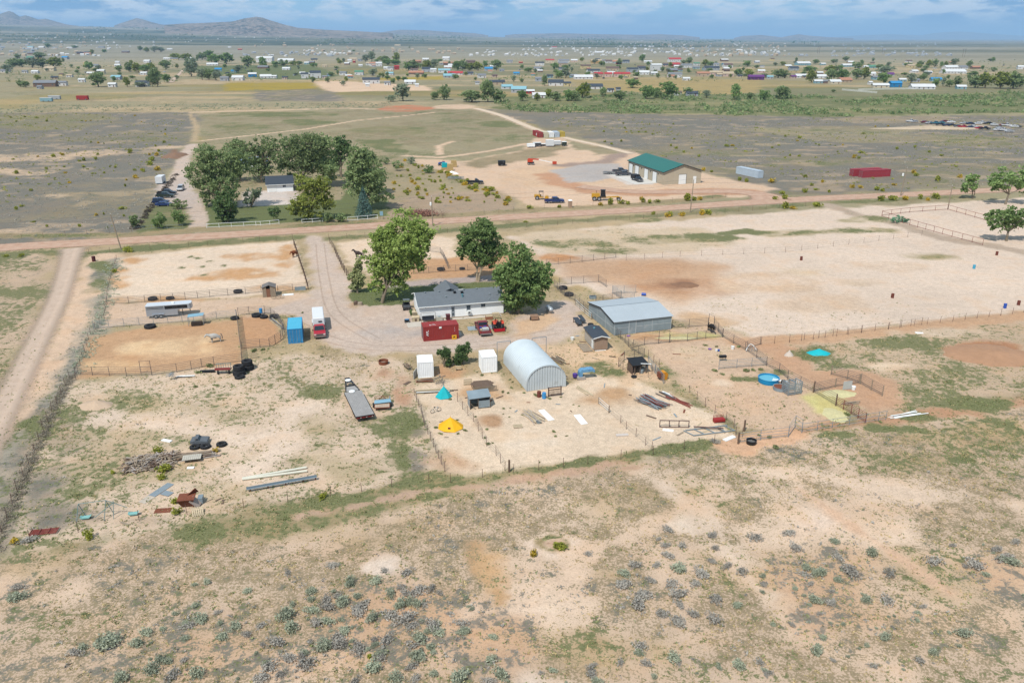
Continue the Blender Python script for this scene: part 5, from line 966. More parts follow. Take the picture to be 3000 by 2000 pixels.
def cabin(par, x0, x1, w0, z0, X0, X1, w1, z1, pm):
    taper(x0, x1, w0, z0, X0, X1, w1, z1).build('cab', pm, par); e = .012
    L = lambda a, b, t: a+(b-a)*t
    def pt(fx, side, t): return (L(L(x0, x1, fx), L(X0, X1, fx), t), side*(L(w0, w1, t)+e), L(z0, z1, t))
    for s in (-1, 1):
        n = 2 if x1-x0 > 1.7 else 1
        for k in range(n): a, b = .07+.45*k*(n == 2), (.93 if n == 1 else .48+.45*k); MB().quad(pt(a, s, .12), pt(b, s, .12), pt(b-.02, s, .86), pt(a+.02, s, .86)).build('side_window', DARKGLASS, par)
    MB().quad((L(x1, X1, .06)+e, -w0*.93, L(z0, z1, .06)), (L(x1, X1, .06)+e, w0*.93, L(z0, z1, .06)), (L(x1, X1, .9)+e, w1*.93, L(z0, z1, .9)), (L(x1, X1, .9)+e, -w1*.93, L(z0, z1, .9))).build('windscreen', DARKGLASS, par)
    MB().quad((L(x0, X0, .15)-e, -w0*.9, L(z0, z1, .15)), (L(x0, X0, .15)-e, w0*.9, L(z0, z1, .15)), (L(x0, X0, .85)-e, w1*.9, L(z0, z1, .85)), (L(x0, X0, .85)-e, -w1*.9, L(z0, z1, .85))).build('rear_window', DARKGLASS, par)
LIGHTW = mat('lamp_lens', C(236,236,230), .2, 0, .03, 1, 0, .6); LIGHTR = mat('tail_lens', C(176,40,36), .3, 0, .05, 1, 0, .5); CHROME = mat('chrome', C(196,200,206), .2, .8, .05)
def pickup(label, p, head, pm, L=5.7, crew=True, group=None, name='pickup_truck', bed=True):
    T = thing(name, label, 'pickup', p, head, group); h = L/2; w = .98
    cx1 = h-1.45; cx0 = cx1-(2.35 if crew else 1.5)
    b = MB(); b.prism([(cx0-.05, .5), (h-.05, .5), (h, .75), (h-.03, 1.02), (cx1, 1.14), (cx0-.05, 1.14)], -w, w); b.build('body', pm, T)
    if bed:
        MB().box(((cx0-h)/2-.03, 0, .62), (cx0+h-.06, 1.9, .1)).build('bed_floor', mat('bed_liner', C(70,70,72), .8), T)
        for s in (-1, 1): MB().box(((cx0-h)/2-.03, s*(w-.05), .86), (cx0+h-.06, .1, .56)).build('bed_side', pm, T)
        MB().box((-h+.03, 0, .84), (.07, 1.74, .5)).build('tailgate', pm, T)
    cabin(T, cx0, cx1+.15, .93, 1.14, cx0+.18, cx1-.62, .78, 1.86, pm)
    for s in (-1, 1):
        MB().box((h-.01, s*.76, .88), (.06, .34, .2)).build('headlight', LIGHTW, T); MB().box((-h-.01, s*.88, .85), (.05, .16, .34)).build('tail_light', LIGHTR, T); MB().box((cx1+.02, s*1.1, 1.25), (.1, .2, .22)).build('mirror', BLACK, T)
        for x in (h-1.0, -h+1.2): wheel(T, x, s*.86)
    MB().box((h, 0, .85), (.05, 1.16, .28)).build('grille', mat('grille', C(120,118,116), .4, .3), T); MB().box((h+.06, 0, .55), (.16, 1.96, .2)).build('bumper', CHROME, T); MB().box((-h-.06, 0, .52), (.14, 1.9, .18)).build('bumper', CHROME, T)
    return T
def car(label, p, head, pm, L=4.6, suv=False, group=None, cat='car', name='parked_car', simple=False):
    T = thing(name, label, cat, p, head, group); h = L/2; w = .9; H = 1.75 if suv else 1.42
    MB().prism([(-h, .42), (h, .42), (h+.02, .62), (h-.1, .82), (h-1.25, .96), (-h+.5, .98), (-h-.02, .9)], -w, w).build('body', pm, T)
    cabin(T, -h+(.1 if suv else .6), h-1.15, .86, .96, -h+(.3 if suv else 1.2), h-1.95, .7, H, pm)
    for s in (-1, 1):
        if not simple: MB().box((h-.02, s*.66, .70), (.08, .32, .15)).build('headlight', LIGHTW, T); MB().box((-h, s*.7, .78), (.06, .28, .16)).build('tail_light', LIGHTR, T)
        for x in (h-.85, -h+.9): wheel(T, x, s*.78, .32, .2)
    if not simple: MB().box((h+.02, 0, .5), (.1, 1.7, .16)).build('bumper', BLACK, T); MB().box((-h-.02, 0, .5), (.1, 1.7, .16)).build('bumper', BLACK, T)
    return T
P_RED = paint_('red', C(196,34,52)); P_MAROON = paint_('maroon', C(128,44,52)); P_BLACK = paint_('black', C(46,46,50)); P_GREY = paint_('grey', C(84,86,92)); P_NAVY = paint_('navy', C(40,56,92)); P_SILVER = paint_('silver', C(196,196,198)); P_WHITE = paint_('white', C(238,238,238)); P_BLUE = paint_('blue', C(40,62,116)); P_DGREEN = paint_('dark_green', C(52,64,54)); P_ORANGE = paint_('orange', C(222,78,44)); P_YEL = paint_('machine_yellow', C(226,170,48)); P_TEAL = paint_('teal', C(64,130,150))
def fwd(a): return Vector((math.cos(a), math.sin(a), 0))
# red pickup with the white trailer
a = R(-75.5); fr = Z('B2',1326,1152)
pickup('bright red pickup facing the camera with white trailer behind', fr-fwd(a)*2.95, a, P_RED, 5.9, False)
tr = thing('enclosed_trailer', 'white box trailer hitched behind the bright red pickup', 'trailer', fr-fwd(a)*6.9, a); WB = mat('trailer_white', C(246,246,246), .45, 0, .03, 1)
tb = taper(-3.3, 3.3, 1.02, 1.25, -3.2, 3.2, .98, 2.62); o_ = tb.build('box_body', WB, tr); bv = o_.modifiers.new('round', 'BEVEL'); bv.width = .14; bv.segments = 3
taper(-3.3, 1.3, 1.02, .45, -3.3, 1.3, 1.02, 1.25).build('lower_body', WB, tr); MB().box((3.33, .25, 2.0), (.03, .62, .2)).build('vent_window', BLACK, tr); 
for s in (-1, 1):
    MB().box((-.9, s*1.08, .75), (1.9, .16, .1)).build('fender', WB, tr)
    for x in (-.45, -1.35): wheel(tr, x, s*.98, .36, .22)
MB().cyl((2.2, 0, 1.25), (2.2, 0, .7), .06, None, 8).build('hitch', BLACK, tr)
# the old maroon pickup and its load
a = R(103); p0 = Z('B3',1285,1112)
mp = pickup('old faded maroon pickup with a loaded bed in front of the house', p0+fwd(a)*2.7, a, mat('paint_faded', C(150,72,76), .5, 0, .15, 1.5), 5.4, False)
ld = thing('pickup_load', 'purple crate, cooler and junk heaped in the maroon pickup bed', 'load', p0+fwd(a)*1.3+Vector((0, 0, .67)), a); MB().box((.9, -.3, .25), (.5, .5, .5)).build('crate', mat('purple_plastic', C(92,62,150), .5), ld); MB().box((.85, .45, .2), (.4, .4, .4)).build('crate', mat('blue_plastic', C(60,82,170), .5), ld); MB().box((-.35, -.15, .35), (1.0, 1.1, .5)).build('tool_box', mat('pale_box', C(206,206,200), .6), ld); MB().box((.25, .4, .12), (.6, .5, .24)).build('sack', WOOD_P, ld)
# tractor with box blade
def tractor(label, p, head, pm, blade=True, cab=False):
    T = thing('farm_tractor', label, 'tractor', p, head)
    MB().box((.75, 0, .95), (1.5, .55, .55)).build('hood', pm, T); MB().box((1.52, 0, .92), (.06, .5, .5)).build('grille', BLACK, T); MB().box((-.2, 0, .75), (1.2, .5, .45)).build('chassis', BLACK, T)
    MB().box((-.35, 0, 1.15), (.5, .5, .12)).box((-.6, 0, 1.35), (.1, .5, .4)).build('seat', BLACK, T)
    for s in (-1, 1): wheel(T, -.45, s*.75, .75, .42); wheel(T, 1.1, s*.62, .42, .26); MB().prism([(-1.1, 1.3), (-.75, 1.6), (0, 1.6), (.3, 1.25), (.2, 1.2), (-.05, 1.5), (-.72, 1.5), (-1.0, 1.25)], s*.75-.22, s*.75+.22).build('fender', pm, T)
    MB().tube([(-.8, -.5, 1.0), (-.8, -.5, 2.3), (-.8, .5, 2.3), (-.8, .5, 1.0)], .045, 6).build('roll_bar', BLACK, T); MB().cyl((.1, 0, 1.15), (-.05, 0, 1.5), .03, None, 6).build('steering_column', BLACK, T); MB().lathe([(.17, 0), (.2, .03), (.17, .06)], 12, (-.08, 0, 1.48)).build('steering_wheel', BLACK, T)
    MB().cyl((1.1, .18, 1.2), (1.1, .18, 1.9), .04, None, 6).build('exhaust', BLACK, T)
    if blade:
        MB().box((-1.75, 0, .38), (.06, 1.9, .55)).box((-1.45, -.93, .36), (.6, .05, .5)).box((-1.45, .93, .36), (.6, .05, .5)).build('box_blade', mat('blade_red', C(206,30,44), .5), T); MB().bar((-.9, -.3, .7), (-1.7, -.35, .5), .07).bar((-.9, .3, .7), (-1.7, .35, .5), .07).build('linkage', BLACK, T)
    return T
tractor('orange-red tractor with red box blade beside the maroon pickup', Z('B3',1480,1052)+fwd(R(104))*1.9, R(104), P_ORANGE)
tp = thing('ground_tarp', 'grey-blue tarpaulin spread under the pickup and tractor', 'tarp', Z('B3',1045,1030), R(14)); MB().slab((0, 0, .04), (4.6, 0, .05), (4.8, 2.0, .05), (.2, 2.1, .04), .02).build('sheet', mat('tarp_grey', C(164,176,182), .6, 0, .1, 1.5, .03), tp)
# side-by-side
def utv(label, p, head, pm):
    T = thing('utility_buggy', label, 'buggy', p, head); MB().prism([(-1.3, .45), (1.2, .45), (1.35, .7), (.6, .95), (.1, .6), (-.4, .6), (-.45, .9), (-1.35, .9)], -.62, .62).build('body', pm, T)
    c = MB()
    for s in (-.6, .6): c.tube([(.7, s, .9), (.3, s, 1.75), (-.6, s, 1.75), (-.75, s, .9)], .035, 6)
    c.build('roll_cage', BLACK, T); MB().box((-.15, 0, 1.78), (1.0, 1.25, .05)).build('roof', mat('buggy_roof', C(120,128,132), .5), T); MB().box((-.2, 0, .75), (.5, 1.0, .2)).box((-.42, 0, 1.0), (.12, 1.0, .4)).build('seat', BLACK, T)
    for s in (-1, 1):
        for x in (.95, -.95): wheel(T, x, s*.62, .33, .26)
    return T
utv('grey roofed utility buggy parked at the left end of the house', Z('B3',195,725), R(-78), P_GREY)
wg_ = thing('garden_wagon', 'small black wagon with blue lid left of the house path', 'wagon', Z('B3',200,915), R(10)); MB().box((0, 0, .4), (.9, .55, .35)).build('tray', BLACK, wg_); MB().box((0, 0, .61), (.7, .45, .06)).build('lid', mat('blue_lid', C(96,150,196), .5), wg_); [wheel(wg_, x, y, .16, .1) for x in (-.3, .3) for y in (-.28, .28)]; MB().cyl((.45, 0, .3), (1.0, 0, .7), .02, None, 5).build('handle', BLACK, wg_)
# gooseneck flatbed
fb = thing('flatbed_trailer', 'long gooseneck flatbed trailer with grey plank deck', 'trailer', Z('C1',745,737,.0)+Vector((-.25, .6, 0)), R(22)-math.pi/2+math.pi/2); FBW, FBL = 2.45, 8.4
fb.location = Z('C1',745,735,.9)-Vector((0, 0, .9)); fb.rotation_euler = (0, 0, R(21.6)); PL = mat('grey_planks', C(172,168,164), .9, 0, .14, 3, 0, .2, (C(206,202,196), .55, .5))
for k in range(11): MB().box((FBW*(k+.5)/11, FBL/2, .87), (FBW/11-.012, FBL-.1, .06)).build('plank', PL, fb)
MB().box((.03, FBL/2, .72), (.08, FBL, .3)).box((FBW-.03, FBL/2, .72), (.08, FBL, .3)).box((FBW/2, .03, .72), (FBW-.16, .08, .3)).box((FBW/2, FBL-.03, .72), (FBW-.16, .08, .3)).build('deck_frame', BLACK, fb)
MB().box((FBW/2, -.05, .66), (FBW-.1, .06, .16)).build('rear_bar', mat('trailer_red', C(120,40,38), .6), fb)
for k in range(6): MB().box((.25+k*.39, -.09, .68), (.16, .02, .06)).build('reflector', LIGHTW if k % 2 else LIGHTR, fb)
g_ = MB(); nx0 = FBW/2+.0
g_._bar((.25, FBL, .8), (nx0-.28, FBL+4.2, 1.15), .14, .26)._bar((FBW-.25, FBL, .8), (nx0+.28, FBL+4.2, 1.15), .14, .26).box((nx0, FBL+4.2, 1.12), (.7, .2, .3)).box((nx0, FBL+1.9, .98), (1.3, .12, .16)).box((nx0, FBL+3.1, 1.05), (.95, .12, .16)); g_.build('gooseneck', BLACK, fb)
MB().box((nx0, FBL+.9, .92), (1.7, 1.6, .05)).build('neck_plate', mat('neck_plate', C(176,172,168), .8), fb); MB().cyl((nx0, FBL+4.1, 1.0), (nx0, FBL+4.1, .45), .06, None, 8).build('hitch', BLACK, fb); MB().cyl((nx0-.4, FBL+2.5, .0), (nx0-.4, FBL+2.5, 1.1), .07, None, 8).build('jack', BLACK, fb)
MB().tube([(nx0-.5, FBL+1.9, 1.05), (nx0-.5, FBL+1.9, 1.5), (nx0+.5, FBL+1.9, 1.5), (nx0+.5, FBL+1.9, 1.05)], .03, 6).build('head_rail', CHROME, fb)
for s, x in ((-1, -.02), (1, FBW+.02)):
    MB().box((x-.05*s, 2.3, .80), (.14, 2.2, .05)).build('fender', BLACK, fb)
    for y in (1.85, 2.75):
        w_ = wheel(fb, x-.25*s, y, .38, .24); w_.rotation_euler = (0, 0, R(90))
for lb, y in (('white round lid on the gooseneck of the flatbed', FBL+3.5), ('white round lid at the front of the plank deck', FBL-.1)):
    c_ = fb.matrix_basis if False else Matrix.Rotation(R(21.6), 4, 'Z')@Vector((nx0+(.0 if y > FBL else -.15), y, .0)); tag(MB().lathe([(.42, 0), (.44, .05), (.40, .09), (.1, .13)], 20).build('plastic_dish', WHITE2, None, fb.location+c_+Vector((0, 0, 1.16 if y > FBL else .91))), lb, 'lid')
# little utility trailer with a blue pickup hood on it
ut = thing('utility_trailer', 'small rusty utility trailer carrying a pale blue truck hood', 'trailer', Z('C1',1035,650), R(8)); 
for k in range(6): MB().box((.2+.33*k, 1.35, .5), (.32, 2.6, .05)).build('plank', mat('rusty_pale_boards', C(206,182,160), .85, 0, .2, 1.6), ut)
MB().box((1.0, .02, .45), (2.1, .08, .14)).box((1.0, 2.7, .45), (2.1, .08, .14)).box((0, 1.35, .45), (.08, 2.6, .14)).box((2.05, 1.35, .45), (.08, 2.6, .14)).build('frame', RUSTY, ut)
MB().tube([(0, 2.7, .5), (0, 2.7, 1.0), (2.05, 2.7, 1.0), (2.05, 2.7, .5)], .035, 6).tube([(.2, 2.7, .75), (1.9, 2.7, .75)], .03, 6).build('head_rail', RUSTY, ut)
for x in (-.18, 2.25): w_ = wheel(ut, x, 1.3, .34, .2); w_.rotation_euler = (0, 0, R(90))
MB().tube([(.5, 2.7, .45), (1.03, 4.0, .45), (1.6, 2.7, .45)], .05, 6).build('drawbar', RUSTY, ut)
hd = thing('truck_hood', 'pale blue truck hood and fenders lying on the small trailer', 'truck hood', Z('C1',1035,650)+Matrix.Rotation(R(8), 3, 'Z')@Vector((-.05, .95, .56)), R(10)); BH = mat('faded_blue', C(150,190,208), .4, 0, .12, 1.2); MB().slab((0, 0, .16), (2.35, .15, .2), (2.2, .85, .32), (.05, .7, .28), .05).slab((0, .72, .28), (2.25, .88, .34), (2.2, 1.35, .16), (.1, 1.2, .14), .05).build('hood_skin', BH, hd); MB().box((2.2, 1.1, .3), (.1, .2, .5)).build('hood_corner', BH, hd)
# aluminium stock trailer
st = thing('stock_trailer', 'aluminium gooseneck horse trailer with dark front windows', 'trailer', Z('B1',1690,918), R(13.5)); AL = mat('aluminium', C(200,206,214), .35, .45, .06, .8, 0, .5)
SL = 7.9
taper(0, 5.4, 0, .45, 0, 5.4, 0, .45); MB().box((2.7, 1.05, .95), (5.4, 2.1, 1.0)).build('lower_body', AL, st); MB().add([(0, 0, 1.45), (SL-.3, 0, 1.45), (SL, .45, 1.45), (SL, 1.65, 1.45), (SL-.3, 2.1, 1.45), (0, 2.1, 1.45), (0, 0, 2.3), (SL-.4, 0, 2.3), (SL-.12, .45, 2.3), (SL-.12, 1.65, 2.3), (SL-.4, 2.1, 2.3), (0, 2.1, 2.3)], [(5,4,3,2,1,0),(6,7,8,9,10,11)]+[(i, (i+1) % 6, 6+(i+1) % 6, 6+i) for i in range(6)]).build('upper_body', AL, st)
o_ = MB().plate([(-.03, -.03), (SL-.38, -.03), (SL-.08, .45), (SL-.08, 1.65), (SL-.38, 2.13), (-.03, 2.13)], 2.3, 2.4).build('roof', mat('trailer_roof', C(232,236,240), .4, .1, .04), st)
MB().box((5.2, -.012, 1.92), (3.9, .02, .6)).build('dark_panel', BLACK, st); MB().box((5.0, -.028, 1.92), (.9, .02, .4)).box((6.4, -.028, 1.92), (.8, .02, .36)).build('window', DARKGLASS, st)
for z in (1.82, 2.08): MB().box((1.6, -.012, z), (2.9, .02, .09)).build('air_slot', BLACK, st)
MB().box((2.0, -.2, .78), (2.1, .32, .06)).build('fender', AL, st)
for x in (1.55, 2.45): wheel(st, x, -.1, .36, .22); wheel(st, x, 2.15, .36, .22)
MB().cyl((SL-.5, 1.05, 1.45), (SL-.5, 1.05, .7), .07, None, 8).build('hitch', BLACK, st); MB().cyl((6.2, .4, 0), (6.2, .4, 1.45), .06, None, 8).build('jack', BLACK, st); MB().box((4.6, .9, 2.5), (.5, .5, .2)).build('roof_vent', WHITE2, st)
# north plot vehicles
VG = 'cars parked beside the grove'
pickup('black pickup parked behind the dark green one', Z('A5',1535,912), R(8), P_BLACK, 5.9, True, VG); pickup('dark green pickup in front of the black one', Z('A5',1520,938), R(8), P_DGREEN, 5.5, True, VG); car('navy sport utility nearest the bushes', Z('A5',1480,990), R(8), P_NAVY, 4.8, True, VG, 'car'); car('dark blue car with a white door panel beside the bushes', Z('A5',1505,1015), R(8), P_BLUE, 4.6, False, VG); car('silver car facing the camera on the gravel drive', Z('A5',1662,870), R(-80), P_SILVER, 4.7, True, VG)
rv = thing('box_trailer', 'white box trailer parked at the top of the hedge row', 'trailer', Z('A5',1480,805), R(98)); MB().box((0, 0, 1.5), (5.0, 2.3, 2.2)).build('box_body', WB, rv); MB().box((0, 0, 2.62), (4.9, 2.2, .05)).build('roof', WB, rv); MB().box((-2.52, 0, .35), (.2, 2.2, .15)).build('bumper', GALV, rv); [wheel(rv, x, y, .35, .2) for x in (-.45, .45) for y in (-1.1, 1.1)]; MB().tube([(2.5, -.8, .5), (3.8, 0, .5), (2.5, .8, .5)], .05, 6).build('drawbar', BLACK, rv)
# builder's yard vehicles
BG = "vehicles in the builder's yard"
pickup('grey pickup at the workshop wall, farther of the two', Z('A7',1150,708), R(5), P_GREY, 5.8, True, BG); pickup('grey pickup beside the workshop, nearer of the two', Z('A7',1180,735), R(8), P_GREY, 5.8, True, BG)
dt = pickup('black dump-bed truck facing the camera on the concrete apron', Z('A7',1305,785), R(-72), P_BLACK, 6.4, False, BG, 'dump_truck', False); MB().box((-1.5, 0, 1.45), (3.2, 2.2, 1.3)).build('dump_box', BLACK, dt); MB().box((-1.5, 0, 2.12), (3.3, 2.3, .06)).build('rim_rail', BLACK, dt)
pickup('royal blue pickup beside the road fence', Z('A7',545,985), R(6), P_BLUE, 6.0, True, BG); pickup('dark maroon pickup at the edge of the sandy yard', Z('A6',2165,812), R(9), P_BLACK, 6.0, False, BG)
ft = thing('flat_trailer', 'low grey flat trailer beside the concrete apron', 'trailer', Z('A7',1065,722), R(-18)); MB().box((0, 0, .6), (6.0, 2.0, .14)).build('deck', GALV, ft); MB().box((0, -1.0, .75), (6, .06, .2)).box((0, 1.0, .75), (6, .06, .2)).build('side_rail', STEEL_D, ft); [wheel(ft, x, y, .35, .2) for x in (-.8, 0) for y in (-1.0, 1.0)]
gd = thing('motor_grader', 'yellow motor grader with black cab by the road fence', 'grader', Z('A7',1000,965), R(-4)); MB().box((-2.6, 0, 1.75), (2.6, 1.5, 1.2)).build('engine_hood', P_YEL, gd); MB().prism([(-1.2, 1.2), (.4, 1.2), (4.5, 1.5), (5.0, 1.1), (5.0, .85), (4.3, 1.15), (.4, .85), (-1.2, .85)], -.22, .22).build('frame_beam', P_YEL, gd); taper(-1.1, .55, .85, 1.4, -1.0, .3, .72, 3.3).build('cab', mat('cab_black', C(44,44,46), .35), gd); MB().box((-.35, 0, 3.35), (1.6, 1.6, .1)).build('roof', BLACK, gd)
for s in (-1, 1):
    for x in (-3.0, -1.5): wheel(gd, x, s*.95, .68, .38)
    wheel(gd, 4.6, s*.9, .62, .34)
MB()._bar((1.2, -1.7, .5), (2.4, 1.7, .5), .1, .6).build('blade', STEEL_D, gd); MB().box((5.4, 0, 1.0), (.3, 1.6, .5)).build('front_block', P_YEL, gd); MB().cyl((-2.4, .4, 2.3), (-2.4, .4, 3.0), .06, None, 6).build('exhaust', BLACK, gd)
rl = thing('soil_roller', 'small yellow roller with black canopy left of the blue pickup', 'roller', Z('A7',415,955), R(-3)); MB().box((-.9, 0, 1.2), (1.9, 1.5, .9)).build('engine_hood', P_YEL, rl); MB().box((.5, 0, .8), (1.2, 1.3, .3)).box((2.2, 0, .75), (.3, 2.0, .25)).build('frame_beam', P_YEL, rl); MB().cyl((2.1, -.9, .65), (2.1, .9, .65), .65, None, 20).build('drum', P_YEL, rl); [wheel(rl, -.9, y, .65, .4) for y in (-.8, .8)]; MB().box((.3, 0, 2.6), (1.5, 1.5, .08)).build('canopy', BLACK, rl)
for x in (-.3, .9):
    for y in (-.65, .65): MB().cyl((x, y, .9), (x, y, 2.6), .04, None, 6).build('canopy_post', BLACK, rl)
MB().box((.1, 0, 1.3), (.5, .5, .6)).build('seat', BLACK, rl)
pt_ = thing('portable_toilet', 'tan portable toilet cabin at the road fence', 'toilet cabin', Z('A7',690,1028), R(10)); MB().box((0, 0, 1.05), (1.1, 1.1, 2.1)).build('cabin_wall', mat('toilet_tan', C(206,176,150), .6), pt_); taper(-.6, .6, .6, 2.1, -.35, .35, .35, 2.35).build('roof', WHITE2, pt_); MB().box((0, -.57, 1.05), (.75, .03, 1.8)).build('door', mat('toilet_door', C(190,156,130), .6), pt_)
bl = thing('boom_lift', 'red boom lift with its basket lowered in the far yard', 'boom lift', Z('A7',330,635), R(0)); MB().box((0, 0, .8), (2.6, 2.0, .5)).build('chassis', BLACK, bl); MB().box((-.3, 0, 1.6), (2.2, 1.7, 1.0)).build('turret', P_ORANGE, bl); MB()._bar((-1.2, 0, 2.3), (3.2, 0, 2.1), .45, .45).build('boom', P_ORANGE, bl); MB()._bar((3.0, 0, 2.0), (8.5, -.3, .9), .2, .25).build('jib', WHITE2, bl); bk = MB()
for z in (.3, .8, 1.3): bk.box((9.6, -.3, z), (1.8, .05, .06)).box((9.6, .6, z), (1.8, .05, .06)).box((8.7, .15, z), (.05, .9, .06)).box((10.5, .15, z), (.05, .9, .06))
bk.box((9.6, .15, .25), (1.8, .9, .06)).box((9.6, -.3, .8), (1.6, .03, .9)).build('basket', P_ORANGE, bl); [wheel(bl, x, y, .5, .35) for x in (-.9, .9) for y in (-.95, .95)]
bt_ = thing('black_trailer', 'small black enclosed trailer alone on the far yard', 'trailer', Z('A7',62,645), R(5)); MB().box((0, 0, 1.2), (2.9, 2.0, 1.7)).build('box_body', BLACK, bt_); [wheel(bt_, 0, y, .33, .2) for y in (-1, 1)]; MB().tube([(1.4, -.6, .5), (2.4, 0, .5), (1.4, .6, .5)], .05, 5).build('drawbar', BLACK, bt_); MB().box((.6, -1.01, 1.5), (.4, .02, .3)).build('window', GLASS, bt_)
for k, (x, y, w, h, m_, lb) in enumerate(((330,478,3.6,1.2,WHITE,'white utility trailer at the left of the parked row'),(385,470,3.8,1.4,P_GREY,'grey van at the parked row'),(445,465,3.0,.6,STEEL_D,'low flat cart in the parked row'),(503,470,3.6,2.6,WB,'tall white box trailer in the parked row'),(572,458,3.2,1.6,P_WHITE,'white pickup cap trailer in the parked row'),(635,464,2.2,1.5,P_DGREEN,'dark green bin at the right of the parked row'))):
    T = thing('parked_trailer', lb, 'trailer', Z('A7',x,y), R(8), 'row of trailers behind the yard'); MB().box((0, 0, .5+h/2), (w, 2.2, h)).build('box_body', m_, T); MB().box((0, 0, .5+h+.04), (w+.1, 2.25, .08)).build('roof', WHITE2, T); [wheel(T, x_, y_, .33, .2) for x_ in (-.5, .5) for y_ in (-1, 1)]; MB().bar((w/2, 0, .5), (w/2+1, 0, .45), .08).build('drawbar', BLACK, T)
# heap of machines and tarps at the yard entrance
tractor('blue tractor parked among the tarps beside the far yard', Z('A6',1865,645), R(150), paint_('tractor_blue', C(44,96,190)), False)
def heap(name, label, cat, p, rx, ry, h, m, seed, n=14, group=None):
    rd = np.random.default_rng(seed); T = tag(MB().build(name, m) if False else None, label, cat) if False else None
    k = 20; vs = [(0, 0, h)]; fs = []
    for j in range(1, 5):
        for i in range(k):
            a = 2*math.pi*i/k; q = j/4; z = h*(1-q)**.8*(1-.25*rd.random()) if j < 4 else -.03; e = 1+rd.uniform(-.12, .12)
            vs.append((rx*q*e*math.cos(a), ry*q*e*math.sin(a), z))
    fs += [(0, 1+i, 1+(i+1) % k) for i in range(k)]
    for j in range(3): fs += [(1+j*k+i, 1+j*k+(i+1) % k, 1+(j+1)*k+(i+1) % k, 1+(j+1)*k+i) for i in range(k)][::1]
    return tag(MB().add(vs, fs).build(name, m, None, p, 0, True), label, cat, group)
TURQ = mat('turquoise_tarp', C(26,196,204), .5, 0, .06, 1.5, .03); HAY = mat('hay', C(206,176,120), .95, 0, .2, 4)
for k, (x, y, m_, lb) in enumerate(((1890,680,TURQ,'hay bale stack under a turquoise tarp by the far yard'),(1940,690,HAY,'golden hay bales beside the turquoise tarp'),(1975,655,HAY,'stacked hay behind the turquoise tarp'))):
    T = thing('hay_stack', lb, 'hay stack', Z('A6',x,y), R(10), 'hay stacks by the far yard')
    for q in range(3): MB().box((0, 0, .45+.85*q), (2.4-.2*q, 2.0-.2*q, .82)).build('bale' if m_ is HAY else 'covered_bale', m_ if q or m_ is HAY else mat('hay', (0,0,0)), T)
heap('bag_heap', 'heap of white bags at the edge of the far yard', 'bags', Z('A6',1955,718), 2.6, 1.5, 1.1, WHITE2, 5); 
sc_ = thing('scrap_stack', 'low pale metal scrap frames beside the maroon pickup', 'scrap', Z('A6',1990,772), R(-4)); [MB().bar((-3, y, .5+.1*k), (3, y+.4, .4+.12*k), .1).build('bar', STEEL, sc_) for k, y in enumerate((-.8, -.3, .2, .7, 1.1))]; [MB().bar((x, -1, .1), (x, 1.3, .8), .1).build('bar', STEEL_D, sc_) for x in (-2.4, -.4, 1.6)]
# scrap-car yard
CG = 'wrecked cars in the scrap yard'; cols = [P_WHITE, P_SILVER, P_MAROON, P_TEAL, P_NAVY, P_BLACK, P_RED, P_GREY, P_WHITE, P_BLACK]; names = ['white','silver','maroon','teal','navy','black','red','grey','white','black']; rd = np.random.default_rng(8)
yard = [(1310,238,0),(1345,240,1),(1440,245,2),(1480,252,1),(1535,255,3),(1590,250,3),(1625,238,2),(1680,245,0),(1580,268,5),(1640,272,4),(1690,272,5),(1740,282,7),(1790,290,6),(1850,292,4),(1890,285,0),(1940,300,6),(1990,305,5),(1800,255,1),(1860,258,4),(1925,258,0),(1960,252,0),(2020,255,5),(2080,268,0),(2160,272,2),(2190,275,0),(2260,285,0),(2290,285,7),(2110,315,0),(2160,318,0),(2215,330,1),(2130,300,1)]
order = ['first','second','third','fourth','fifth','sixth','seventh','eighth']; cnt = {}
for k, (x, y, c_) in enumerate(yard):
    cnt[names[c_]] = cnt.get(names[c_], 0)+1
    lb = '%s wrecked car, %s of that colour from the left in the scrap yard' % (names[c_], order[min(cnt[names[c_]]-1, 7)]) if cnt[names[c_]] <= 8 else 'one of the last %s wrecked cars at the right of the scrap yard' % names[c_]
    p = Z('A8', x, y+8); (car if k % 4 else pickup)(lb, p, R(rd.uniform(-15, 15)+180*(k % 2)), cols[c_], *(() if k % 4 else (5.4, False)), group=CG, **({'name': 'wrecked_car', 'simple': True} if k % 4 else {'name': 'wrecked_pickup'}))

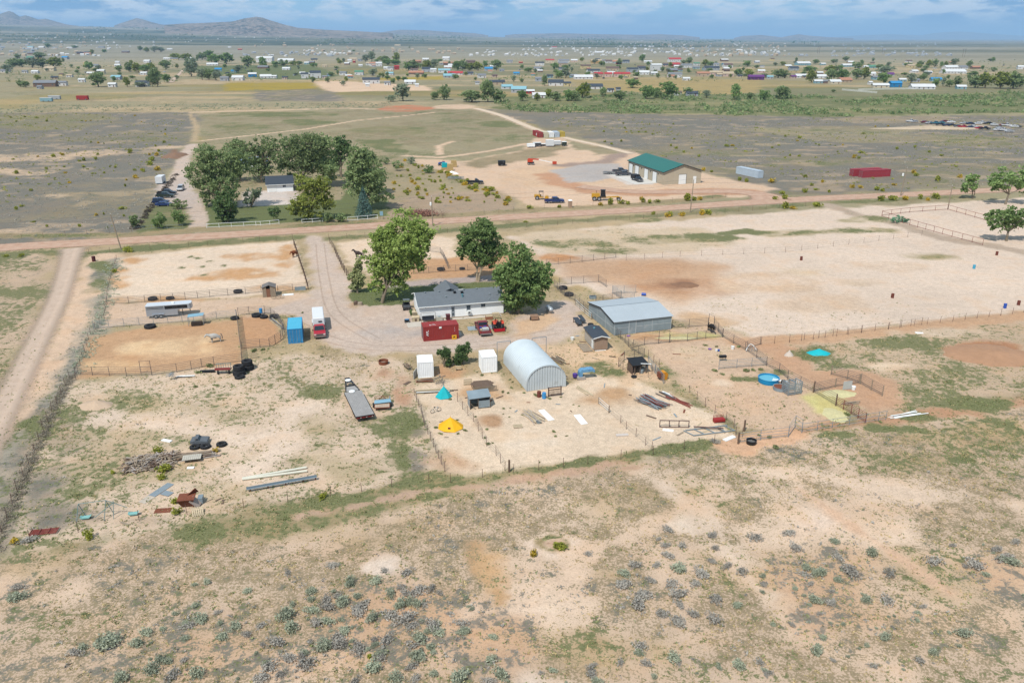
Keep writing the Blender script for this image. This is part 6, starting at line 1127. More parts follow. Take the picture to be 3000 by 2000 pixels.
# ================================================================ horses
def horse_mesh(name, graze, m):
    V = [(-.78,0,1.22,.44),(-.2,0,1.16,.47),(.40,0,1.20,.45),(.66,0,1.30,.36)]; E = [(0,1),(1,2),(2,3)]
    def chain(start, pts):
        a = start
        for p in pts: V.append(p); E.append((a, len(V)-1)); a = len(V)-1
    chain(3, [(.98,0,1.52-.35*graze,.27),(1.2,0,1.80-.75*graze,.19),(1.34,0,1.84-.85*graze,.19),(1.52,0,1.66-1.0*graze,.15),(1.70,0,1.48-1.05*graze,.11)])
    for s in (-1, 1):
        chain(2, [(.52,s*.17,.92,.19),(.54,s*.16,.55,.105),(.52,s*.16,.2,.08),(.56,s*.16,.03,.10)]); chain(0, [(-.72,s*.18,.98,.27),(-.62,s*.18,.76,.17),(-.86,s*.17,.5,.105),(-.82,s*.17,.2,.08),(-.78,s*.17,.03,.10)])
    me = bpy.data.meshes.new('tmp'); me.from_pydata([v[:3] for v in V], E, []); o = bpy.data.objects.new('tmp', me); COL.objects.link(o)
    mo = o.modifiers.new('s', 'SKIN'); sv_ = me.skin_vertices[0].data
    for i, v in enumerate(V): sv_[i].radius = (v[3]*(.78 if i < 4 else 1), v[3]); sv_[i].use_root = i == 0
    su = o.modifiers.new('u', 'SUBSURF'); su.levels = 1; su.render_levels = 1
    bpy.context.view_layer.update(); ev = o.evaluated_get(bpy.context.evaluated_depsgraph_get()); r = bpy.data.meshes.new_from_object(ev); bpy.data.objects.remove(o); r.materials.clear(); r.materials.append(m); r.name = name; r.polygons.foreach_set('use_smooth', [True]*len(r.polygons)); return r
def horse(label, p, head, m, hair, graze=0.0, cat='horse'):
    T = tag(obj('horse', horse_mesh('horse', graze, m), None, p, head), label, cat)
    MB().tube([(-.92, 0, 1.40), (-1.1, 0, 1.25), (-1.16, 0, .8), (-1.12, 0, .5)], .08, 6).build('tail', hair, T); g = graze
    mn = MB()
    for k in range(6): q = k/5; mn.box((.66+.6*q, 0, 1.52+.42*q-(.1+.75*q)*g), (.14, .07, .2))
    mn.build('mane', hair, T)
    for s in (-1, 1): MB().cyl((1.33, s*.06, 1.9-.86*g), (1.34, s*.075, 2.05-.86*g), .035, .005, 6).build('ear', m, T)
    return T
H_GREY = mat('grey_coat', C(206,202,194), .8, 0, .08, 2, 0, .2, (C(160,150,140), .6, .5)); H_BROWN = mat('bay_coat', C(156,88,50), .7, 0, .08); H_DARK = mat('dark_coat', C(66,52,46), .7, 0, .08); H_BLK = mat('black_coat', C(34,30,30), .7, 0, .06)
horse('pale grey horse standing in the lower tan paddock', Z('B2',125,1185), R(205), H_GREY, mat('grey_hair', C(130,122,116), .9), .35)
horse('reddish brown horse at the wooden fence of the upper paddock', Z('B2',1035,205), R(245), H_BROWN, H_DARK, .5)
horse('dark brown horse beside the slender pine across the drive', Z('B2',1770,215), R(170), H_DARK, H_BLK, 0)
horse('black horse at the gate east of the metal barn', Z('B4',1890,755), R(-80), H_BLK, H_BLK, .55)
horse('chestnut horse behind the shade tree by the back pen', Z('B3',1375,150), R(20), H_BROWN, H_DARK, .2)
# ================================================================ fences
_post = {}
def post_mesh(kind, h):
    k = (kind, round(h, 2))
    if k not in _post:
        m = {'pipe': STEEL_D, 'rust': RUSTPIPE, 'wood': WOOD_D, 'tee': mat('t_post', C(122,92,82), .8, 0, .2), 'steel': STEEL, 'white': WHITE2, 'pale': WOOD}[kind]; r = {'pipe': .045, 'rust': .05, 'wood': .10, 'tee': .032, 'steel': .04, 'white': .06, 'pale': .08}[kind]
        _post[k] = MB().cyl((0, 0, -.05), (0, 0, h), r, r*.92, 7).mesh('post', m)
    return _post[k]
def fence(label, pts, kind='pipe', h=1.5, rails=5, gap=2.6, rail=None, r=None, group=None, jitter=0.0, name=None, low=.25):
    P = [Vector(p) for p in pts]; nm = name or {'pipe': 'pipe_fence', 'rust': 'rusty_pipe_fence', 'wood': 'post_fence', 'tee': 'wire_fence', 'steel': 'panel_fence', 'white': 'rail_fence', 'pale': 'post_fence'}[kind]
    T = thing(nm, label, 'fence', P[0], 0, group); rm = {'pipe': STEEL_D, 'rust': RUSTPIPE, 'steel': STEEL, 'white': WHITE2}.get(rail or kind, mat('fence_wire', C(120,114,108), .7, .2)); wire = (rail or kind) in ('wood', 'tee', 'wire', 'pale'); rr = r or (.009 if wire else .027 if kind != 'white' else .05)
    for a, b in zip(P, P[1:]):
        L = (b-a).length; n = max(1, round(L/gap))
        for i in range(n+(b is P[-1])):
            q = a.lerp(b, i/n)-P[0]; hh = h*(1+random.uniform(-jitter, jitter)); o = obj('post', post_mesh(kind, round(hh, 1)), T, q)
            if jitter: o.rotation_euler = (random.uniform(-.3, .3)*jitter, random.uniform(-.3, .3)*jitter, 0)
        for k in range(rails):
            z = low+(h-.06-low)*k/max(1, rails-1) if rails > 1 else h-.06
            MB().cyl(a-P[0]+Vector((0, 0, z)), b-P[0]+Vector((0, 0, z)), rr, None, 5).build('wire' if wire else 'rail', rm, T)
    return T
def ZZ(reg, *pts): return [Z(reg, *p) for p in pts]
def DD(*pts): return [D(*p) for p in pts]
FP = 'pipe corral fences'; FW = 'wire fences'
fence('pipe fence along the south side of the upper paddock', ZZ('B1', (1232,748),(1480,742),(1850,712),(2130,695))+ZZ('B2', (60,668),(470,632),(650,615)), 'pipe', 1.5, 5, 2.8, group=FP)
fence('pipe fence from the small wooden hut to the drive', ZZ('B2', (840,615),(1010,592),(1188,582)), 'pipe', 1.5, 5, 2.4, group=FP)
fence('thick wooden post fence on the west side of the drive', ZZ('B2', (1025,72),(1060,170),(1095,282),(1118,352),(1143,425),(1188,582)), 'wood', 1.6, 4, 2.6, group='post fences along the drive', jitter=.06)
fence('wooden post fence on the east side of the drive', ZZ('B2', (1440,55),(1487,130),(1515,205),(1545,260),(1575,330),(1608,388),(1650,452)), 'wood', 1.6, 4, 2.8, group='post fences along the drive', jitter=.06)
fence('white-grey panel fence along the north of the lower paddock', ZZ('B1', (1078,1035),(1600,992),(2095,955))+ZZ('B2', (10,960),(140,920),(365,905)), 'steel', 1.55, 6, 2.6, group=FP)
fence('dark pipe fence dividing the lower paddock from the round pen', ZZ('B2', (372,915),(405,1200),(432,1410)), 'pipe', 1.8, 6, 2.0, group=FP, r=.035)
fence('curved pipe panels of the round pen', ZZ('B2', (425,1265),(638,1250),(745,1240),(875,1158),(915,1075),(850,955),(760,880),(690,860),(510,868),(385,880)), 'pipe', 1.6, 6, 2.2, group=FP)
fence('pipe fence along the south side of the lower paddock', [Z('B1',870,1560), Z('B1',1455,1575)]+ZZ('C2', (150,705),(580,650),(830,605),(1010,565),(1220,530),(1700,465)), 'pipe', 1.5, 5, 2.8, group=FP)
gt = fence('tall pipe gate in the lower paddock south fence', ZZ('B1', (1620,1545),(1740,1540)), 'pipe', 2.1, 3, 4, group=FP, name='pipe_gate')
fence('old wire fence along the west side of both paddocks', DD((268,596),(250,660),(240,735),(208,768),(174,872)), 'tee', 1.3, 4, 3.0, group=FW, jitter=.1)
fence('wire fence between the upper paddock and the main road', DD((205,585),(300,577),(520,561),(672,549)), 'tee', 1.4, 4, 4.0, group=FW)
fence('wire fence between the east paddock and the main road', DD((755,549),(880,545),(1100,530),(1350,512),(1600,494),(1850,474)), 'tee', 1.4, 4, 4.5, group=FW)
fence('pipe fence behind the white house lawn', [G(1212,803), G(1300,797), G(1440,788)], 'pipe', 1.5, 5, 3.0, group=FP); fence('pipe fence running north behind the shade tree', [G(1313,787), G(1300,757), G(1290,742), G(1262,738)], 'pipe', 1.5, 5, 2.4, group=FP)
fence('pipe fence along the north side of the sandy arena', ZZ('A7', (470,1560),(800,1528),(1110,1490)), 'pipe', 1.5, 5, 3.0, group=FP)
fence('wire fence continuing east from the arena pipe fence', [Z('A7',1205,1515), Z('A7',1700,1480), G(2300,740), G(2700,690)], 'tee', 1.4, 3, 5.0, group=FW)
fence('pipe fence along the drive west of the barn', ZZ('B4', (90,232),(210,345),(330,402),(480,530)), 'pipe', 1.5, 6, 2.2, group=FP)
fence('white plank gate panel beside the barn drive', ZZ('B4', (335,440),(440,540),(520,610)), 'pale', 1.2, 3, 2.4, group=FP, rail='white', name='plank_fence')
fence('pipe panel pen at the north-west of the barn', ZZ('B4', (150,215),(430,195),(600,182),(688,240)), 'pipe', 1.6, 6, 2.8, group=FP)
fence('grey panel pen right behind the barn', ZZ('B4', (1028,308),(760,312),(862,375),(1010,400)), 'steel', 1.7, 7, 2.2, group=FP); fence('short panel pen at the barn back corner', ZZ('B4', (570,425),(650,420),(860,372)), 'pipe', 1.6, 6, 2.0, group=FP)
fence('pipe fence east of the barn to the tall gate', ZZ('B4', (1442,712),(1640,702),(1858,688)), 'pipe', 1.6, 6, 2.6, group=FP); fence('tall arched pipe gate near the black horse', ZZ('B4', (1862,690),(1922,720)), 'pipe', 2.4, 2, 4, group=FP, name='pipe_gate')
fence('long pipe corral fence running down from the tall gate', ZZ('B7', (150,25),(240,135),(355,205),(480,275),(600,355),(705,440)), 'pipe', 1.6, 6, 2.4, group=FP); fence('green and brown pipe fence between tank and meadow', ZZ('B7', (705,440),(840,505),(930,580),(1200,718)), 'pipe', 1.5, 5, 2.4, group=FP)
fence('short pipe fence spur beside the arena corner', ZZ('B7', (500,262),(640,215)), 'pipe', 1.5, 5, 2.4, group=FP)
fence('pipe fence in front of the hay ground by the barn', ZZ('B4', (1000,935),(1128,905),(1290,890),(1420,875),(1620,860),(1730,842),(1830,830),(2028,815)), 'pipe', 1.5, 6, 2.4, group=FP); fence('tall pipe gate frame in the hay ground fence', ZZ('B4', (1292,888),(1412,878)), 'pipe', 2.3, 2, 6, group=FP, name='pipe_gate')
fence('diagonal pipe fence between the barn corner and goat pen', ZZ('B4', (800,792),(905,880),(985,970),(1060,1005),(1125,1045)), 'pipe', 1.5, 5, 2.2, group=FP); fence('pipe fence at the top of the goat pen', ZZ('B4', (830,1150),(895,1080),(1125,1045)), 'pipe', 1.6, 5, 2.2, group=FP); fence('leaning panels on the east side of the goat pen', ZZ('B4', (1170,1130),(1250,1230),(1350,1350)), 'steel', 1.5, 6, 1.5, group=FP)
fence('loose wire pen round the goat shed', ZZ('B4', (830,1155),(930,1225),(990,1270),(1170,1280),(1300,1160),(1170,1060)), 'tee', 1.5, 5, 1.6, group=FW, jitter=.1)
fence('pipe pen with a black trough at its corner', ZZ('B7', (200,478),(390,462),(548,450),(705,440)), 'steel', 1.5, 6, 2.2, group=FP)
fence('weathered panel fence at the back of the hay pen', ZZ('B7', (1390,535),(1560,585),(1700,632)), 'pale', 1.6, 6, 2.6, group=FP, rail='pipe'); fence('panel fence on the east side of the hay pen', ZZ('B7', (1700,632),(1815,700),(1932,760)), 'pale', 1.7, 6, 2.8, group=FP, rail='pipe'); fence('panel fence on the north-west side of the hay pen', ZZ('B7', (1200,720),(1435,668),(1690,628)), 'pale', 1.5, 6, 3.0, group=FP, rail='pipe')
fence('dark wooden-post panel fence beside the yellow hay', ZZ('B7', (1205,722),(1440,862)), 'wood', 1.8, 6, 6, group=FP, rail='pipe'); fence('bright red gate panels below the hay pen', ZZ('B7', (1440,862),(1600,950),(1752,1045)), 'rust', 1.5, 6, 1.6, group=FP, name='red_gate')
fence('silver pipe fence along the south edge of the corrals', ZZ('B7', (405,1262),(640,1228),(935,1195)), 'steel', 1.5, 4, 3, group=FP); fence('silver pipe fence from the open gate to the red gate', ZZ('B7', (1080,1150),(1400,1100),(1758,1045),(1890,1025),(1970,1012)), 'steel', 1.4, 3, 3, group=FP); fence('open tall gate in the south corral fence', ZZ('B7', (938,1195),(1005,1100),(1078,1145)), 'steel', 1.9, 4, 3, group=FP, name='pipe_gate')
fence('row of thin posts along the south edge of the arena', [Z('C3',40,1355), Z('C3',620,1278), Z('C3',1140,1205), Z('C3',1650,1150), Z('C3',2350,1060), G(3120,900)], 'tee', 1.35, 3, 2.65, group=FW, jitter=.04, r=.005); fence('thin posts from the corral corner to the arena edge', ZZ('B7', (650,215),(790,205),(1105,165),(1560,105),(2000,55),(2350,5)), 'tee', 1.4, 3, 2.6, group=FW, r=.005)
fence('wire fence on the west side of the tent pen', ZZ('B5', (250,700),(330,900),(370,1065),(440,1220),(500,1360),(560,1490),(600,1568)), 'tee', 1.3, 5, 1.7, group=FW, jitter=.12); fence('wire fence between tent pen and shelter pen', ZZ('B5', (745,770),(805,860),(930,1000),(985,1105),(1080,1280),(1190,1390),(1240,1475),(1290,1562)), 'tee', 1.4, 4, 2.0, group=FW, jitter=.1); fence('wire fence along the south side of the pens', DD((1035,1108),(1180,1086),(1350,1066),(1500,1044),(1640,1018),(1705,1003)), 'tee', 1.3, 3, 3.6, group=FW, jitter=.08, r=.005)
fence('wire fence along the south side of the west yard', DD((70,1242),(180,1222),(320,1196),(430,1182),(560,1166),(760,1140),(900,1118),(985,1108)), 'tee', 1.3, 3, 4.0, group=FW, jitter=.1, r=.005); fence('low rail fence between the south pens', ZZ('B6', (228,985),(355,1095)), 'pale', 1.0, 3, 3, group=FW, rail='white', name='plank_fence'); fence('wire fence dividing the two south pens', ZZ('B6', (355,1100),(500,1225),(570,1300),(690,1395),(810,1500),(890,1568)), 'tee', 1.2, 3, 2.4, group=FW, jitter=.08); fence('wire fence along the east side of the pipe-pile pen', ZZ('B6', (1350,850),(1550,1020),(1670,1105),(1810,1185),(1905,1275),(1955,1480)), 'tee', 1.3, 3, 2.6, group=FW, jitter=.08)
for reg, x, y, lb in (('B5',1340,1575,'stout dark corner post at the south fence'),('B6',1960,1480,'stout wooden corner post by the black tank'),('B7',470,1130,'dark wooden post behind the black tank')): tag(MB().cyl((0,0,-.1),(0,0,1.6),.13,.12,8).build('corner_post', WOOD_D, None, Z(reg,x,y)), lb, 'post')
fence('rusty ladder fence along the west side of the empty pen', ZZ('A8', (1045,1112),(1300,1190),(1600,1275),(1970,1375)), 'rust', 1.6, 2, 3.2, group='rusty pen fences', r=.05, low=.2); fence('rusty rail fence along the north side of the empty pen', ZZ('A8', (1045,1105),(1300,1075),(1650,1050)), 'rust', 1.5, 2, 4, group='rusty pen fences', r=.05); fence('rusty rail fence on the far east side of the empty pen', ZZ('A8', (1650,1050),(1985,1145),(2300,1230)), 'rust', 1.5, 2, 4, group='rusty pen fences', r=.05)
fence('white rail fence in front of the green lawn, left run', [Z('A5',1900,1218), Z('A5',2352,1195), Z('A6',200,1195), Z('A6',370,1180)], 'white', 1.2, 2, 3.2, group='white rail fences of the lawn'); fence('white rail fence under the willow', ZZ('A6', (580,1172),(770,1160)), 'white', 1.1, 2, 2.6, group='white rail fences of the lawn'); fence('white rail fence beside the blue spruce', ZZ('A6', (1000,1155),(1275,1132)), 'white', 1.2, 2, 3.0, group='white rail fences of the lawn')
fence('leaning old posts along the tumbleweed bank', DD((160,868),(120,950),(80,1040),(40,1130),(5,1225)), 'tee', 1.5, 3, 3.0, group=FW, jitter=.15); fence('wire fence between the grey field and the main road', ZZ('A5', (-200,1335),(400,1305),(800,1275),(1210,1252)), 'tee', 1.3, 3, 5, group=FW); fence("wire fence between the builder's yard and the road", ZZ('A7', (-100,1090),(300,1045),(900,1012),(1500,985),(2120,935)), 'tee', 1.3, 3, 5, group=FW); fence('steel gate at the neighbour drive corner', ZZ('A5', (1220,1250),(1395,1225),(1680,1222)), 'steel', 1.1, 2, 4, group=FP)
# power poles and their lines
def pole(label, p, top, arm=False, box=None, lean=0.0):
    T = thing('power_pole', label, 'power pole', p, 0, 'power poles'); h = top
    MB().cyl((0, 0, -.2), (-lean, 0, h), .16, .11, 9).build('shaft', WOOD, T)
    if arm: MB().box((-lean, 0, h-.4), (1.6, .1, .12)).build('crossarm', WOOD_D, T)
    MB().cyl((-lean, 0, h), (-lean, 0, h+.25), .05, None, 6).build('insulator', WHITE2, T)
    if box: MB().lathe([(.26, 0), (.28, .1), (.28, .8), (.22, .9)], 10, (-.35, 0, box)).build('transformer', WHITE2, T)
    return T, Vector(p)+Vector((-lean, 0, h+.25))
ptop = []
for lb, (x, y), h, bx, ln in (('leaning power pole at the corner of the side road',(355,730),8.6,None,1.1),('power pole with grey transformer behind the cottonwood',(1268,662),8.0,5.6,.1),('tall power pole in front of the workshop',(2022,622),9.6,None,-.3),('power pole with transformer by the maroon containers',(2638,574),9.0,6.4,-.6)):
    ptop.append(pole(lb, G(x, y), h, False, bx, ln)[1])
pole('thin power pole at the corner of the empty pen', Z('A8',1652,1045), 7.0)
far_l = ptop[0]+(ptop[0]-ptop[1])*.8; far_r = ptop[3]+(ptop[3]-ptop[2])*.9
for lb, dz in (('top power line strung along the main road', 0), ('lower power line strung along the main road', -1.2)):
    T = thing('power_line', lb, 'power line', ptop[0]*0, 0, 'power lines'); seq = [far_l]+ptop+[far_r]
    for a, b in zip(seq, seq[1:]):
        pts = [a.lerp(b, k/14)+Vector((0, 0, dz-1.1*4*(k/14)*(1-k/14))) for k in range(15)]; MB().tube(pts, .018, 4).build('wire', mat('cable', C(90,90,94), .6), T)
# ================================================================ tyres, tanks, tents
def tyre(label, p, r=.75, w=.38, group=None, n=1):
    T = tag(obj('old_tyre', None), label, 'tyre', group) if False else None
    pr = [(r*.55, .02), (r*.9, 0), (r, w*.2), (r, w*.8), (r*.9, w), (r*.55, w-.02), (r*.5, w*.75), (r*.5, w*.25)]
    m_ = MB(); k = 22; vs = [(q*math.cos(2*math.pi*i/k), q*math.sin(2*math.pi*i/k), z) for q, z in pr for i in range(k)]; m_.add(vs, [(j*k+i, j*k+(i+1) % k, ((j+1) % 8)*k+(i+1) % k, ((j+1) % 8)*k+i) for j in range(8) for i in range(k)])
    for i in range(k): a = 2*math.pi*(i+.5)/k; m_.box((r*1.005*math.cos(a), r*1.005*math.sin(a), w/2), (.05, .10*r, w*.8), a)
    return tag(m_.build('old_tyre', RUBBER, None, p, random.uniform(0, 6)), label, 'tyre', group)
TG = 'tractor tyres used as feed tubs'
for lb, p, r in (('tractor tyre tub left of the horse trailer roof',Z('B1',1755,700),.85),('tractor tyre tub behind the horse trailer roof',Z('B1',1955,690),.75),('tractor tyre tub in the lower paddock',Z('B1',1725,1018),.95),('tractor tyre tub at the middle of the upper paddock fence',Z('B2',382,615),.85),('tractor tyre tub beside the dark divider gate',Z('B2',345,920),.75),('tractor tyre tub inside the round pen top',Z('B2',680,905),.7),('second tractor tyre tub inside the round pen top',Z('B2',595,890),.85),('tractor tyre at the outside of the round pen',Z('B2',800,905),.85),('tractor tyre tub behind the white house lawn',Z('B3',668,195),.85),('tractor tyre tub at the foot of the shade tree',Z('B3',960,185),.6),('tractor tyre tub at the top of the barn pen',Z('B4',195,260),.85),('flat tractor tyre tub lower in the barn pen',Z('B4',262,335),.9)): tyre(lb, p, r, .55 if r > .8 else .45, TG)
for (x, y), n in (((1655,690), 2), ((1800,600), 2)):
    for k in range(n): tyre('%s tyre of the %s tall tyre stack by the lower paddock' % (('bottom','top')[k], 'left' if x < 1700 else 'right'), Z('C2',x,y)+Vector((0, 0, k*.78)), .92-.12*k, .78, 'tall tyre stacks')
tyre('single tyre lying in front of the tall tyre stacks', Z('C2',1660,745), .72, .42)
for k, (x, y) in enumerate(((1165,665),(1262,660),(1410,640))): tyre(('left','middle','right')[k]+' old tyre lying behind the wood heap', Z('B8',x,y), .62, .35, 'tyres behind the wood heap')
tyre('round rusty-rimmed tyre at the left of the goat shed', Z('B4',1008,1275), .4, .3); tyre('tyre on the dark shingled roof panels', Z('B4',510,672,0.75)+Vector((0, 0, .0)), .5, .25)
def tank(label, p, r, h, m, inner, wl=.7, name='stock_tank'):
    T = thing(name, label, 'tank', p); pr = [(r*.98, 0), (r, h*.3), (r, h), (r+.05, h+.02), (r-.06, h+.01), (r-.07, .05)]; n = 36
    MB().lathe(pr, n, (0, 0, 0), False).build('wall', m, T, smooth=False); MB().cyl((0, 0, h*wl-.02), (0, 0, h*wl), r-.075, None, n).build('water' if inner == 'w' else 'filling', mat('tank_water', C(110,196,220), .12, 0, .05, 1, 0, .5) if inner == 'w' else inner, T); return T
tank('bright blue round stock tank full of water', Z('B7',727,608), 1.52, .72, mat('blue_tank', C(30,150,204), .4, 0, .05), 'w', .75); tank('galvanised round tank filled with rusty dirt', Z('B7',850,690), 1.0, .5, GALV, RUSTY, .96); tank('black rubber tank at the south corner post', Z('B7',545,1262), .62, .5, BLACK, mat('grey_dirt', C(120,116,112), .9), .5); tank('rusty steel fire ring at the edge of the gravel yard', Z('B2',2052,1432), .75, .55, RUSTY, mat('ash', C(176,160,142), .95), .25, 'fire_ring')
def cone_tent(label, p, r, h, m, n=8, rot=0, name='canvas_tent', win=True, squash=1.0):
    T = thing(name, label, 'tent', p, rot); rd = random.Random(n)
    pts = [(r*math.cos(2*math.pi*i/n)*(1+.05*(i % 2)), r*squash*math.sin(2*math.pi*i/n), .02+.10*(i % 2)) for i in range(n)]; mid = [(x*.52, y*.52, h*.56-.05) for x, y, z in pts]; b_ = MB()
    b_.add(pts+mid+[(0, 0, h)], [(i, (i+1) % n, n+(i+1) % n, n+i) for i in range(n)]+[(n+i, n+(i+1) % n, 2*n) for i in range(n)]); b_.build('canvas', m, T); MB().cyl((0, 0, h*.9), (0, 0, h+.18), .05, .03, 6).build('pole_tip', m, T)
    return T
YT = cone_tent('bright yellow eight-sided tent with a small dark window', Z('B5',662,1100)+Vector((0, 1.0, 0)), 1.72, 1.45, mat('yellow_canvas', C(250,186,24,1.1), .7, 0, .05, 1.5, .02), 8, R(22)); MB().box((-.1, -1.22, .42), (.34, .06, .26), 0, Matrix.Rotation(R(-40), 3, 'X')).build('window', mat('maroon_mesh', C(110,40,34), .8), YT, rz=R(-22))
cone_tent('turquoise cone-shaped tent beside the left wire pen', Z('B5',588,735)+Vector((0, .55, 0)), 1.22, 1.75, TURQ, 6, R(10), squash=.8)
heap('tarped_pile', 'low pile covered with a bright turquoise tarp in the meadow', 'tarp', Z('B7',1262,308), 2.0, 1.2, .85, TURQ, 9)
# ================================================================ barrels and small things
def barrel(label, p, m, lying=False, rz=0, group=None, h=.88, r=.29):
    T = tag(None, None, None) if False else None; b_ = MB().lathe([(r, 0), (r*1.02, .02), (r, .04), (r, h*.32), (r*1.05, h*.34), (r, h*.36), (r, h*.64), (r*1.05, h*.66), (r, h*.68), (r, h-.04), (r*1.02, h-.02), (r*.94, h), (r*.9, h-.03)], 16)
    o = b_.build('oil_barrel', m, None, p)
    if lying: o.rotation_euler = (R(90), 0, rz); o.location.z = r
    return tag(o, label, 'barrel', group)
RB = 'barrels in the sandy arena'; B_RUST = mat('barrel_rust', C(126,66,52), .8, 0, .15, 3); B_BLUE = mat('barrel_blue', C(46,92,190), .45, 0, .06)
for lb, p, m_ in (('rusty barrel at the far left of the arena',Z('C3',158,545),B_RUST),('rusty barrel at the far right of the arena',Z('C3',2082,495),B_RUST),('rusty barrel in the middle of the arena',Z('C3',1055,915),B_RUST),('rusty barrel at the lower right edge of the arena',Z('C3',2296,985),B_RUST),('blue barrel at the lower right edge of the arena',Z('C3',2162,1015),B_BLUE),('pale blue tub on the green strip of the arena',Z('C3',1858,628),mat('barrel_pale', C(84,184,216), .45))): barrel(lb, p, m_, group=RB)
barrel('blue barrel lying on its side behind the barn', Z('B4',1095,335), B_BLUE, True, R(75)); barrel('pale blue barrel standing in front of the quonset hut', Z('B5',1740,730), mat('barrel_sky', C(70,160,220), .45)); barrel('rusty barrel beside the pale blue one', Z('B5',1682,715), B_RUST); barrel('blue barrel leaning by the round pen tyres', Z('B2',648,870)+Vector((0,0,.35)), mat('barrel_sky', (0,0,0))); barrel('dark red trash barrel at the side road corner', Z('B1',1080,255), mat('barrel_maroon', C(92,36,38), .6), r=.4, h=1.15)
def bucket(label, p, m, r=.2, h=.35): return tag(MB().lathe([(r*.8, 0), (r, h), (r*1.06, h), (r*.92, h-.03), (r*.75, .03)], 12).build('bucket', m, None, p), label, 'bucket')
bucket('white tub beside the corral fence weeds', Z('B4',2140,950), WHITE2, .3, .5); bucket('white bucket lying near the purple one', Z('B4',1955,975), WHITE2, .22, .3); bucket('blue bucket next to the white one', Z('B4',1980,975), B_BLUE, .2, .3); bucket('purple tub on the bare corral ground', Z('B4',1880,955), mat('purple_tub', C(150,110,180), .5), .3, .15); bucket('purple feed pan beside the barn wall', Z('B4',945,803), mat('purple_tub', (0,0,0)), .32, .12); bucket('white bucket left of the brown shed', Z('B4',300,845), WHITE2, .32, .5)
bn_ = thing('trash_bin', 'maroon wheeled trash bin against the white house', 'trash bin', Z('B3',765,885), R(14)); taper(-.3, .3, .3, .05, -.36, .36, .36, 1.1).build('body', mat('bin_maroon', C(96,38,44), .5), bn_); MB().box((0, 0, 1.13), (.78, .8, .07)).build('lid', mat('bin_lid', C(112,52,62), .5), bn_); [wheel(bn_, x, .3, .12, .06) for x in (-.3, .3)]
sw = thing('porch_swing', 'black garden swing seat under a thin steel frame', 'swing', Z('B3',495,905), R(14)); MB().tube([(-1.3, 0, 0), (-1.3, 0, 1.75), (1.3, 0, 1.75), (1.3, 0, 0)], .035, 6).build('frame', STEEL_D, sw); MB().box((0, 0, .45), (2.2, .55, .1)).box((0, .3, .75), (2.2, .08, .6)).build('seat', mat('swing_seat', C(52,56,66), .8), sw)
ac = thing('heat_pump', 'square beige cooling unit beside the house wall', 'cooling unit', Z('B3',645,890), R(14)); MB().box((0, 0, .4), (1.1, .8, .8)).build('casing', mat('beige_metal', C(206,200,184), .6), ac); MB().lathe([(.3, 0), (.3, .05), (.05, .06)], 16, (0, 0, .8)).build('fan_grille', GALV, ac)
ph = thing('wooden_playhouse', 'little wooden cat house on the ground at the house corner', 'playhouse', Z('B3',318,895), R(14)); MB().box((0, 0, .4), (1.2, .9, .8)).build('box_body', WOOD_P, ph); MB().slab((-.7, -.5, .8), (.7, -.5, .8), (.7, 0, 1.15), (-.7, 0, 1.15), .05).slab((-.7, .5, .8), (.7, .5, .8), (.7, 0, 1.15), (-.7, 0, 1.15), .05).build('roof', WOOD_P, ph); MB().box((0, -.46, .35), (.4, .03, .5)).build('opening', WOOD_D, ph); MB().box((-.2, .1, 1.5), (.6, .5, .5)).build('upper_box', WOOD_P, ph); taper(-.6, .2, .35, 1.75, -.35, -.05, .05, 2.1).build('upper_roof', WOOD_P, ph)
for lb, x, y in (('brown wooden planter box on the house patio, left one', 1330, 868), ('pale wooden planter box on the house patio, right one', 1425, 828)):
    T = thing('planter_box', lb, 'planter', Z('B3',x,y), R(14)); MB().box((0, -.35, .3), (1.3, .06, .6)).box((0, .35, .3), (1.3, .06, .6)).box((-.62, 0, .3), (.06, .64, .6)).box((.62, 0, .3), (.06, .64, .6)).build('box_side', mat('planter_wood', C(170,112,84), .85) if 'left' in lb else WOOD_P, T); MB().box((0, 0, .62), (1.2, .75, .06)).build('lid', WOOD_P, T)
pr_ = thing('propane_tank', 'silver propane tank on the ground right of the house tree', 'gas tank', Z('B3',2160,775), R(110)); nn_ = 16; b_ = MB().lathe([(.05, -1.15), (.32, -1.05), (.45, -.85), (.45, .85), (.32, 1.05), (.05, 1.15)], 18); o_ = b_.build('shell', mat('propane_silver', C(206,212,216), .35, .3, .04), pr_, (0, 0, .75), smooth=True); o_.rotation_euler = (0, R(90), 0); MB().lathe([(.16, 0), (.16, .18), (.1, .22)], 10, (0, 0, 1.18)).build('valve_dome', GALV, pr_); [MB().box((x, 0, .2), (.15, .8, .4)).build('footing', CONC, pr_) for x in (-.6, .6)]
bx_ = thing('box_cart', 'small brown box cart on two wheels on the sand', 'cart', Z('B3',1955,878), R(10)); MB().box((0, 0, .55), (1.3, 1.1, .7)).build('box_body', mat('cart_brown', C(170,136,112), .85), bx_); [wheel(bx_, x, 0, .3, .15).__setattr__('rotation_euler', (0, 0, R(90))) for x in (-.75, .75)]; MB().bar((0, .5, .4), (0, 1.6, .4), .06).build('drawbar', RUSTY, bx_)
sm = tag(MB().lathe([(.62, 0), (.5, .15), (.46, .55), (.4, .62)], 14).build('tree_stump', WOOD, None, Z('B2',1785,760)), 'sawn tree stump on the lawn corner by the drive', 'stump')
hl = tag(MB().prism([(-.55, 0), (.5, 0), (.45, .5), (-.1, .75), (-.5, .55)], -.35, .35).build('fallen_log', WOOD_D, None, Z('B2',1745,752), R(20)), 'dark broken log leaning at the lawn stump', 'log')
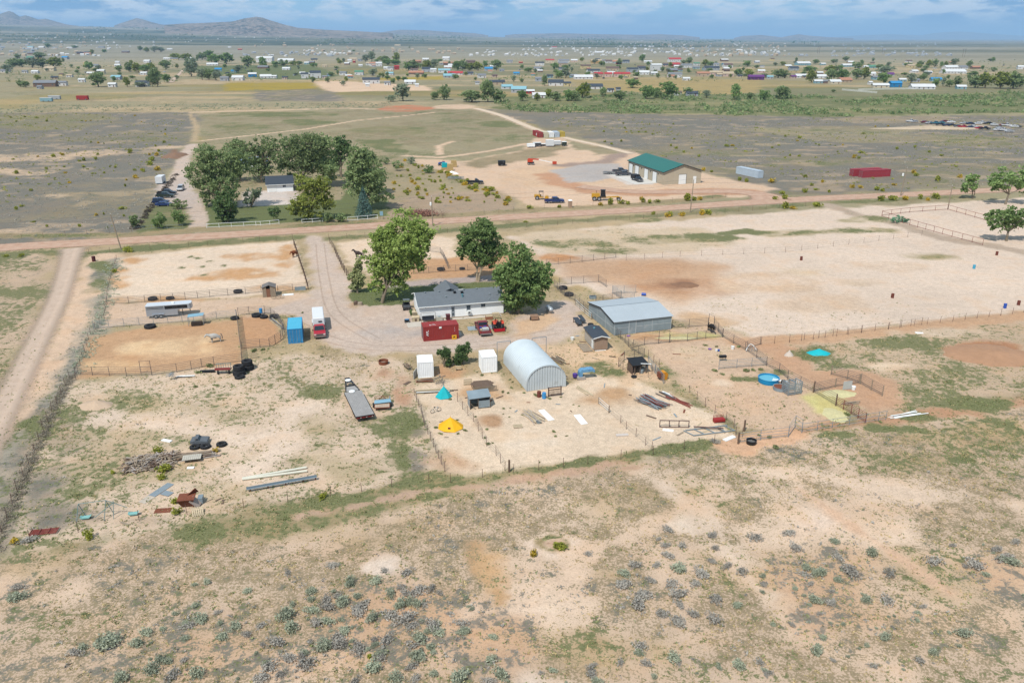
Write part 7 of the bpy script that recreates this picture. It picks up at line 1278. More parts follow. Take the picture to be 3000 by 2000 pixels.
# blue ribbed feed roof by the horse trailer
fs_ = thing('shade_shelter', 'pale blue low metal shade roof over the paddock panel', 'shade roof', Z('B1',2165,1005), R(13.5)); MB().slab((0, 0, 1.75), (2.7, 0, 1.9), (2.75, 1.2, 2.05), (.05, 1.2, 1.9), .05).build('roof_sheet', mat('pale_blue_sheet', C(150,190,206), .5, .1, .14, 1.5), fs_); [MB().cyl((x, y, 0), (x, y, 1.8), .04, None, 6).build('post', STEEL, fs_) for x in (.05, 2.6) for y in (.05, 1.1)]; MB().box((1.4, .3, .35), (1.8, .8, .7)).build('manger', mat('manger_dark', C(70,58,50), .9), fs_)
tr_ = thing('water_trough', 'long grey metal trough behind the upper paddock fence corner', 'trough', Z('B2',1098,585), R(13)); MB().box((0, -.3, .3), (2.1, .05, .6)).box((0, .3, .3), (2.1, .05, .6)).box((-1.05, 0, .3), (.05, .65, .6)).box((1.05, 0, .3), (.05, .65, .6)).build('side', GALV, tr_); MB().box((0, 0, .4), (2.0, .55, .03)).build('water', mat('tank_water', (0,0,0)), tr_)
tr2 = thing('water_trough', 'small black trough on the corner of the pipe pen', 'trough', Z('B7',240,385), R(5)); MB().box((0, 0, .75), (1.1, .5, .35)).build('body', BLACK, tr2); [MB().cyl((x, 0, 0), (x, 0, .6), .04, None, 6).build('leg', STEEL, tr2) for x in (-.45, .45)]
for lb, x, y in (('galvanised trough at the back panel of the barn', 535, 370), ): T = thing('water_trough', lb, 'trough', Z('B4',x,y), R(10)); MB().box((0, 0, .3), (1.3, .7, .6)).build('body', GALV, T); MB().box((0, 0, .605), (1.1, .5, .02)).build('water', BLACK, T)
# livestock chute
cr = thing('cattle_chute', 'silver barred livestock chute beside the rusty tank', 'cattle chute', Z('B7',1060,738), R(18)); 
for k in range(7):
    z = .2+.25*k
    for y in (0, 1.5): MB().box((.0-.9, y+0, z), (2.2, .05, .13)).build('side_bar', STEEL, cr)
    MB().box((-2.0, .75, z), (.05, 1.5, .1)).build('end_bar', STEEL, cr)
for x in (-2.0, -.9, .2):
    for y in (0, 1.5): MB().box((x, y, .95), (.1, .1, 1.9)).build('post', STEEL, cr)
for x in (-2.0, -.9, .2): MB().box((x, .75, 1.88), (.08, 1.5, .08)).build('top_bar', STEEL, cr)
[MB().box((.25, .2+.37*k, .95), (.05, .07, 1.7)).build('gate_bar', WHITE2, cr) for k in range(4)]
w_ = thing('tongue_cart', 'white trailer tongue with one wheel behind the chute', 'trailer tongue', Z('B7',885,640), R(-28)); wheel(w_, 0, 0, .42, .22); MB().bar((-1.6, .2, .6), (.5, .3, .5), .12).bar((-1.6, -.4, .6), (.5, .2, .5), .12).build('drawbar', WHITE2, w_)
# ================================================================ junk
def pile(name, label, cat, p, rz, n, L, spread, m, rad, seed, high=.5, part='bar', flat=False, jit=.12, xs=.12):
    T = thing(name, label, cat, p, rz); rd = random.Random(seed); ms = m if isinstance(m, (list, tuple)) else [m]
    for k in range(n):
        y = rd.uniform(-spread, spread); z = .06+rd.random()*high*(1-abs(y)/spread*.7); l = L*rd.uniform(.65, 1.05); a = rd.gauss(0, jit); x = rd.uniform(-xs, xs)*L; d = Vector((math.cos(a), math.sin(a), rd.gauss(0, .02)))*l/2; c = Vector((x, y, z)); mm = ms[rd.randrange(len(ms))]
        (MB()._bar(c-d, c+d, rad*2.4, rad) if flat else MB().cyl(c-d, c+d, rad, None, 6)).build(part, mm, T)
    return T
pile('pipe_pile', 'pile of grey and rusty steel pipes in the south-east pen', 'pipe pile', Z('B6',890,975), R(128)+0, 60, 4.4, 1.3, [STEEL_D, GALV, STEEL_D, GALV, RUSTPIPE], .05, 1, .5, 'pipe'); pile('pipe_pile', 'long rust-red pipes lying right of the grey pipe pile', 'pipe pile', Z('B6',1215,955), R(125), 9, 4.6, .4, RUSTPIPE, .06, 2, .2, 'pipe'); pile('sheet_scrap', 'grey sheet strips lying between the two pipe piles', 'scrap', Z('B6',1060,890), R(126), 8, 3.0, .7, [GALV, WHITE2, STEEL_D], .07, 3, .25, 'strip', True)
def plank(label, p, rz, L, w, m, name='loose_plank', h=.08, cat='plank'): return tag(MB().box((0, 0, h/2+.01), (L, w, h)).build(name, m, None, p, rz), label, cat)
plank('long white board standing out over the pipe pile', Z('B6',1115,890), R(122), 3.2, .3, WHITE2)
wp = pile('wood_heap', 'wide heap of grey broken firewood and boards', 'wood heap', Z('B8',760,800), R(14), 290, 1.3, 2.0, [WOOD, WOOD, WOOD_D, mat('grey_wood', C(190,178,168), .9, 0, .2, 4)], .05, 4, .6, 'stick', True, 1.3, 2.2); pile('board_heap', 'long grey boards stacked right of the firewood heap', 'boards', Z('B8',1180,740), R(12), 26, 4.6, .9, [WOOD, mat('grey_wood', (0,0,0)), WOOD_D], .06, 5, .45, 'board', True)
pl_ = thing('pale_pallet_deck', 'pale plank deck lying on the board heap', 'plank deck', Z('B8',1140,780)+Vector((0, 0, .45)), R(14)); [MB().box((-.95+.24*k, 0, .04), (.22, 1.3, .05)).build('plank', mat('pale_grey_wood', C(206,198,182), .9, 0, .12, 3), pl_) for k in range(9)]
jc = car('upside-down rusted grey car body behind the wood heap', Z('B8',1215,620), R(8), mat('junk_grey', C(112,116,120), .6, 0, .15), 2.6, False, None, 'car', 'wrecked_car', True); jc.scale = (.8, .8, .7)
plank('white plastic scrap left of the wood heap', Z('B8',905,600), R(-20), 1.4, .5, WHITE2, 'plastic_scrap', .1, 'scrap'); plank('small white scrap in front of the wood heap', Z('B8',1125,850), R(5), .8, .4, WHITE2, 'plastic_scrap', .12, 'scrap')
ms_ = thing('roof_sheets', 'three corrugated metal roof sheets lying on the ground', 'metal sheets', Z('B8',670,1170), R(68)); 
for k, (x, y, L, w, m_) in enumerate(((.0, 0, 1.6, .95, mat('rusty_white_sheet', C(222,206,186), .6, .1, .12, 2)), (1.5, 0, 2.9, .95, STEEL), (2.1, -1.2, .9, 1.2, STEEL))):
    b_ = MB(); [b_.add([(x, y-w/2+w*i/10, .03+.03*(i % 2)+.02*k), (x+L, y-w/2+w*i/10, .03+.03*(i % 2)+.02*k), (x+L, y-w/2+w*(i+1)/10, .03+.03*((i+1) % 2)+.02*k), (x, y-w/2+w*(i+1)/10, .03+.03*((i+1) % 2)+.02*k)], [(0, 1, 2, 3)]) for i in range(10)]; b_.build('sheet', m_, ms_)
for k, (a_, b_) in enumerate((((1600,955),(2190,853)), ((1600,962),(2195,885)))):
    A = Z('B8',*a_); B = Z('B8',*b_); tag(MB().cyl(Vector((0,0,.16)), B-A+Vector((0,0,.16)), .15, None, 12).build('white_pipe', mat('white_pipe', C(236,232,212), .5, 0, .04), None, A), ('farther' if k == 0 else 'nearer')+' of two long white pipes lying in the west yard', 'pipe', 'long white pipes')
A = Z('B8',1640,1070); B = Z('B8',2285,955); gbm = thing('steel_beam', 'long grey steel beam on short legs below the white pipes', 'beam', A); MB()._bar(Vector((0,0,.42)), B-A+Vector((0,0,.42)), .42, .05)._bar(Vector((0,0,.55)), B-A+Vector((0,0,.55)), .06, .22).build('flange', mat('beam_grey', C(150,166,176), .5, .2, .08), gbm); [MB().box((B-A)*q+Vector((0,0,.2)), (.1,.1,.4)).build('leg', RUSTY, gbm) for q in (.05, .3, .55, .8, .98)]
rh = thing('rusty_hopper', 'rusty metal hopper and feeder leaning in the west yard', 'hopper', Z('B8',1100,1195), R(10)); taper(-.6, .5, .25, .1, -.9, .9, .8, 1.15).build('hopper_bin', RUSTY, rh); MB().slab((.4, -.9, 1.0), (1.2, -.8, .1), (1.5, .1, .2), (.7, .1, 1.2), .05).build('chute', mat('pale_rust', C(190,170,156), .7), rh); MB().slab((.0, .3, 1.2), (.9, .5, 1.9), (1.1, .9, 1.2), (.2, .9, .9), .05).build('flap', RUSTY, rh); MB().box((1.3, .5, .4), (.5, .9, .7)).build('drum', GALV, rh); [MB().bar((x, -.4, 0), (x*.8, -.2, .6), .06).build('leg', RUSTY, rh) for x in (-.6, .6)]
plank('dark brown sheet lying left of the rusty hopper', Z('B8',870,1240), R(8), 1.7, .9, RUSTY, 'metal_sheet', .05, 'sheet'); pl2 = thing('wood_pallet', 'pale broken pallet leaning right of the hopper', 'pallet', Z('B8',1195,1290), R(20)); [MB()._bar((-.5+.2*k, 0, .05), (-.6+.2*k, 1.1, .5), .14, .03).build('slat', WOOD_P, pl2) for k in range(6)]
sw_ = thing('swing_set', 'collapsed green swing-set frame at the bottom left fence', 'swing set', Z('B8',330,1330), R(6)); SWM = mat('swing_green', C(130,160,158), .6)
for a_, b_ in (((-2.8,0,0),(-2.5,.5,1.9)),((-2.2,1.0,0),(-2.5,.5,1.9)),((-2.5,.5,1.9),(.3,.6,2.1)),((.3,.6,2.1),(.0,0,0)),((.3,.6,2.1),(.6,1.2,0)),((.3,.6,2.1),(2.2,.9,.9)),((-1.0,.2,.3),(.9,.8,1.6)),((.9,.2,0),(1.0,.7,1.9))): MB().cyl(a_, b_, .035, None, 6).build('tube', SWM, sw_)
for lb, x, y in (('mint-green plastic slide seat under the swing frame', 160, 1315), ('mint-green plastic boat seat right of the swing frame', 600, 1280)): T = thing('toy_seat', lb, 'toy seat', Z('B8',x,y), R(12)); MB().prism([(-.5, .35), (-.35, .15), (.4, .15), (.6, .4), (.35, .28), (-.3, .28)], -.25, .25).build('shell', mat('mint_plastic', C(150,204,196), .5), T); MB().box((0, 0, .08), (.7, .2, .12)).build('base', BLACK, T)
rg_ = thing('red_grate', 'rust-red metal grate lying by the tumbleweed corner', 'grate', Z('C8',340,1330), R(10)); [MB()._bar((-1.3, -.45+.18*k, .12), (1.3, -.45+.18*k, .14), .08, .05).build('bar', mat('grate_red', C(150,70,62), .8), rg_) for k in range(6)]; [MB().box((x, 0, .2), (.06, 1.0, .06)).build('bar', mat('grate_red', (0,0,0)), rg_) for x in (-1.3, -.4, .5, 1.3)]
heap('gravel_mound', 'smooth tan gravel mound in the west yard', 'mound', Z('B8',255,275), 2.5, 1.6, .85, mat('mound_tan', C(214,186,158), .95, 0, .1, 3, .03), 11); heap('dirt_mound', 'broad reddish dirt mound in the east meadow', 'mound', D(2275,815), 7.5, 5.0, .95, mat('mound_red', C(190,146,112), .95, 0, .15, 1.5, .05), 15); heap('dirt_mound', 'brown dirt mound beside the neighbour hedge', 'mound', D(402,358), 5.0, 9.0, 1.6, mat('mound_brown', C(150,116,92), .95, 0, .15, 1, .05), 12); heap('rubble_mound', 'long pale rubble bank in front of the scrap cars', 'mound', Z('A8',1480,305), 34, 5, 1.6, mat('rubble', C(206,184,156), .95, 0, .2, .6, .2), 13); heap('manure_heap', 'low dark manure heap in the sandy arena', 'mound', Z('B4',1590,215), 3.0, 2.2, .55, mat('manure', C(150,112,86), .95, 0, .2, 2, .05), 14)
pile('lumber_pile', 'pale lumber and poles lying south of the quonset hut', 'lumber', Z('B5',1620,945), R(118), 26, 4.0, .9, [WOOD, WOOD_P, mat('grey_wood', (0,0,0))], .05, 6, .3, 'pole'); plank('large white panel lying right of the lumber', Z('B5',1765,925), R(112), 3.4, .9, WHITE2, 'white_sheet', .06, 'panel'); plank('white panel lying alone in the south pen', Z('B5',2160,975), R(106), 2.9, .95, WHITE2, 'white_sheet', .06, 'panel'); bucket('grey metal tub at the end of the lumber', Z('B5',1680,1015), GALV, .35, .3)
pile('long_boards', 'three pale boards lying right of the quonset end', 'boards', Z('B5',2195,650), R(120), 4, 4.2, .35, WOOD_P, .06, 7, .1, 'board', True, .04); pile('board_stack', 'stack of boards beside the quonset far side', 'boards', Z('B4',140,1090), R(118), 10, 3.6, .6, [WOOD, WOOD_P, WOOD_D], .06, 8, .8, 'board', True, .05); pile('rack_pipes', 'dark steel pipes racked across the quonset front', 'pipe rack', Z('B5',1830,590)+Vector((0,0,.7)), R(20), 12, 4.4, .4, [BLACK, STEEL_D], .05, 9, .6, 'pipe')
rk = thing('feed_rack', 'rust-brown barred feed rack in front of the quonset hut', 'feed rack', Z('B5',1790,715), R(16)); [MB().box((x, 0, .75), (.12, .12, 1.5)).build('post', mat('rack_brown', C(84,56,50), .8), rk) for x in (0, 1.9)]; [MB().box((.2+.19*k, 0, .65), (.06, .06, .9)).build('bar', mat('rack_brown', (0,0,0)), rk) for k in range(9)]; [MB().box((.95, 0, z), (1.9, .09, .09)).build('rail', mat('rack_brown', (0,0,0)), rk) for z in (.2, 1.1, 1.4)]
BM = thing('mattress_cart', 'blue patterned blanket over a frame right of the quonset hut', 'covered frame', Z('B4',385,1300), R(12)); MB().prism([(-.1, 0), (.4, 0), (.45, 1.1), (1.9, 1.2), (2.3, 1.0), (2.35, 1.35), (2.0, 1.6), (.3, 1.55), (-.05, 1.2)], -.1, .9).build('blanket', mat('blue_blanket', C(120,172,206), .8, 0, .25, 6, .04, .2, (C(96,130,186), .5, .8)), BM); MB().box((.2, .2, .25), (1.2, .9, .4)).build('pallet', mat('grey_wood', (0,0,0)), BM); MB().lathe([(.35, 0), (.38, .5), (.3, .55)], 12, (-.6, .5, .3)).build('purple_tub', mat('purple_plastic', (0,0,0)), BM)
# pallets, wooden round deck, ladders by the white containers
dk = thing('wooden_pen', 'weathered round wooden deck fenced with pallets', 'wooden pen', Z('B5',1045,655), R(12)); [MB().box((0, -1.0+.25*k+1.2, .78), (3.6-abs(k-4)*.35, .23, .05)).build('deck_board', WOOD_D, dk) for k in range(9)]; [MB().box((x, y, .38), (.1, .1, .76)).build('post', WOOD_D, dk) for x in (-1.4, 1.4) for y in (.5, 2.0)]
for px_, py_, r_ in ((-1.5, -.1, 0), (-.3, -.15, 0), (.9, -.1, .05)): [MB().box((px_+.13*k, py_, .45), (.08, .04, .9)).build('pallet_slat', WOOD, dk) for k in range(9)]; 
def pallet(label, p, rz, stand=True):
    T = thing('wood_pallet', label, 'pallet', p, rz); [MB().box((-.55+.16*k, 0, .5) if stand else (-.55+.16*k, 0, .12), (.1, .03, 1.0) if stand else (.1, 1.0, .03)).build('slat', WOOD_P, T) for k in range(8)]; [MB().box((0, .05, z) if stand else (0, z-.5, .05), (1.25, .07, .08) if stand else (1.25, .08, .09)).build('stringer', WOOD, T) for z in (.08, .5, .92)]; return T
pallet('pale pallet standing left of the round wooden deck', Z('B5',865,580), R(10)); pallet('white pallet leaning at the round pen corner', Z('C2',1900,410), R(14)); pallet('second pale pallet lying below the leaning one', Z('C2',1905,520), R(10), False); pallet('flat pallet on the sand of the south pen', Z('B5',1440,1055), R(10), False)
lst = thing('step_stool', 'small pale wooden step bench between the white containers', 'bench', Z('B5',758,410), R(8)); [MB().box((0, y, z), (.85, .25, .05)).build('step', WOOD_P, lst) for y, z in ((0, .3), (.25, .6))]; [MB().box((x, .12, .3), (.05, .5, .6)).build('leg', WOOD_P, lst) for x in (-.4, .4)]
pile('scrap_lumber', 'dark scrap lumber under the left white container', 'lumber', Z('B5',370,535), R(8), 22, 2.6, .5, [WOOD_D, RUSTY, WOOD], .05, 10, .4, 'board', True); pile('leaning_poles', 'tangle of poles and boards right of the left white container', 'poles', Z('B5',530,560)+Vector((0,0,.5)), R(65), 14, 2.2, .6, [WOOD, STEEL_D, WOOD_P], .04, 11, .8, 'pole', False, .6); pile('pallet_stack', 'old boards leaning left of the left white container', 'boards', Z('B5',170,390)+Vector((0,0,.3)), R(120), 9, 1.9, .35, [WOOD, WOOD_D], .05, 12, .5, 'board', True)
plank('grey door leaning on the left white container', Z('B5',262,490)+Vector((0,0,.1)), R(80), 1.8, .1, mat('grey_door', C(196,190,180), .8), 'old_door', 1.1, 'door'); plank('brown board lying left of the white container', Z('B5',170,560), R(60), 1.3, .5, WOOD_D, 'loose_board', .1, 'board'); pile('plank_rack', 'long pale planks stacked behind the turquoise tent', 'planks', Z('B5',460,665), R(5), 12, 5.0, .35, [WOOD, WOOD_P, WHITE2], .06, 13, .6, 'board', True, .03)
bu = thing('bicycle_frame', 'old bicycle lying in the tent pen', 'bicycle', Z('B5',500,890), R(35)); [MB().tube([(cx+.3*math.cos(a*.5236), 0, .3+.3*math.sin(a*.5236)) for a in range(13)], .03, 5).build('wheel', RUBBER, bu) for cx in (-.55, .5)]; MB().tube([(-.55, 0, .3), (-.2, 0, .75), (.35, 0, .75), (.5, 0, .3)], .03, 5).tube([(-.2, 0, .75), (0, 0, .3), (.35, 0, .75)], .03, 5).build('frame', GALV, bu); MB().box((-.22, 0, .82), (.25, .12, .06)).build('saddle', BLACK, bu)
# gate frames and junk in the pipe-pile pen
gf = thing('gate_frame', 'brown rectangular steel gate frame standing in the pipe pen', 'gate frame', Z('B6',985,1275), R(-2)); [MB().box((x, 0, .5), (.1, .1, 1.0)).build('upright', mat('frame_brown', C(116,92,86), .8), gf) for x in (0, 1.25, 2.5, 3.8)]; [MB().box((1.9, 0, z), (3.8, .1, .1)).build('rail', mat('frame_brown', (0,0,0)), gf) for z in (.05, 1.0)]
gf2 = thing('truss_frame', 'grey steel truss lying flat at the pen corner', 'truss', Z('B6',1400,1390), R(14)); L2 = 6.0; [MB().bar((0+y*.3-.6*y, y*1.6, .15), (L2+y*.3-.6*y, y*1.6, .15), .09).build('chord', GALV, gf2) for y in (0, 1)]; [MB().bar((x, 0, .15), (x-.7, 1.6, .15), .08).build('web', GALV, gf2) for x in (.1, 1.6, 3.1, 4.6, 5.9)]; MB()._bar((1.0, 1.9, .35), (4.6, .6, .3), .16, .12).build('dark_beam', mat('frame_brown', (0,0,0)), gf2)
rbn = thing('red_feeder', 'red barred metal hay feeder by the wire fence', 'feeder', Z('B6',1720,1210), R(12)); MB().box((0, 0, .35), (1.5, .7, .35)).build('trough', mat('feeder_red', C(176,52,50), .6), rbn); [MB().box((-.7+.2*k, .3, .7), (.05, .05, .5)).build('bar', mat('feeder_red', (0,0,0)), rbn) for k in range(8)]; [MB().box((x, 0, .15), (.06, .6, .3)).build('leg', mat('feeder_red', (0,0,0)), rbn) for x in (-.7, .7)]
tw = tag(obj('tumbleweed', SAGE_M[8], None, Z('B6',1665,1465), 0, 1.0), 'big round dark dead tumbleweed in the pipe pen', 'tumbleweed'); plank('white curled sheet lying by the corner post', Z('B6',1850,1420), R(35), 1.9, .6, WHITE2, 'white_sheet', .12, 'panel'); plank('white sheet scrap under the brown gate frame', Z('B6',1090,1315), R(-15), 1.4, .6, WHITE2, 'white_sheet', .06, 'panel'); plank('pale mattress board at the pen divider', Z('B6',520,1378), R(8), 1.6, .5, mat('mattress', C(226,212,200), .8), 'small_mattress', .14, 'mattress')
oy = thing('yellow_loader_bucket', 'orange-yellow steel bucket behind the leaning panels', 'bucket attachment', Z('B6',1030,690), R(20)); MB().prism([(-.3, .1), (.6, .0), (.75, .9), (.4, 1.25), (-.1, 1.2)], -.1, .9).build('bucket_shell', mat('bucket_orange', C(226,150,34), .6, 0, .1), oy); MB().box((-.45, .3, .8), (.5, .9, .8)).build('rusty_plate', RUSTY, oy)
pile('white_pipes', 'white pvc pipes on the ground right of the corrals', 'pipes', Z('B7',2200,965), R(16), 7, 5.5, .5, WHITE2, .06, 15, .15, 'pipe', False, .05); plank('white board lying on the meadow path', Z('B7',2330,95), R(5), 1.2, .5, WHITE2, 'white_board', .08, 'board'); plank('white board on the far meadow', Z('C3',1318,1262), R(-10), 1.3, .4, WHITE2, 'white_board', .1, 'board')
rkx = heap('pale_boulder', 'pale lumpy salt block left of the turquoise tarp', 'boulder', Z('B7',945,330), .75, .6, 1.0, mat('pale_rock', C(222,206,190), .9, 0, .15, 4, .05), 16); pile('loose_planks', 'grey planks beside the hay pen red post', 'planks', Z('B7',1600,840), R(14), 6, 2.6, .35, WOOD, .06, 17, .2, 'plank', True, .05); sd_ = thing('mesh_screen', 'pale mesh panel and white bucket inside the hay pen', 'screen', Z('B7',1560,690), R(10)); MB().box((0, 0, .7), (1.4, .03, 1.3)).build('mesh', mat('pale_mesh', C(206,206,200), .8), sd_); MB().lathe([(.25, 0), (.3, .55)], 12, (.9, -.2, 0)).build('pail', WHITE2, sd_)
rc_ = thing('curved_panel', 'curved white rail panel leaning at the corral corner', 'panel', Z('B7',545,290), R(5)); MB().tube([(-.9+.3*k, .5*math.sin(k*.5), .25+.9*math.sin(math.pi*k/6)) for k in range(7)], .06, 6).build('rail', WHITE2, rc_); [MB().cyl((-.8+.27*k, 0, 0), (-.8+.27*k, .2, .8), .03, None, 5).build('bar', STEEL, rc_) for k in range(7)]
# carts by the lower paddock fence
hc = thing('hay_cart', 'small cart with grey rack and red tailboard by the lower paddock', 'cart', Z('C2',1385,690), R(5)); MB().box((-.1, .5, .75), (2.4, .9, .1)).build('bed', WOOD_D, hc); [MB().box((-1.2+.35*k, .95, 1.1), (.06, .06, .7)).build('rack_bar', mat('rack_pale', C(150,170,164), .6), hc) for k in range(7)]; MB().box((-.1, .95, 1.45), (2.3, .07, .08)).build('rack_rail', mat('rack_pale', (0,0,0)), hc); MB().box((-.1, .05, .95), (2.3, .06, .35)).build('tailboard', mat('tail_red', C(160,72,72), .7), hc); [wheel(hc, x, .3, .3, .18).__setattr__('rotation_euler', (0, 0, R(90))) for x in (-.9, .75)]
pile('wire_roll', 'grey roll of netting leaning on the paddock fence', 'wire roll', Z('C2',500,780)+Vector((0,0,.5)), R(80), 20, 1.2, .4, GALV, .02, 18, .8, 'wire', False, .5); pile('green_scrap', 'green and white scrap boards in the weeds by the paddock fence', 'scrap', Z('C2',720,730), R(8), 7, 2.6, .4, [mat('scrap_green', C(84,104,92), .7), WHITE2, STEEL_D], .06, 19, .2, 'board', True, .08); plank('row of black rubber mats in the paddock fence weeds', Z('C2',1110,650), R(6), 2.2, .4, BLACK, 'rubber_mats', .35, 'mats'); pile('pen_rails', 'loose grey rails bundled along the round pen', 'rails', Z('B2',830,985), R(-55), 12, 6.5, .25, [STEEL, STEEL_D, WOOD_P], .045, 20, .7, 'rail', False, .04)
bsg = thing('blue_notice_board', 'pale blue notice board at the lawn corner', 'notice board', Z('A6',1312,1135), R(0)); MB().box((0, 0, 1.6), (.9, .06, 1.2)).build('board', mat('notice_blue', C(150,190,206), .6), bsg); [MB().box((x, .05, .9), (.08, .08, 1.9)).build('post', WOOD_D, bsg) for x in (-.45, .45)]
hay = tag(heap('loose_hay', 'pale yellow hay spread inside the hay pen', 'hay', Z('B7',1480,735), 2.6, 1.5, .22, mat('pale_hay', C(224,212,160), .95, 0, .2, 5, .04), 21), 'pale yellow hay spread inside the hay pen', 'hay'); heap('loose_hay', 'trail of yellow-green hay beside the red gate', 'hay', Z('B7',1430,960), 1.7, 2.6, .15, mat('pale_hay', (0,0,0)), 22); heap('loose_hay', 'strip of pale green hay behind the pen front fence', 'hay', Z('B4',1520,825), 4.2, .8, .22, mat('pale_hay', (0,0,0)), 23)

rdj = random.Random(31)
for reg, L in (('B5', [(620,1180),(560,1000),(880,720),(1230,720),(1560,780),(1420,880),(1900,800),(2050,880),(1130,760),(700,640),(980,420),(420,600),(210,640),(300,680)]), ('B4', [(330,830),(360,800),(290,870),(420,870),(250,1120),(560,1060),(760,1040),(880,1010),(700,1150),(1010,1090),(1290,1200),(1500,1010),(1180,1300)]), ('B6', [(300,760),(620,880),(880,1150),(1180,1130),(1290,1080),(1480,1240),(1560,1330),(1760,1330),(700,1250),(950,1420),(1240,1360)]), ('B8', [(560,860),(500,820),(930,870),(1010,900),(1290,650),(1340,740),(1020,1260),(1290,1150),(1380,1140),(1420,1160),(450,1380),(520,1360)])):
    for x, y in L: plank('small loose scrap board on the pen ground', Z(reg, x, y), rdj.uniform(0, 3.1), rdj.uniform(.4, 1.6), rdj.uniform(.1, .3), rdj.choice([WOOD, WOOD_D, WOOD_P, RUSTY, GALV]), 'scrap_board', .06, 'scrap')['group'] = 'loose scrap boards in the pens'
# ================================================================ the village and the far plain
rd = np.random.default_rng(200)
FT = []
for k in range(6):      # shared far-tree crowns and trunks, one metre wide and high
    rnd = np.random.default_rng(300+k); L = [((rnd.uniform(-.16, .16), rnd.uniform(-.16, .16), rnd.uniform(.35, .72)), (.34, .34, .27)) for _ in range(4)]+[((0, 0, .45), (.46, .46, .42))]
    P, cl = crown_pts(L, 1100, rnd, .30, 20); V, Fc = leaves(P, .05, rnd, .3); lm = (LM_DARK, LM_MID, LM_GREY, LM_DARK, LM_OLIVE, LM_MID)[k]
    FT.append((nmesh('crown', V, Fc, lm), MB().cyl((0, 0, 0), (0, 0, .5), .035, .02, 6).mesh('trunk', BARK)))
TONE = ['grey-green','green','silvery green','dark grey-green','yellowish green','dark green']
trees_seen = {}
def far_tree(reg, x, y, w, h, k=None):
    p = Z(reg, x, y); p.z = th(p); m = mpp(p)*_REG[reg][2]; k = rd.integers(6) if k is None else k; W_ = w/m; H_ = max(h/m, 2)
    T = thing('village_tree', 'one of the %s %s trees among the village houses' % ('tall' if H_ > 11 else 'low' if H_ < 6.5 else 'rounded', TONE[k]), 'tree', p, rd.uniform(0, 6.28), 'village trees'); T.scale = (W_*1.35, W_*1.35, H_*1.25)
    obj('crown', FT[k][0], T); obj('trunk', FT[k][1], T)
for reg, L in (('A1', [(165,545,60,45),(375,540,110,55),(120,620,120,75),(205,618,110,70),(300,625,110,80),(390,622,110,85),(495,620,140,80),(70,665,100,60),(190,800,60,60),(240,805,80,55),(820,640,80,65),(905,800,140,120),(1095,665,60,55),(1195,665,80,85),(1270,670,90,80),(1330,670,80,70),(1380,660,90,70),(1420,720,90,90),(1405,800,90,130),(1450,800,80,160),(1170,800,60,80),(1280,800,90,40),(1525,640,100,80),(1620,550,100,50),(1705,552,110,50),(1760,705,120,130),(1535,760,80,75),(1860,550,90,60),(1920,548,90,78),(1980,590,120,90),(2080,590,120,100),(2280,620,110,95),(1860,735,80,85),(1920,735,90,95),(1985,740,80,70),(2190,670,90,60),(1290,475,45,40),(1345,485,50,40),(1420,485,70,45),(1480,485,70,40),(448,462,55,38),(1050,755,40,50),(690,462,60,24),(850,500,40,36),(960,490,40,30)]),
               ('A2', [(60,610,70,80),(180,605,80,40),(250,607,80,38),(340,603,80,36),(400,600,60,35),(1010,575,70,60),(1065,570,60,80),(1140,560,60,35),(1190,580,90,60),(1295,570,70,75),(1210,600,90,60),(1280,600,90,50),(1400,650,80,80),(1450,650,90,90),(1570,640,90,75),(1630,640,90,80),(1850,650,80,85),(1900,650,80,95),(1960,650,110,60),(2040,650,100,70),(2105,620,50,60),(2210,650,100,90),(1075,700,80,55),(1260,770,50,50),(830,755,35,45),(525,760,50,50),(800,790,50,40),(1310,745,50,42),(1365,745,50,38),(1790,600,30,25),(895,477,30,16),(1410,450,20,12),(1350,930,140,135),(1645,920,80,70),(1730,920,110,130),(1985,940,200,100),(2130,940,140,190),(2230,940,140,110),(1240,935,90,50)]),
               ('A3', [(390,640,70,60),(430,720,80,70),(495,720,80,80),(485,640,70,40),(300,790,60,90),(15,755,40,50),(90,760,40,35),(150,665,70,40),(1195,575,50,70),(1625,590,60,60),(1780,605,70,50),(1825,610,60,40),(2160,615,70,55),(1145,710,60,45),(1380,660,40,45),(2075,700,70,65),(2170,700,90,55),(95,930,90,95),(235,930,60,65),(400,930,100,80),(520,930,90,100),(580,930,90,90),(650,900,130,120),(835,890,70,80),(985,930,120,90),(1110,810,130,80),(1230,910,130,120),(1440,910,150,150),(1615,880,90,70),(1785,900,70,60),(2045,920,90,140),(2190,910,70,55),(2310,920,100,90),(330,900,90,70),(700,690,40,30),(1325,880,80,70),(1340,900,90,60)]),
               ('A4', [(130,910,150,110),(90,720,110,75),(150,720,90,70),(400,760,90,100),(385,670,110,60),(560,665,100,55),(620,660,80,50),(580,740,110,95),(680,740,110,100),(820,640,100,60),(810,730,100,90),(880,730,90,100),(1075,680,150,60),(1065,770,110,100),(1285,610,80,30),(1395,620,60,55),(1480,620,60,60),(1530,620,60,70),(1590,620,35,50),(1633,620,35,50),(1705,610,70,60),(1845,625,55,60),(1310,770,80,80),(1425,740,60,60),(1540,800,60,80),(1605,795,40,70),(1665,800,80,60),(1740,800,70,90),(1900,810,130,110),(1990,812,130,125),(2130,815,170,130),(2250,815,170,145),(2310,800,80,50),(440,590,60,40),(600,850,40,25),(330,590,30,26),(250,590,34,26)])):
    for a_ in L: far_tree(reg, *a_)
far_tree('A2', 655, 760, 50, 45, None)
for k in range(170):
    reg = ('A1','A2','A3','A4')[k % 4]; y = rd.uniform(560, 740); far_tree(reg, rd.uniform(20, 2340), y, rd.uniform(22, 60), rd.uniform(22, 45))
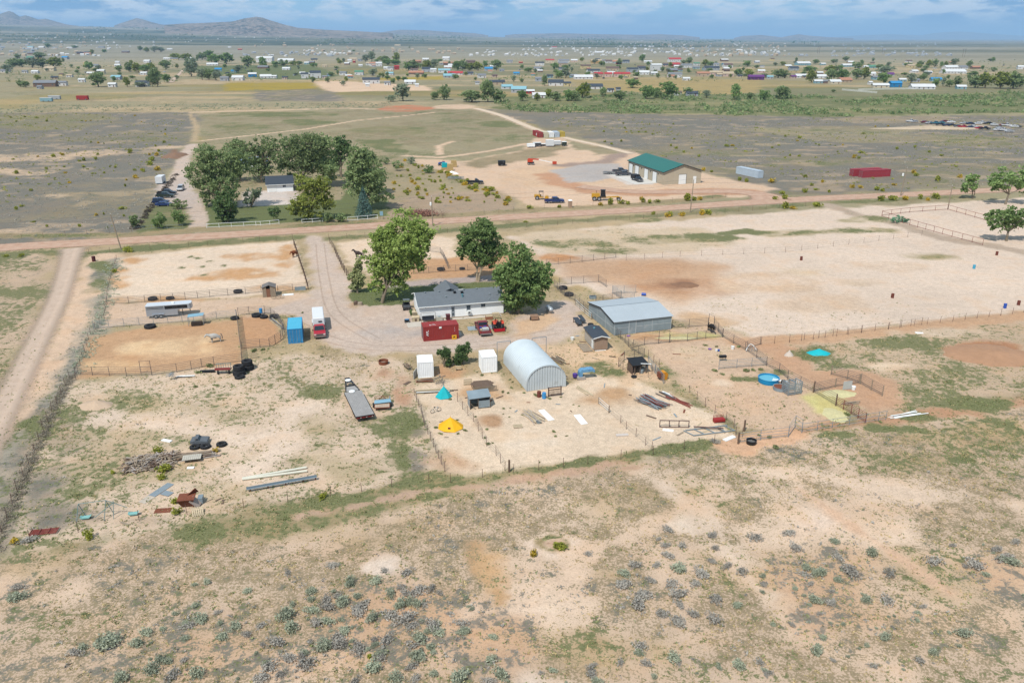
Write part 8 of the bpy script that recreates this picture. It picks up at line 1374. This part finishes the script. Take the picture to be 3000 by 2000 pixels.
# houses: position of the near wall's foot (middle), width and wall height in zoom pixels, wall and roof colours
HW = {k: mat('wall_'+k, C(*c), .8, 0, .06, .3) for k, c in dict(white=(238,236,232), cream=(232,216,186), tan=(206,184,156), grey=(186,190,194), pink=(226,196,180), red=(176,58,56), blue=(44,140,196), purple=(98,44,110), yellow=(236,214,160), teal=(150,188,196), brown=(140,112,96), wood=(216,178,120)).items()}
HR_ = {k: mat('roof_'+k, C(*c), .75, 0, .08, .3) for k, c in dict(charcoal=(72,80,90), grey=(140,142,146), white=(232,232,230), red=(196,70,72), brown=(120,98,90), blue=(60,150,206), purple=(116,60,130), green=(96,150,120), terra=(196,140,112), teal=(150,196,206), tan=(200,180,150)).items()}
HB = 'village houses'; hs_n = {}
def vhouse(reg, x, y, w, h, wc, rc, depth=.7, win=2, kind='house', label=None, rz=None, pitch=.5):
    p = Z(reg, x, y); p.z = th(p); m = mpp(p)*_REG[reg][2]; W_ = max(w/m*.9, 3.0); Hh = max(h/m*1.12, 2.4); Dp = max(4.0, W_*depth) if W_ < 16 else W_*.45
    lb = label or '%s %s with %s roof in the village' % (wc, kind, rc); a = R(rd.uniform(-8, 16)) if rz is None else R(rz)
    T = thing('village_'+kind.replace(' ', '_'), lb, kind, p, a, HB); rh = min(Dp*.5*pitch, 3.2)
    for y0 in (0, Dp): MB().box((0, y0+(.06 if y0 == 0 else -.06), Hh/2), (W_-.24, .12, Hh)).build('wall', HW[wc], T)
    for s in (-1, 1):
        q = s*(W_/2-.06); MB().add([(q-.06, 0, 0), (q+.06, 0, 0), (q+.06, Dp, 0), (q-.06, Dp, 0), (q-.06, 0, Hh), (q+.06, 0, Hh), (q+.06, Dp, Hh), (q-.06, Dp, Hh), (q-.06, Dp/2, Hh+rh), (q+.06, Dp/2, Hh+rh)], [(0,1,2,3),(0,4,5,1),(3,2,6,7),(0,3,7,8,4),(1,5,9,6,2),(4,8,9,5),(8,7,6,9)]).build('gable_wall', HW[wc], T)
    for y0, e in ((-.4, 0), (Dp+.4, 0)): MB().slab((-W_/2-.4, y0, Hh-.1), (W_/2+.4, y0, Hh-.1), (W_/2+.4, Dp/2, Hh+rh+.1), (-W_/2-.4, Dp/2, Hh+rh+.1), .15).build('roof', HR_[rc], T)
    if win and w > 45:
        n = max(2, int(W_/4.5))
        for k in range(n): xx = W_*((k+.5)/n-.5); (MB().box((xx, -.03, Hh*.55), (1.3, .06, 1.1)).build('window', GLASS, T) if k != n//2 else MB().box((xx, -.03, 1.05), (1.0, .06, 2.1)).build('door', HW['brown'], T))
    return T
V_ = vhouse
for a_ in [('A1',450,655,95,22,'cream','tan'),('A1',925,680,70,24,'cream','white'),('A1',410,800,210,32,'brown','grey'),('A1',570,790,80,26,'white','grey'),('A1',750,758,60,22,'white','white'),('A1',1060,735,95,22,'grey','teal'),('A1',1028,802,75,24,'white','white'),('A1',1300,798,120,30,'white','charcoal'),('A1',1318,690,60,16,'white','white'),('A1',360,820,50,18,'grey','grey'),('A1',1345,578,60,14,'white','white'),('A1',1075,612,55,9,'white','white'),('A1',870,618,60,14,'white','grey'),('A1',590,545,60,14,'grey','blue'),('A1',280,465,60,12,'white','teal'),('A1',290,505,90,14,'brown','grey'),('A1',760,502,110,12,'brown','charcoal'),('A1',800,505,70,9,'wood','terra'),('A1',270,545,60,14,'teal','green'),('A1',2005,658,65,18,'teal','blue'),('A1',2145,668,50,12,'teal','blue'),('A1',2320,710,80,24,'blue','white'),('A1',2060,745,80,24,'grey','grey'),('A1',2180,742,110,24,'white','white'),('A1',1950,605,110,12,'white','white'),('A1',45,668,80,12,'white','grey'),('A1',225,672,50,10,'white','grey'),('A1',1730,545,60,8,'white','white'),('A1',1530,550,70,10,'white','white'),('A1',930,460,60,8,'grey','grey'),('A1',1150,490,70,10,'brown','grey'),('A1',640,465,50,8,'white','white'),('A1',380,462,60,8,'white','white'),('A1',500,465,50,8,'white','grey'),('A1',1560,470,50,8,'white','white'),('A1',2205,468,40,8,'red','terra'),('A1',2110,455,30,5,'white','white'),
           ('A2',75,575,165,34,'white','white'),('A2',270,580,160,22,'white','white'),('A2',60,632,110,14,'brown','grey'),('A2',450,722,70,36,'white','charcoal'),('A2',550,718,105,42,'white','charcoal'),('A2',90,722,110,14,'white','white'),('A2',165,722,50,18,'white','white'),('A2',860,570,40,14,'white','white'),('A2',900,578,26,14,'red','terra'),('A2',960,565,50,12,'grey','grey'),('A2',1075,610,70,22,'white','terra'),('A2',1130,612,60,26,'white','white'),('A2',960,612,40,10,'white','white'),('A2',1295,642,50,26,'red','red'),('A2',1235,650,55,22,'white','grey'),('A2',945,693,85,26,'white','green'),('A2',795,693,65,20,'white','grey'),('A2',1225,692,75,14,'white','teal'),('A2',1060,770,170,32,'white','charcoal'),('A2',1205,785,60,22,'white','grey'),('A2',1025,798,40,16,'white','white'),('A2',1415,775,110,18,'white','white'),('A2',1480,800,34,18,'white','white'),('A2',1745,555,70,18,'white','white'),('A2',1770,602,100,18,'brown','terra'),('A2',1480,580,80,14,'brown','terra'),('A2',1565,665,90,26,'grey','charcoal'),('A2',1630,668,60,24,'white','white'),('A2',1730,672,120,22,'white','teal'),('A2',1830,690,150,12,'white','red'),('A2',1775,715,110,12,'grey','teal'),('A2',2080,718,80,22,'white','grey'),('A2',2140,655,80,20,'grey','blue'),('A2',1960,690,80,14,'grey','charcoal'),('A2',2330,580,60,16,'grey','grey'),('A2',1970,580,90,14,'brown','brown'),('A2',2215,780,160,22,'tan','charcoal'),('A2',2310,820,110,20,'white','teal'),('A2',2035,778,40,14,'white','grey'),('A2',560,366,40,5,'white','white'),('A2',880,430,50,6,'brown','grey'),('A2',1300,437,60,7,'cream','tan'),('A2',1470,685,150,10,'brown','terra'),('A2',1200,640,60,14,'white','white'),
           ('A3',350,580,85,22,'cream','red'),('A3',255,605,90,22,'white','charcoal'),('A3',470,615,90,28,'tan','grey'),('A3',480,578,110,18,'white','grey'),('A3',240,655,80,24,'white','grey'),('A3',80,582,40,10,'red','terra'),('A3',680,635,100,24,'yellow','brown'),('A3',775,585,110,22,'wood','tan'),('A3',890,582,70,16,'white','brown'),('A3',1050,582,70,16,'grey','charcoal'),('A3',985,592,50,10,'red','terra'),('A3',925,655,130,24,'tan','brown'),('A3',1110,665,110,26,'grey','charcoal'),('A3',1330,652,110,46,'white','white'),('A3',1250,578,80,10,'white','white'),('A3',1500,572,130,22,'white','red'),('A3',1510,610,80,16,'red','red'),('A3',1610,625,110,22,'white','grey'),('A3',1700,605,60,18,'white','green'),('A3',1840,650,150,22,'grey','charcoal'),('A3',1990,622,90,20,'white','brown'),('A3',1965,605,60,10,'teal','blue'),('A3',2300,622,40,8,'white','grey'),('A3',755,675,130,22,'white','charcoal'),('A3',800,708,90,24,'pink','red'),('A3',885,710,75,26,'pink','red'),('A3',975,710,85,26,'pink','red'),('A3',1050,710,85,26,'yellow','red'),('A3',1215,688,100,18,'white','white'),('A3',1310,688,70,14,'white','white'),('A3',1500,715,140,28,'white','grey'),('A3',1605,742,70,16,'white','white'),('A3',1760,705,130,26,'tan','terra'),('A3',1880,700,140,28,'pink','tan'),('A3',1990,705,110,22,'pink','tan'),('A3',1480,660,100,12,'brown','grey'),('A3',1200,645,80,16,'grey','charcoal'),('A3',2245,735,155,24,'purple','purple'),('A3',350,718,60,18,'teal','charcoal'),('A3',255,750,90,22,'grey','grey'),('A3',570,715,80,16,'teal','grey'),('A3',400,790,150,26,'white','charcoal'),('A3',510,795,70,26,'yellow','charcoal'),('A3',740,820,210,22,'white','charcoal'),('A3',660,728,190,8,'white','white'),('A3',60,855,150,30,'grey','teal'),('A3',170,862,80,20,'red','white'),('A3',250,905,130,26,'white','white'),('A3',910,848,60,14,'white','charcoal'),('A3',980,838,40,12,'grey','charcoal'),('A3',1525,880,70,24,'white','brown'),('A3',1660,885,110,20,'grey','charcoal'),('A3',40,690,60,14,'teal','blue'),('A3',390,448,50,8,'white','red'),('A3',1610,478,50,6,'white','grey'),('A3',2090,468,60,6,'white','white'),('A3',800,490,90,6,'white','white'),
           ('A4',335,602,150,16,'teal','white'),('A4',740,617,120,14,'teal','white'),('A4',245,650,90,20,'grey','charcoal'),('A4',510,600,50,8,'teal','white'),('A4',240,722,60,16,'pink','purple'),('A4',310,718,110,14,'white','white'),('A4',490,722,110,14,'white','white'),('A4',465,768,80,18,'teal','white'),('A4',530,768,80,14,'brown','grey'),('A4',625,772,110,16,'cream','white'),('A4',725,760,130,20,'tan','terra'),('A4',945,780,36,20,'white','white'),('A4',1040,810,160,22,'cream','white'),('A4',1180,803,110,32,'blue','blue'),('A4',950,695,90,12,'white','white'),('A4',1000,735,80,20,'teal','grey'),('A4',1120,700,90,12,'grey','purple'),('A4',1240,752,70,14,'teal','white'),('A4',1365,756,70,14,'grey','grey'),('A4',1355,670,70,12,'white','white'),('A4',1720,678,230,16,'white','white'),('A4',1700,640,160,18,'white','white'),('A4',1800,640,90,18,'white','grey'),('A4',1920,635,100,14,'brown','terra'),('A4',2330,638,70,20,'white','white'),('A4',1550,750,100,10,'teal','blue'),('A4',910,628,60,12,'white','white'),('A4',970,628,90,10,'teal','green'),('A4',20,725,60,16,'grey','teal'),('A4',1430,822,230,14,'white','white'),('A4',1780,820,90,10,'teal','white'),('A4',480,690,60,18,'brown','white')]: V_(*a_)
for k in range(95):
    reg = ('A1','A2','A3','A4','A3','A2')[k % 6]; V_(reg, rd.uniform(40, 2320), rd.uniform(552, 735), rd.uniform(34, 80), rd.uniform(9, 17), ['white','white','cream','tan','grey','pink','yellow','teal','brown'][k % 9], ['grey','white','charcoal','brown','terra','white','tan'][k % 7])
bb = [o for o in bpy.data.objects if o.get('group') == HB]
def where(o):
    x = 1500+F*o.location.x/(o.location.y*_cp+CAMH*_sp); y = o.location.y
    bx = ['at the far left edge of the village', 'left of the village road', 'right of the village road', 'left of the middle of the village', 'in the middle of the village', 'right of the middle of the village', 'in the right part of the village', 'at the far right of the village'][min(7, max(0, int(x/375)))]
    return ('nearest row' if y < 900 else 'second row' if y < 1150 else 'third row' if y < 1450 else 'farthest row')+' '+bx
seen = {}
for o in bb: o['label'] = o['label'].replace(' in the village', '')+', '+where(o)
for o in sorted(bb, key=lambda o: o.location.x/max(o.location.y, 1)): seen.setdefault(o['label'], []).append(o)
ords = ['first','second','third','fourth','fifth','sixth','seventh','eighth','ninth']
for lb, L in seen.items():
    if len(L) > 1:
        for k, o in enumerate(L): o['label'] = ords[min(k, 8)]+' '+lb
for o in list(COL.objects):
    if o.get('group') == 'village trees': o['label'] = o['label'].replace('one of the ', '').replace('trees among the village houses', 'village tree')+', '+where(o)
    elif o.get('group') == 'cars parked in the village': pass
# long white rail fence, white trucks and trailers between the houses
for k in range(46):
    reg = ('A1','A2','A3','A4')[k % 4]; x = rd.uniform(60, 2300); y = rd.uniform(600, 730); p = Z(reg, x, y); c_ = k % 5
    T = car('small %s vehicle parked in the village' % ('white','silver','red','navy','grey')[c_], p, R(rd.uniform(0, 360)), (P_WHITE, P_SILVER, P_RED, P_NAVY, P_GREY)[c_], rd.uniform(4.4, 7), True, 'cars parked in the village', 'car', 'village_car', True); T['label'] = T['label'].replace(' parked in the village', ' parked in the ')+where(T)
fence('long white rail fence below the blue barn', ZZ('A4', (680,832),(900,850),(1000,858)), 'white', 1.5, 3, 6, group='village fences', r=.12); fence('white rail fence along the road above the creek', ZZ('A4', (830,832),(1100,825),(1380,822)), 'white', 1.5, 3, 6, group='village fences', r=.12)
redt = thing('red_truck_body', 'red truck body alone on the far left field', 'truck body', Z('A1',762,920), R(5)); MB().box((0, 0, 1.9), (9, 3, 3.2)).build('box_body', HW['red'], redt); [wheel(redt, x, y, .6, .3) for x in (-3, 3) for y in (-1.5, 1.5)]
for lb, x, y, c_ in (('pale grey trailer hulk on the far left field', 430, 1215-280, 'teal'), ('blue-grey trailer hulk behind the red truck body', 505, 915, 'grey')): T = thing('trailer_hulk', lb, 'trailer', Z('A1',x,y), R(8)); MB().box((0, 0, 1.6), (9, 3, 2.6)).build('box_body', HW[c_], T); MB().box((0, 0, 3.0), (9.2, 3.1, .2)).build('roof', HR_['white'], T); [wheel(T, x_, y_, .5, .3) for x_ in (-2, 2) for y_ in (-1.5, 1.5)]
# pylons far right
for k, (x, y, h) in enumerate(((1660,480,60),(2005,470,50),(2330,480,60))): pass
PYG = 'distant power pylons'
for lb, reg, x, y, h in (('left twin-pole pylon on the far plain','A4',462,495,65),('middle twin-pole pylon on the far plain','A4',1055,510,68),('right twin-pole pylon on the far plain','A4',1795,525,75),('small twin-pole pylon above the village','A3',2005,470,48)):
    p = Z(reg, x, y); m = mpp(p)*3.136; H_ = h/m; T = thing('power_pylon', lb, 'pylon', p, 0, PYG)
    for s in (-1, 1): MB().cyl((s*H_*.13, 0, 0), (s*H_*.13, 0, H_), .35, .25, 6).build('pole', WOOD_D, T)
    MB().box((0, 0, H_*.86), (H_*.5, .3, .4)).build('crossarm', WOOD_D, T)
rdv = np.random.default_rng(410); px_ = rdv.uniform(0, 3000, 2600); py_ = rdv.uniform(176, 240, 2600); kk = fbm(px_/120, py_/16, 3, 66) > .53; PV = np.array([tuple(G(x_, y_)) for x_, y_ in zip(px_[kk], py_[kk])]); mass('village_greenery', 'belts of shrubs and garden trees between the village houses', LM_DARK, PV, rdv.uniform(.8, 2.8, len(PV)), .28, 12, 411, 1.0)
# far dots: buildings and junipers too small to tell apart
def dots(name, label, m, n, px0, px1, py0, py1, smin, smax, seed, dens=None):
    rd = np.random.default_rng(seed); V = []; Fc = []; k = 0
    while k < n:
        px = rd.uniform(px0, px1); py = py0+(py1-py0)*rd.random()**.8; p = G(px, py)
        if dens is not None and vnoise(np.array([px/dens]), np.array([py/(dens*.12)]), seed)[0] < .52: continue
        r = math.hypot(p.x, p.y)
        z = float(terrain(np.array([p.x]), np.array([p.y]))[0]); w = rd.uniform(smin, smax); d = w*rd.uniform(.5, 1.0); h = w*rd.uniform(.28, .5); a = rd.uniform(0, 1.57); c_, s_ = math.cos(a), math.sin(a); b = len(V)
        pts = [(-w/2,-d/2,0),(w/2,-d/2,0),(w/2,d/2,0),(-w/2,d/2,0),(-w/2,-d/2,h),(w/2,-d/2,h),(w/2,d/2,h),(-w/2,d/2,h),(-w/2,0,h*1.5),(w/2,0,h*1.5)]
        V += [(p.x+c_*x-s_*y, p.y+s_*x+c_*y, z+q) for x, y, q in pts]; Fc += [tuple(i+b for i in f) for f in ((0,1,5,4),(2,3,7,6),(1,2,6,9,5),(3,0,4,8,7),(4,5,9,8),(6,7,8,9))]; k += 1
    me = bpy.data.meshes.new(name); me.from_pydata(V, [], Fc); me.materials.append(m); o = obj(name, me); return tag(o, label, None, None, 'stuff')
dots('distant_town', 'white specks of the distant town across the plain', HW['white'], 420, -200, 2300, 121, 166, 4, 11, 1, 160); dots('distant_town', 'tan specks of the distant town across the plain', HW['tan'], 300, -200, 2300, 121, 166, 4, 13, 2, 160); dots('distant_town', 'grey specks of the distant town across the plain', HW['grey'], 300, -100, 3100, 122, 166, 4, 12, 3, 200)
def junipers(n, px0, px1, py0, py1, seed):
    rd = np.random.default_rng(seed); px = rd.uniform(px0, px1, n); py = py0+(py1-py0)*rd.uniform(0, 1, n); k = fbm(px/170, py/14, 3, seed) > .47; px = px[k]; py = py[k]
    P = np.array([tuple(G(a, b)) for a, b in zip(px, py)]); P[:, 2] = terrain(P[:, 0], P[:, 1]); return P
P_ = junipers(5200, -300, 2400, 115.5, 137, 21); rdd = np.random.default_rng(22); mass('juniper_woodland', 'dark juniper woodland spread over the distant plain', LM_BUSH, P_, rdd.uniform(3, 9, len(P_))*np.clip(np.hypot(P_[:, 0], P_[:, 1])/4500, .6, 2.2), .42, 5, 23, .8)
# ================================================================ hills
mh = bpy.data.materials.new('hill_rock'); mh.use_nodes = True; t = NT(mh.node_tree); t.n.clear(); co = t.new('ShaderNodeNewGeometry').outputs['Position']
n = t.noise(.022, 5, .7, co); n2 = t.noise(.0022, 4, .6, co); c = t.mix(t.rng(n, .47, .53), C(168,148,132), C(60,68,56)); c = t.mix(t.math('MULTIPLY', t.rng(n2, .4, .6), .5), c, C(176,158,142)); p = t.new('ShaderNodeBsdfPrincipled', {'Roughness': .95, 'Specular IOR Level': .05}); t.l.new(c, p.inputs['Base Color']); o = t.new('ShaderNodeOutputMaterial'); t.l.new(p.outputs[0], o.inputs[0])
def ridge(name, prof, dist, depth, seed, foot=None):
    """skyline given as photograph (x, y) points; a real hill range of that height at that distance"""
    xs = np.array([q[0] for q in prof], float); ys = np.array([q[1] for q in prof], float); nx, ny = 220, 46; px = np.linspace(xs[0], xs[-1], nx); py = np.interp(px, xs, ys)
    vs = np.zeros((ny, nx, 3)); u = (px-1500)/F; v = (1000-py)/F; dy = v*_sp+_cp; dz = v*_cp-_sp; top = CAMH+dz/dy*dist
    X = u/dy*dist
    for j in range(ny):
        q = j/(ny-1); s = 1-abs(2*q-1); k = (s*s*(3-2*s)); Y = dist+(q-.5)*depth; sc = Y/dist
        g = terrain(X*sc, np.full(nx, Y)); nn = fbm(X/520+seed, np.full(nx, Y)/520, 5, seed)-.5
        z = g+(np.maximum(top-g, 0))*np.clip(k*(1+nn*.9*(1-k)), 0, 1.0)-6*(1-k)
        vs[j] = np.stack([X*sc, np.full(nx, Y), z], 1)
    f = np.array([(j*nx+i, j*nx+i+1, (j+1)*nx+i+1, (j+1)*nx+i) for j in range(ny-1) for i in range(nx-1)]); return struct(obj(name, nmesh(name, vs.reshape(-1, 3), f, mh, True)))
ridge('hills', [(-500,72),(-300,60),(-150,66),(-60,50),(0,42),(26,33),(40,38),(58,50),(75,46),(95,52),(112,58),(135,56),(160,63),(195,73),(230,78)], 13000, 4200, 5)
ridge('hills', [(335,76),(350,70),(375,62),(400,54),(420,58),(445,66),(470,72),(500,76)], 12500, 3000, 6)
ridge('hills', [(480,74),(540,70),(600,68),(680,64),(715,55),(750,50),(768,52),(790,60),(830,72),(870,82),(950,88),(1060,93),(1150,98)], 9500, 3800, 7)
ridge('mesa', [(1110,97),(1140,92),(1172,88),(1240,89),(1330,95),(1390,98),(1430,104)], 15500, 4200, 8); ridge('mesa', [(1480,104),(1510,101),(1600,99),(1640,98),(1760,101),(1880,103),(1930,101),(2000,104),(2050,110)], 16500, 4200, 9)
ridge('hills', [(2150,112),(2175,106),(2230,103),(2290,110),(2310,106),(2340,101),(2370,105),(2420,109),(2500,113)], 17000, 3600, 10); ridge('mountains', [(2400,113),(2520,104),(2600,101),(2700,104),(2740,97),(2800,93),(2850,95),(2920,101),(3050,108),(3200,106),(3400,112)], 34000, 9000, 11)
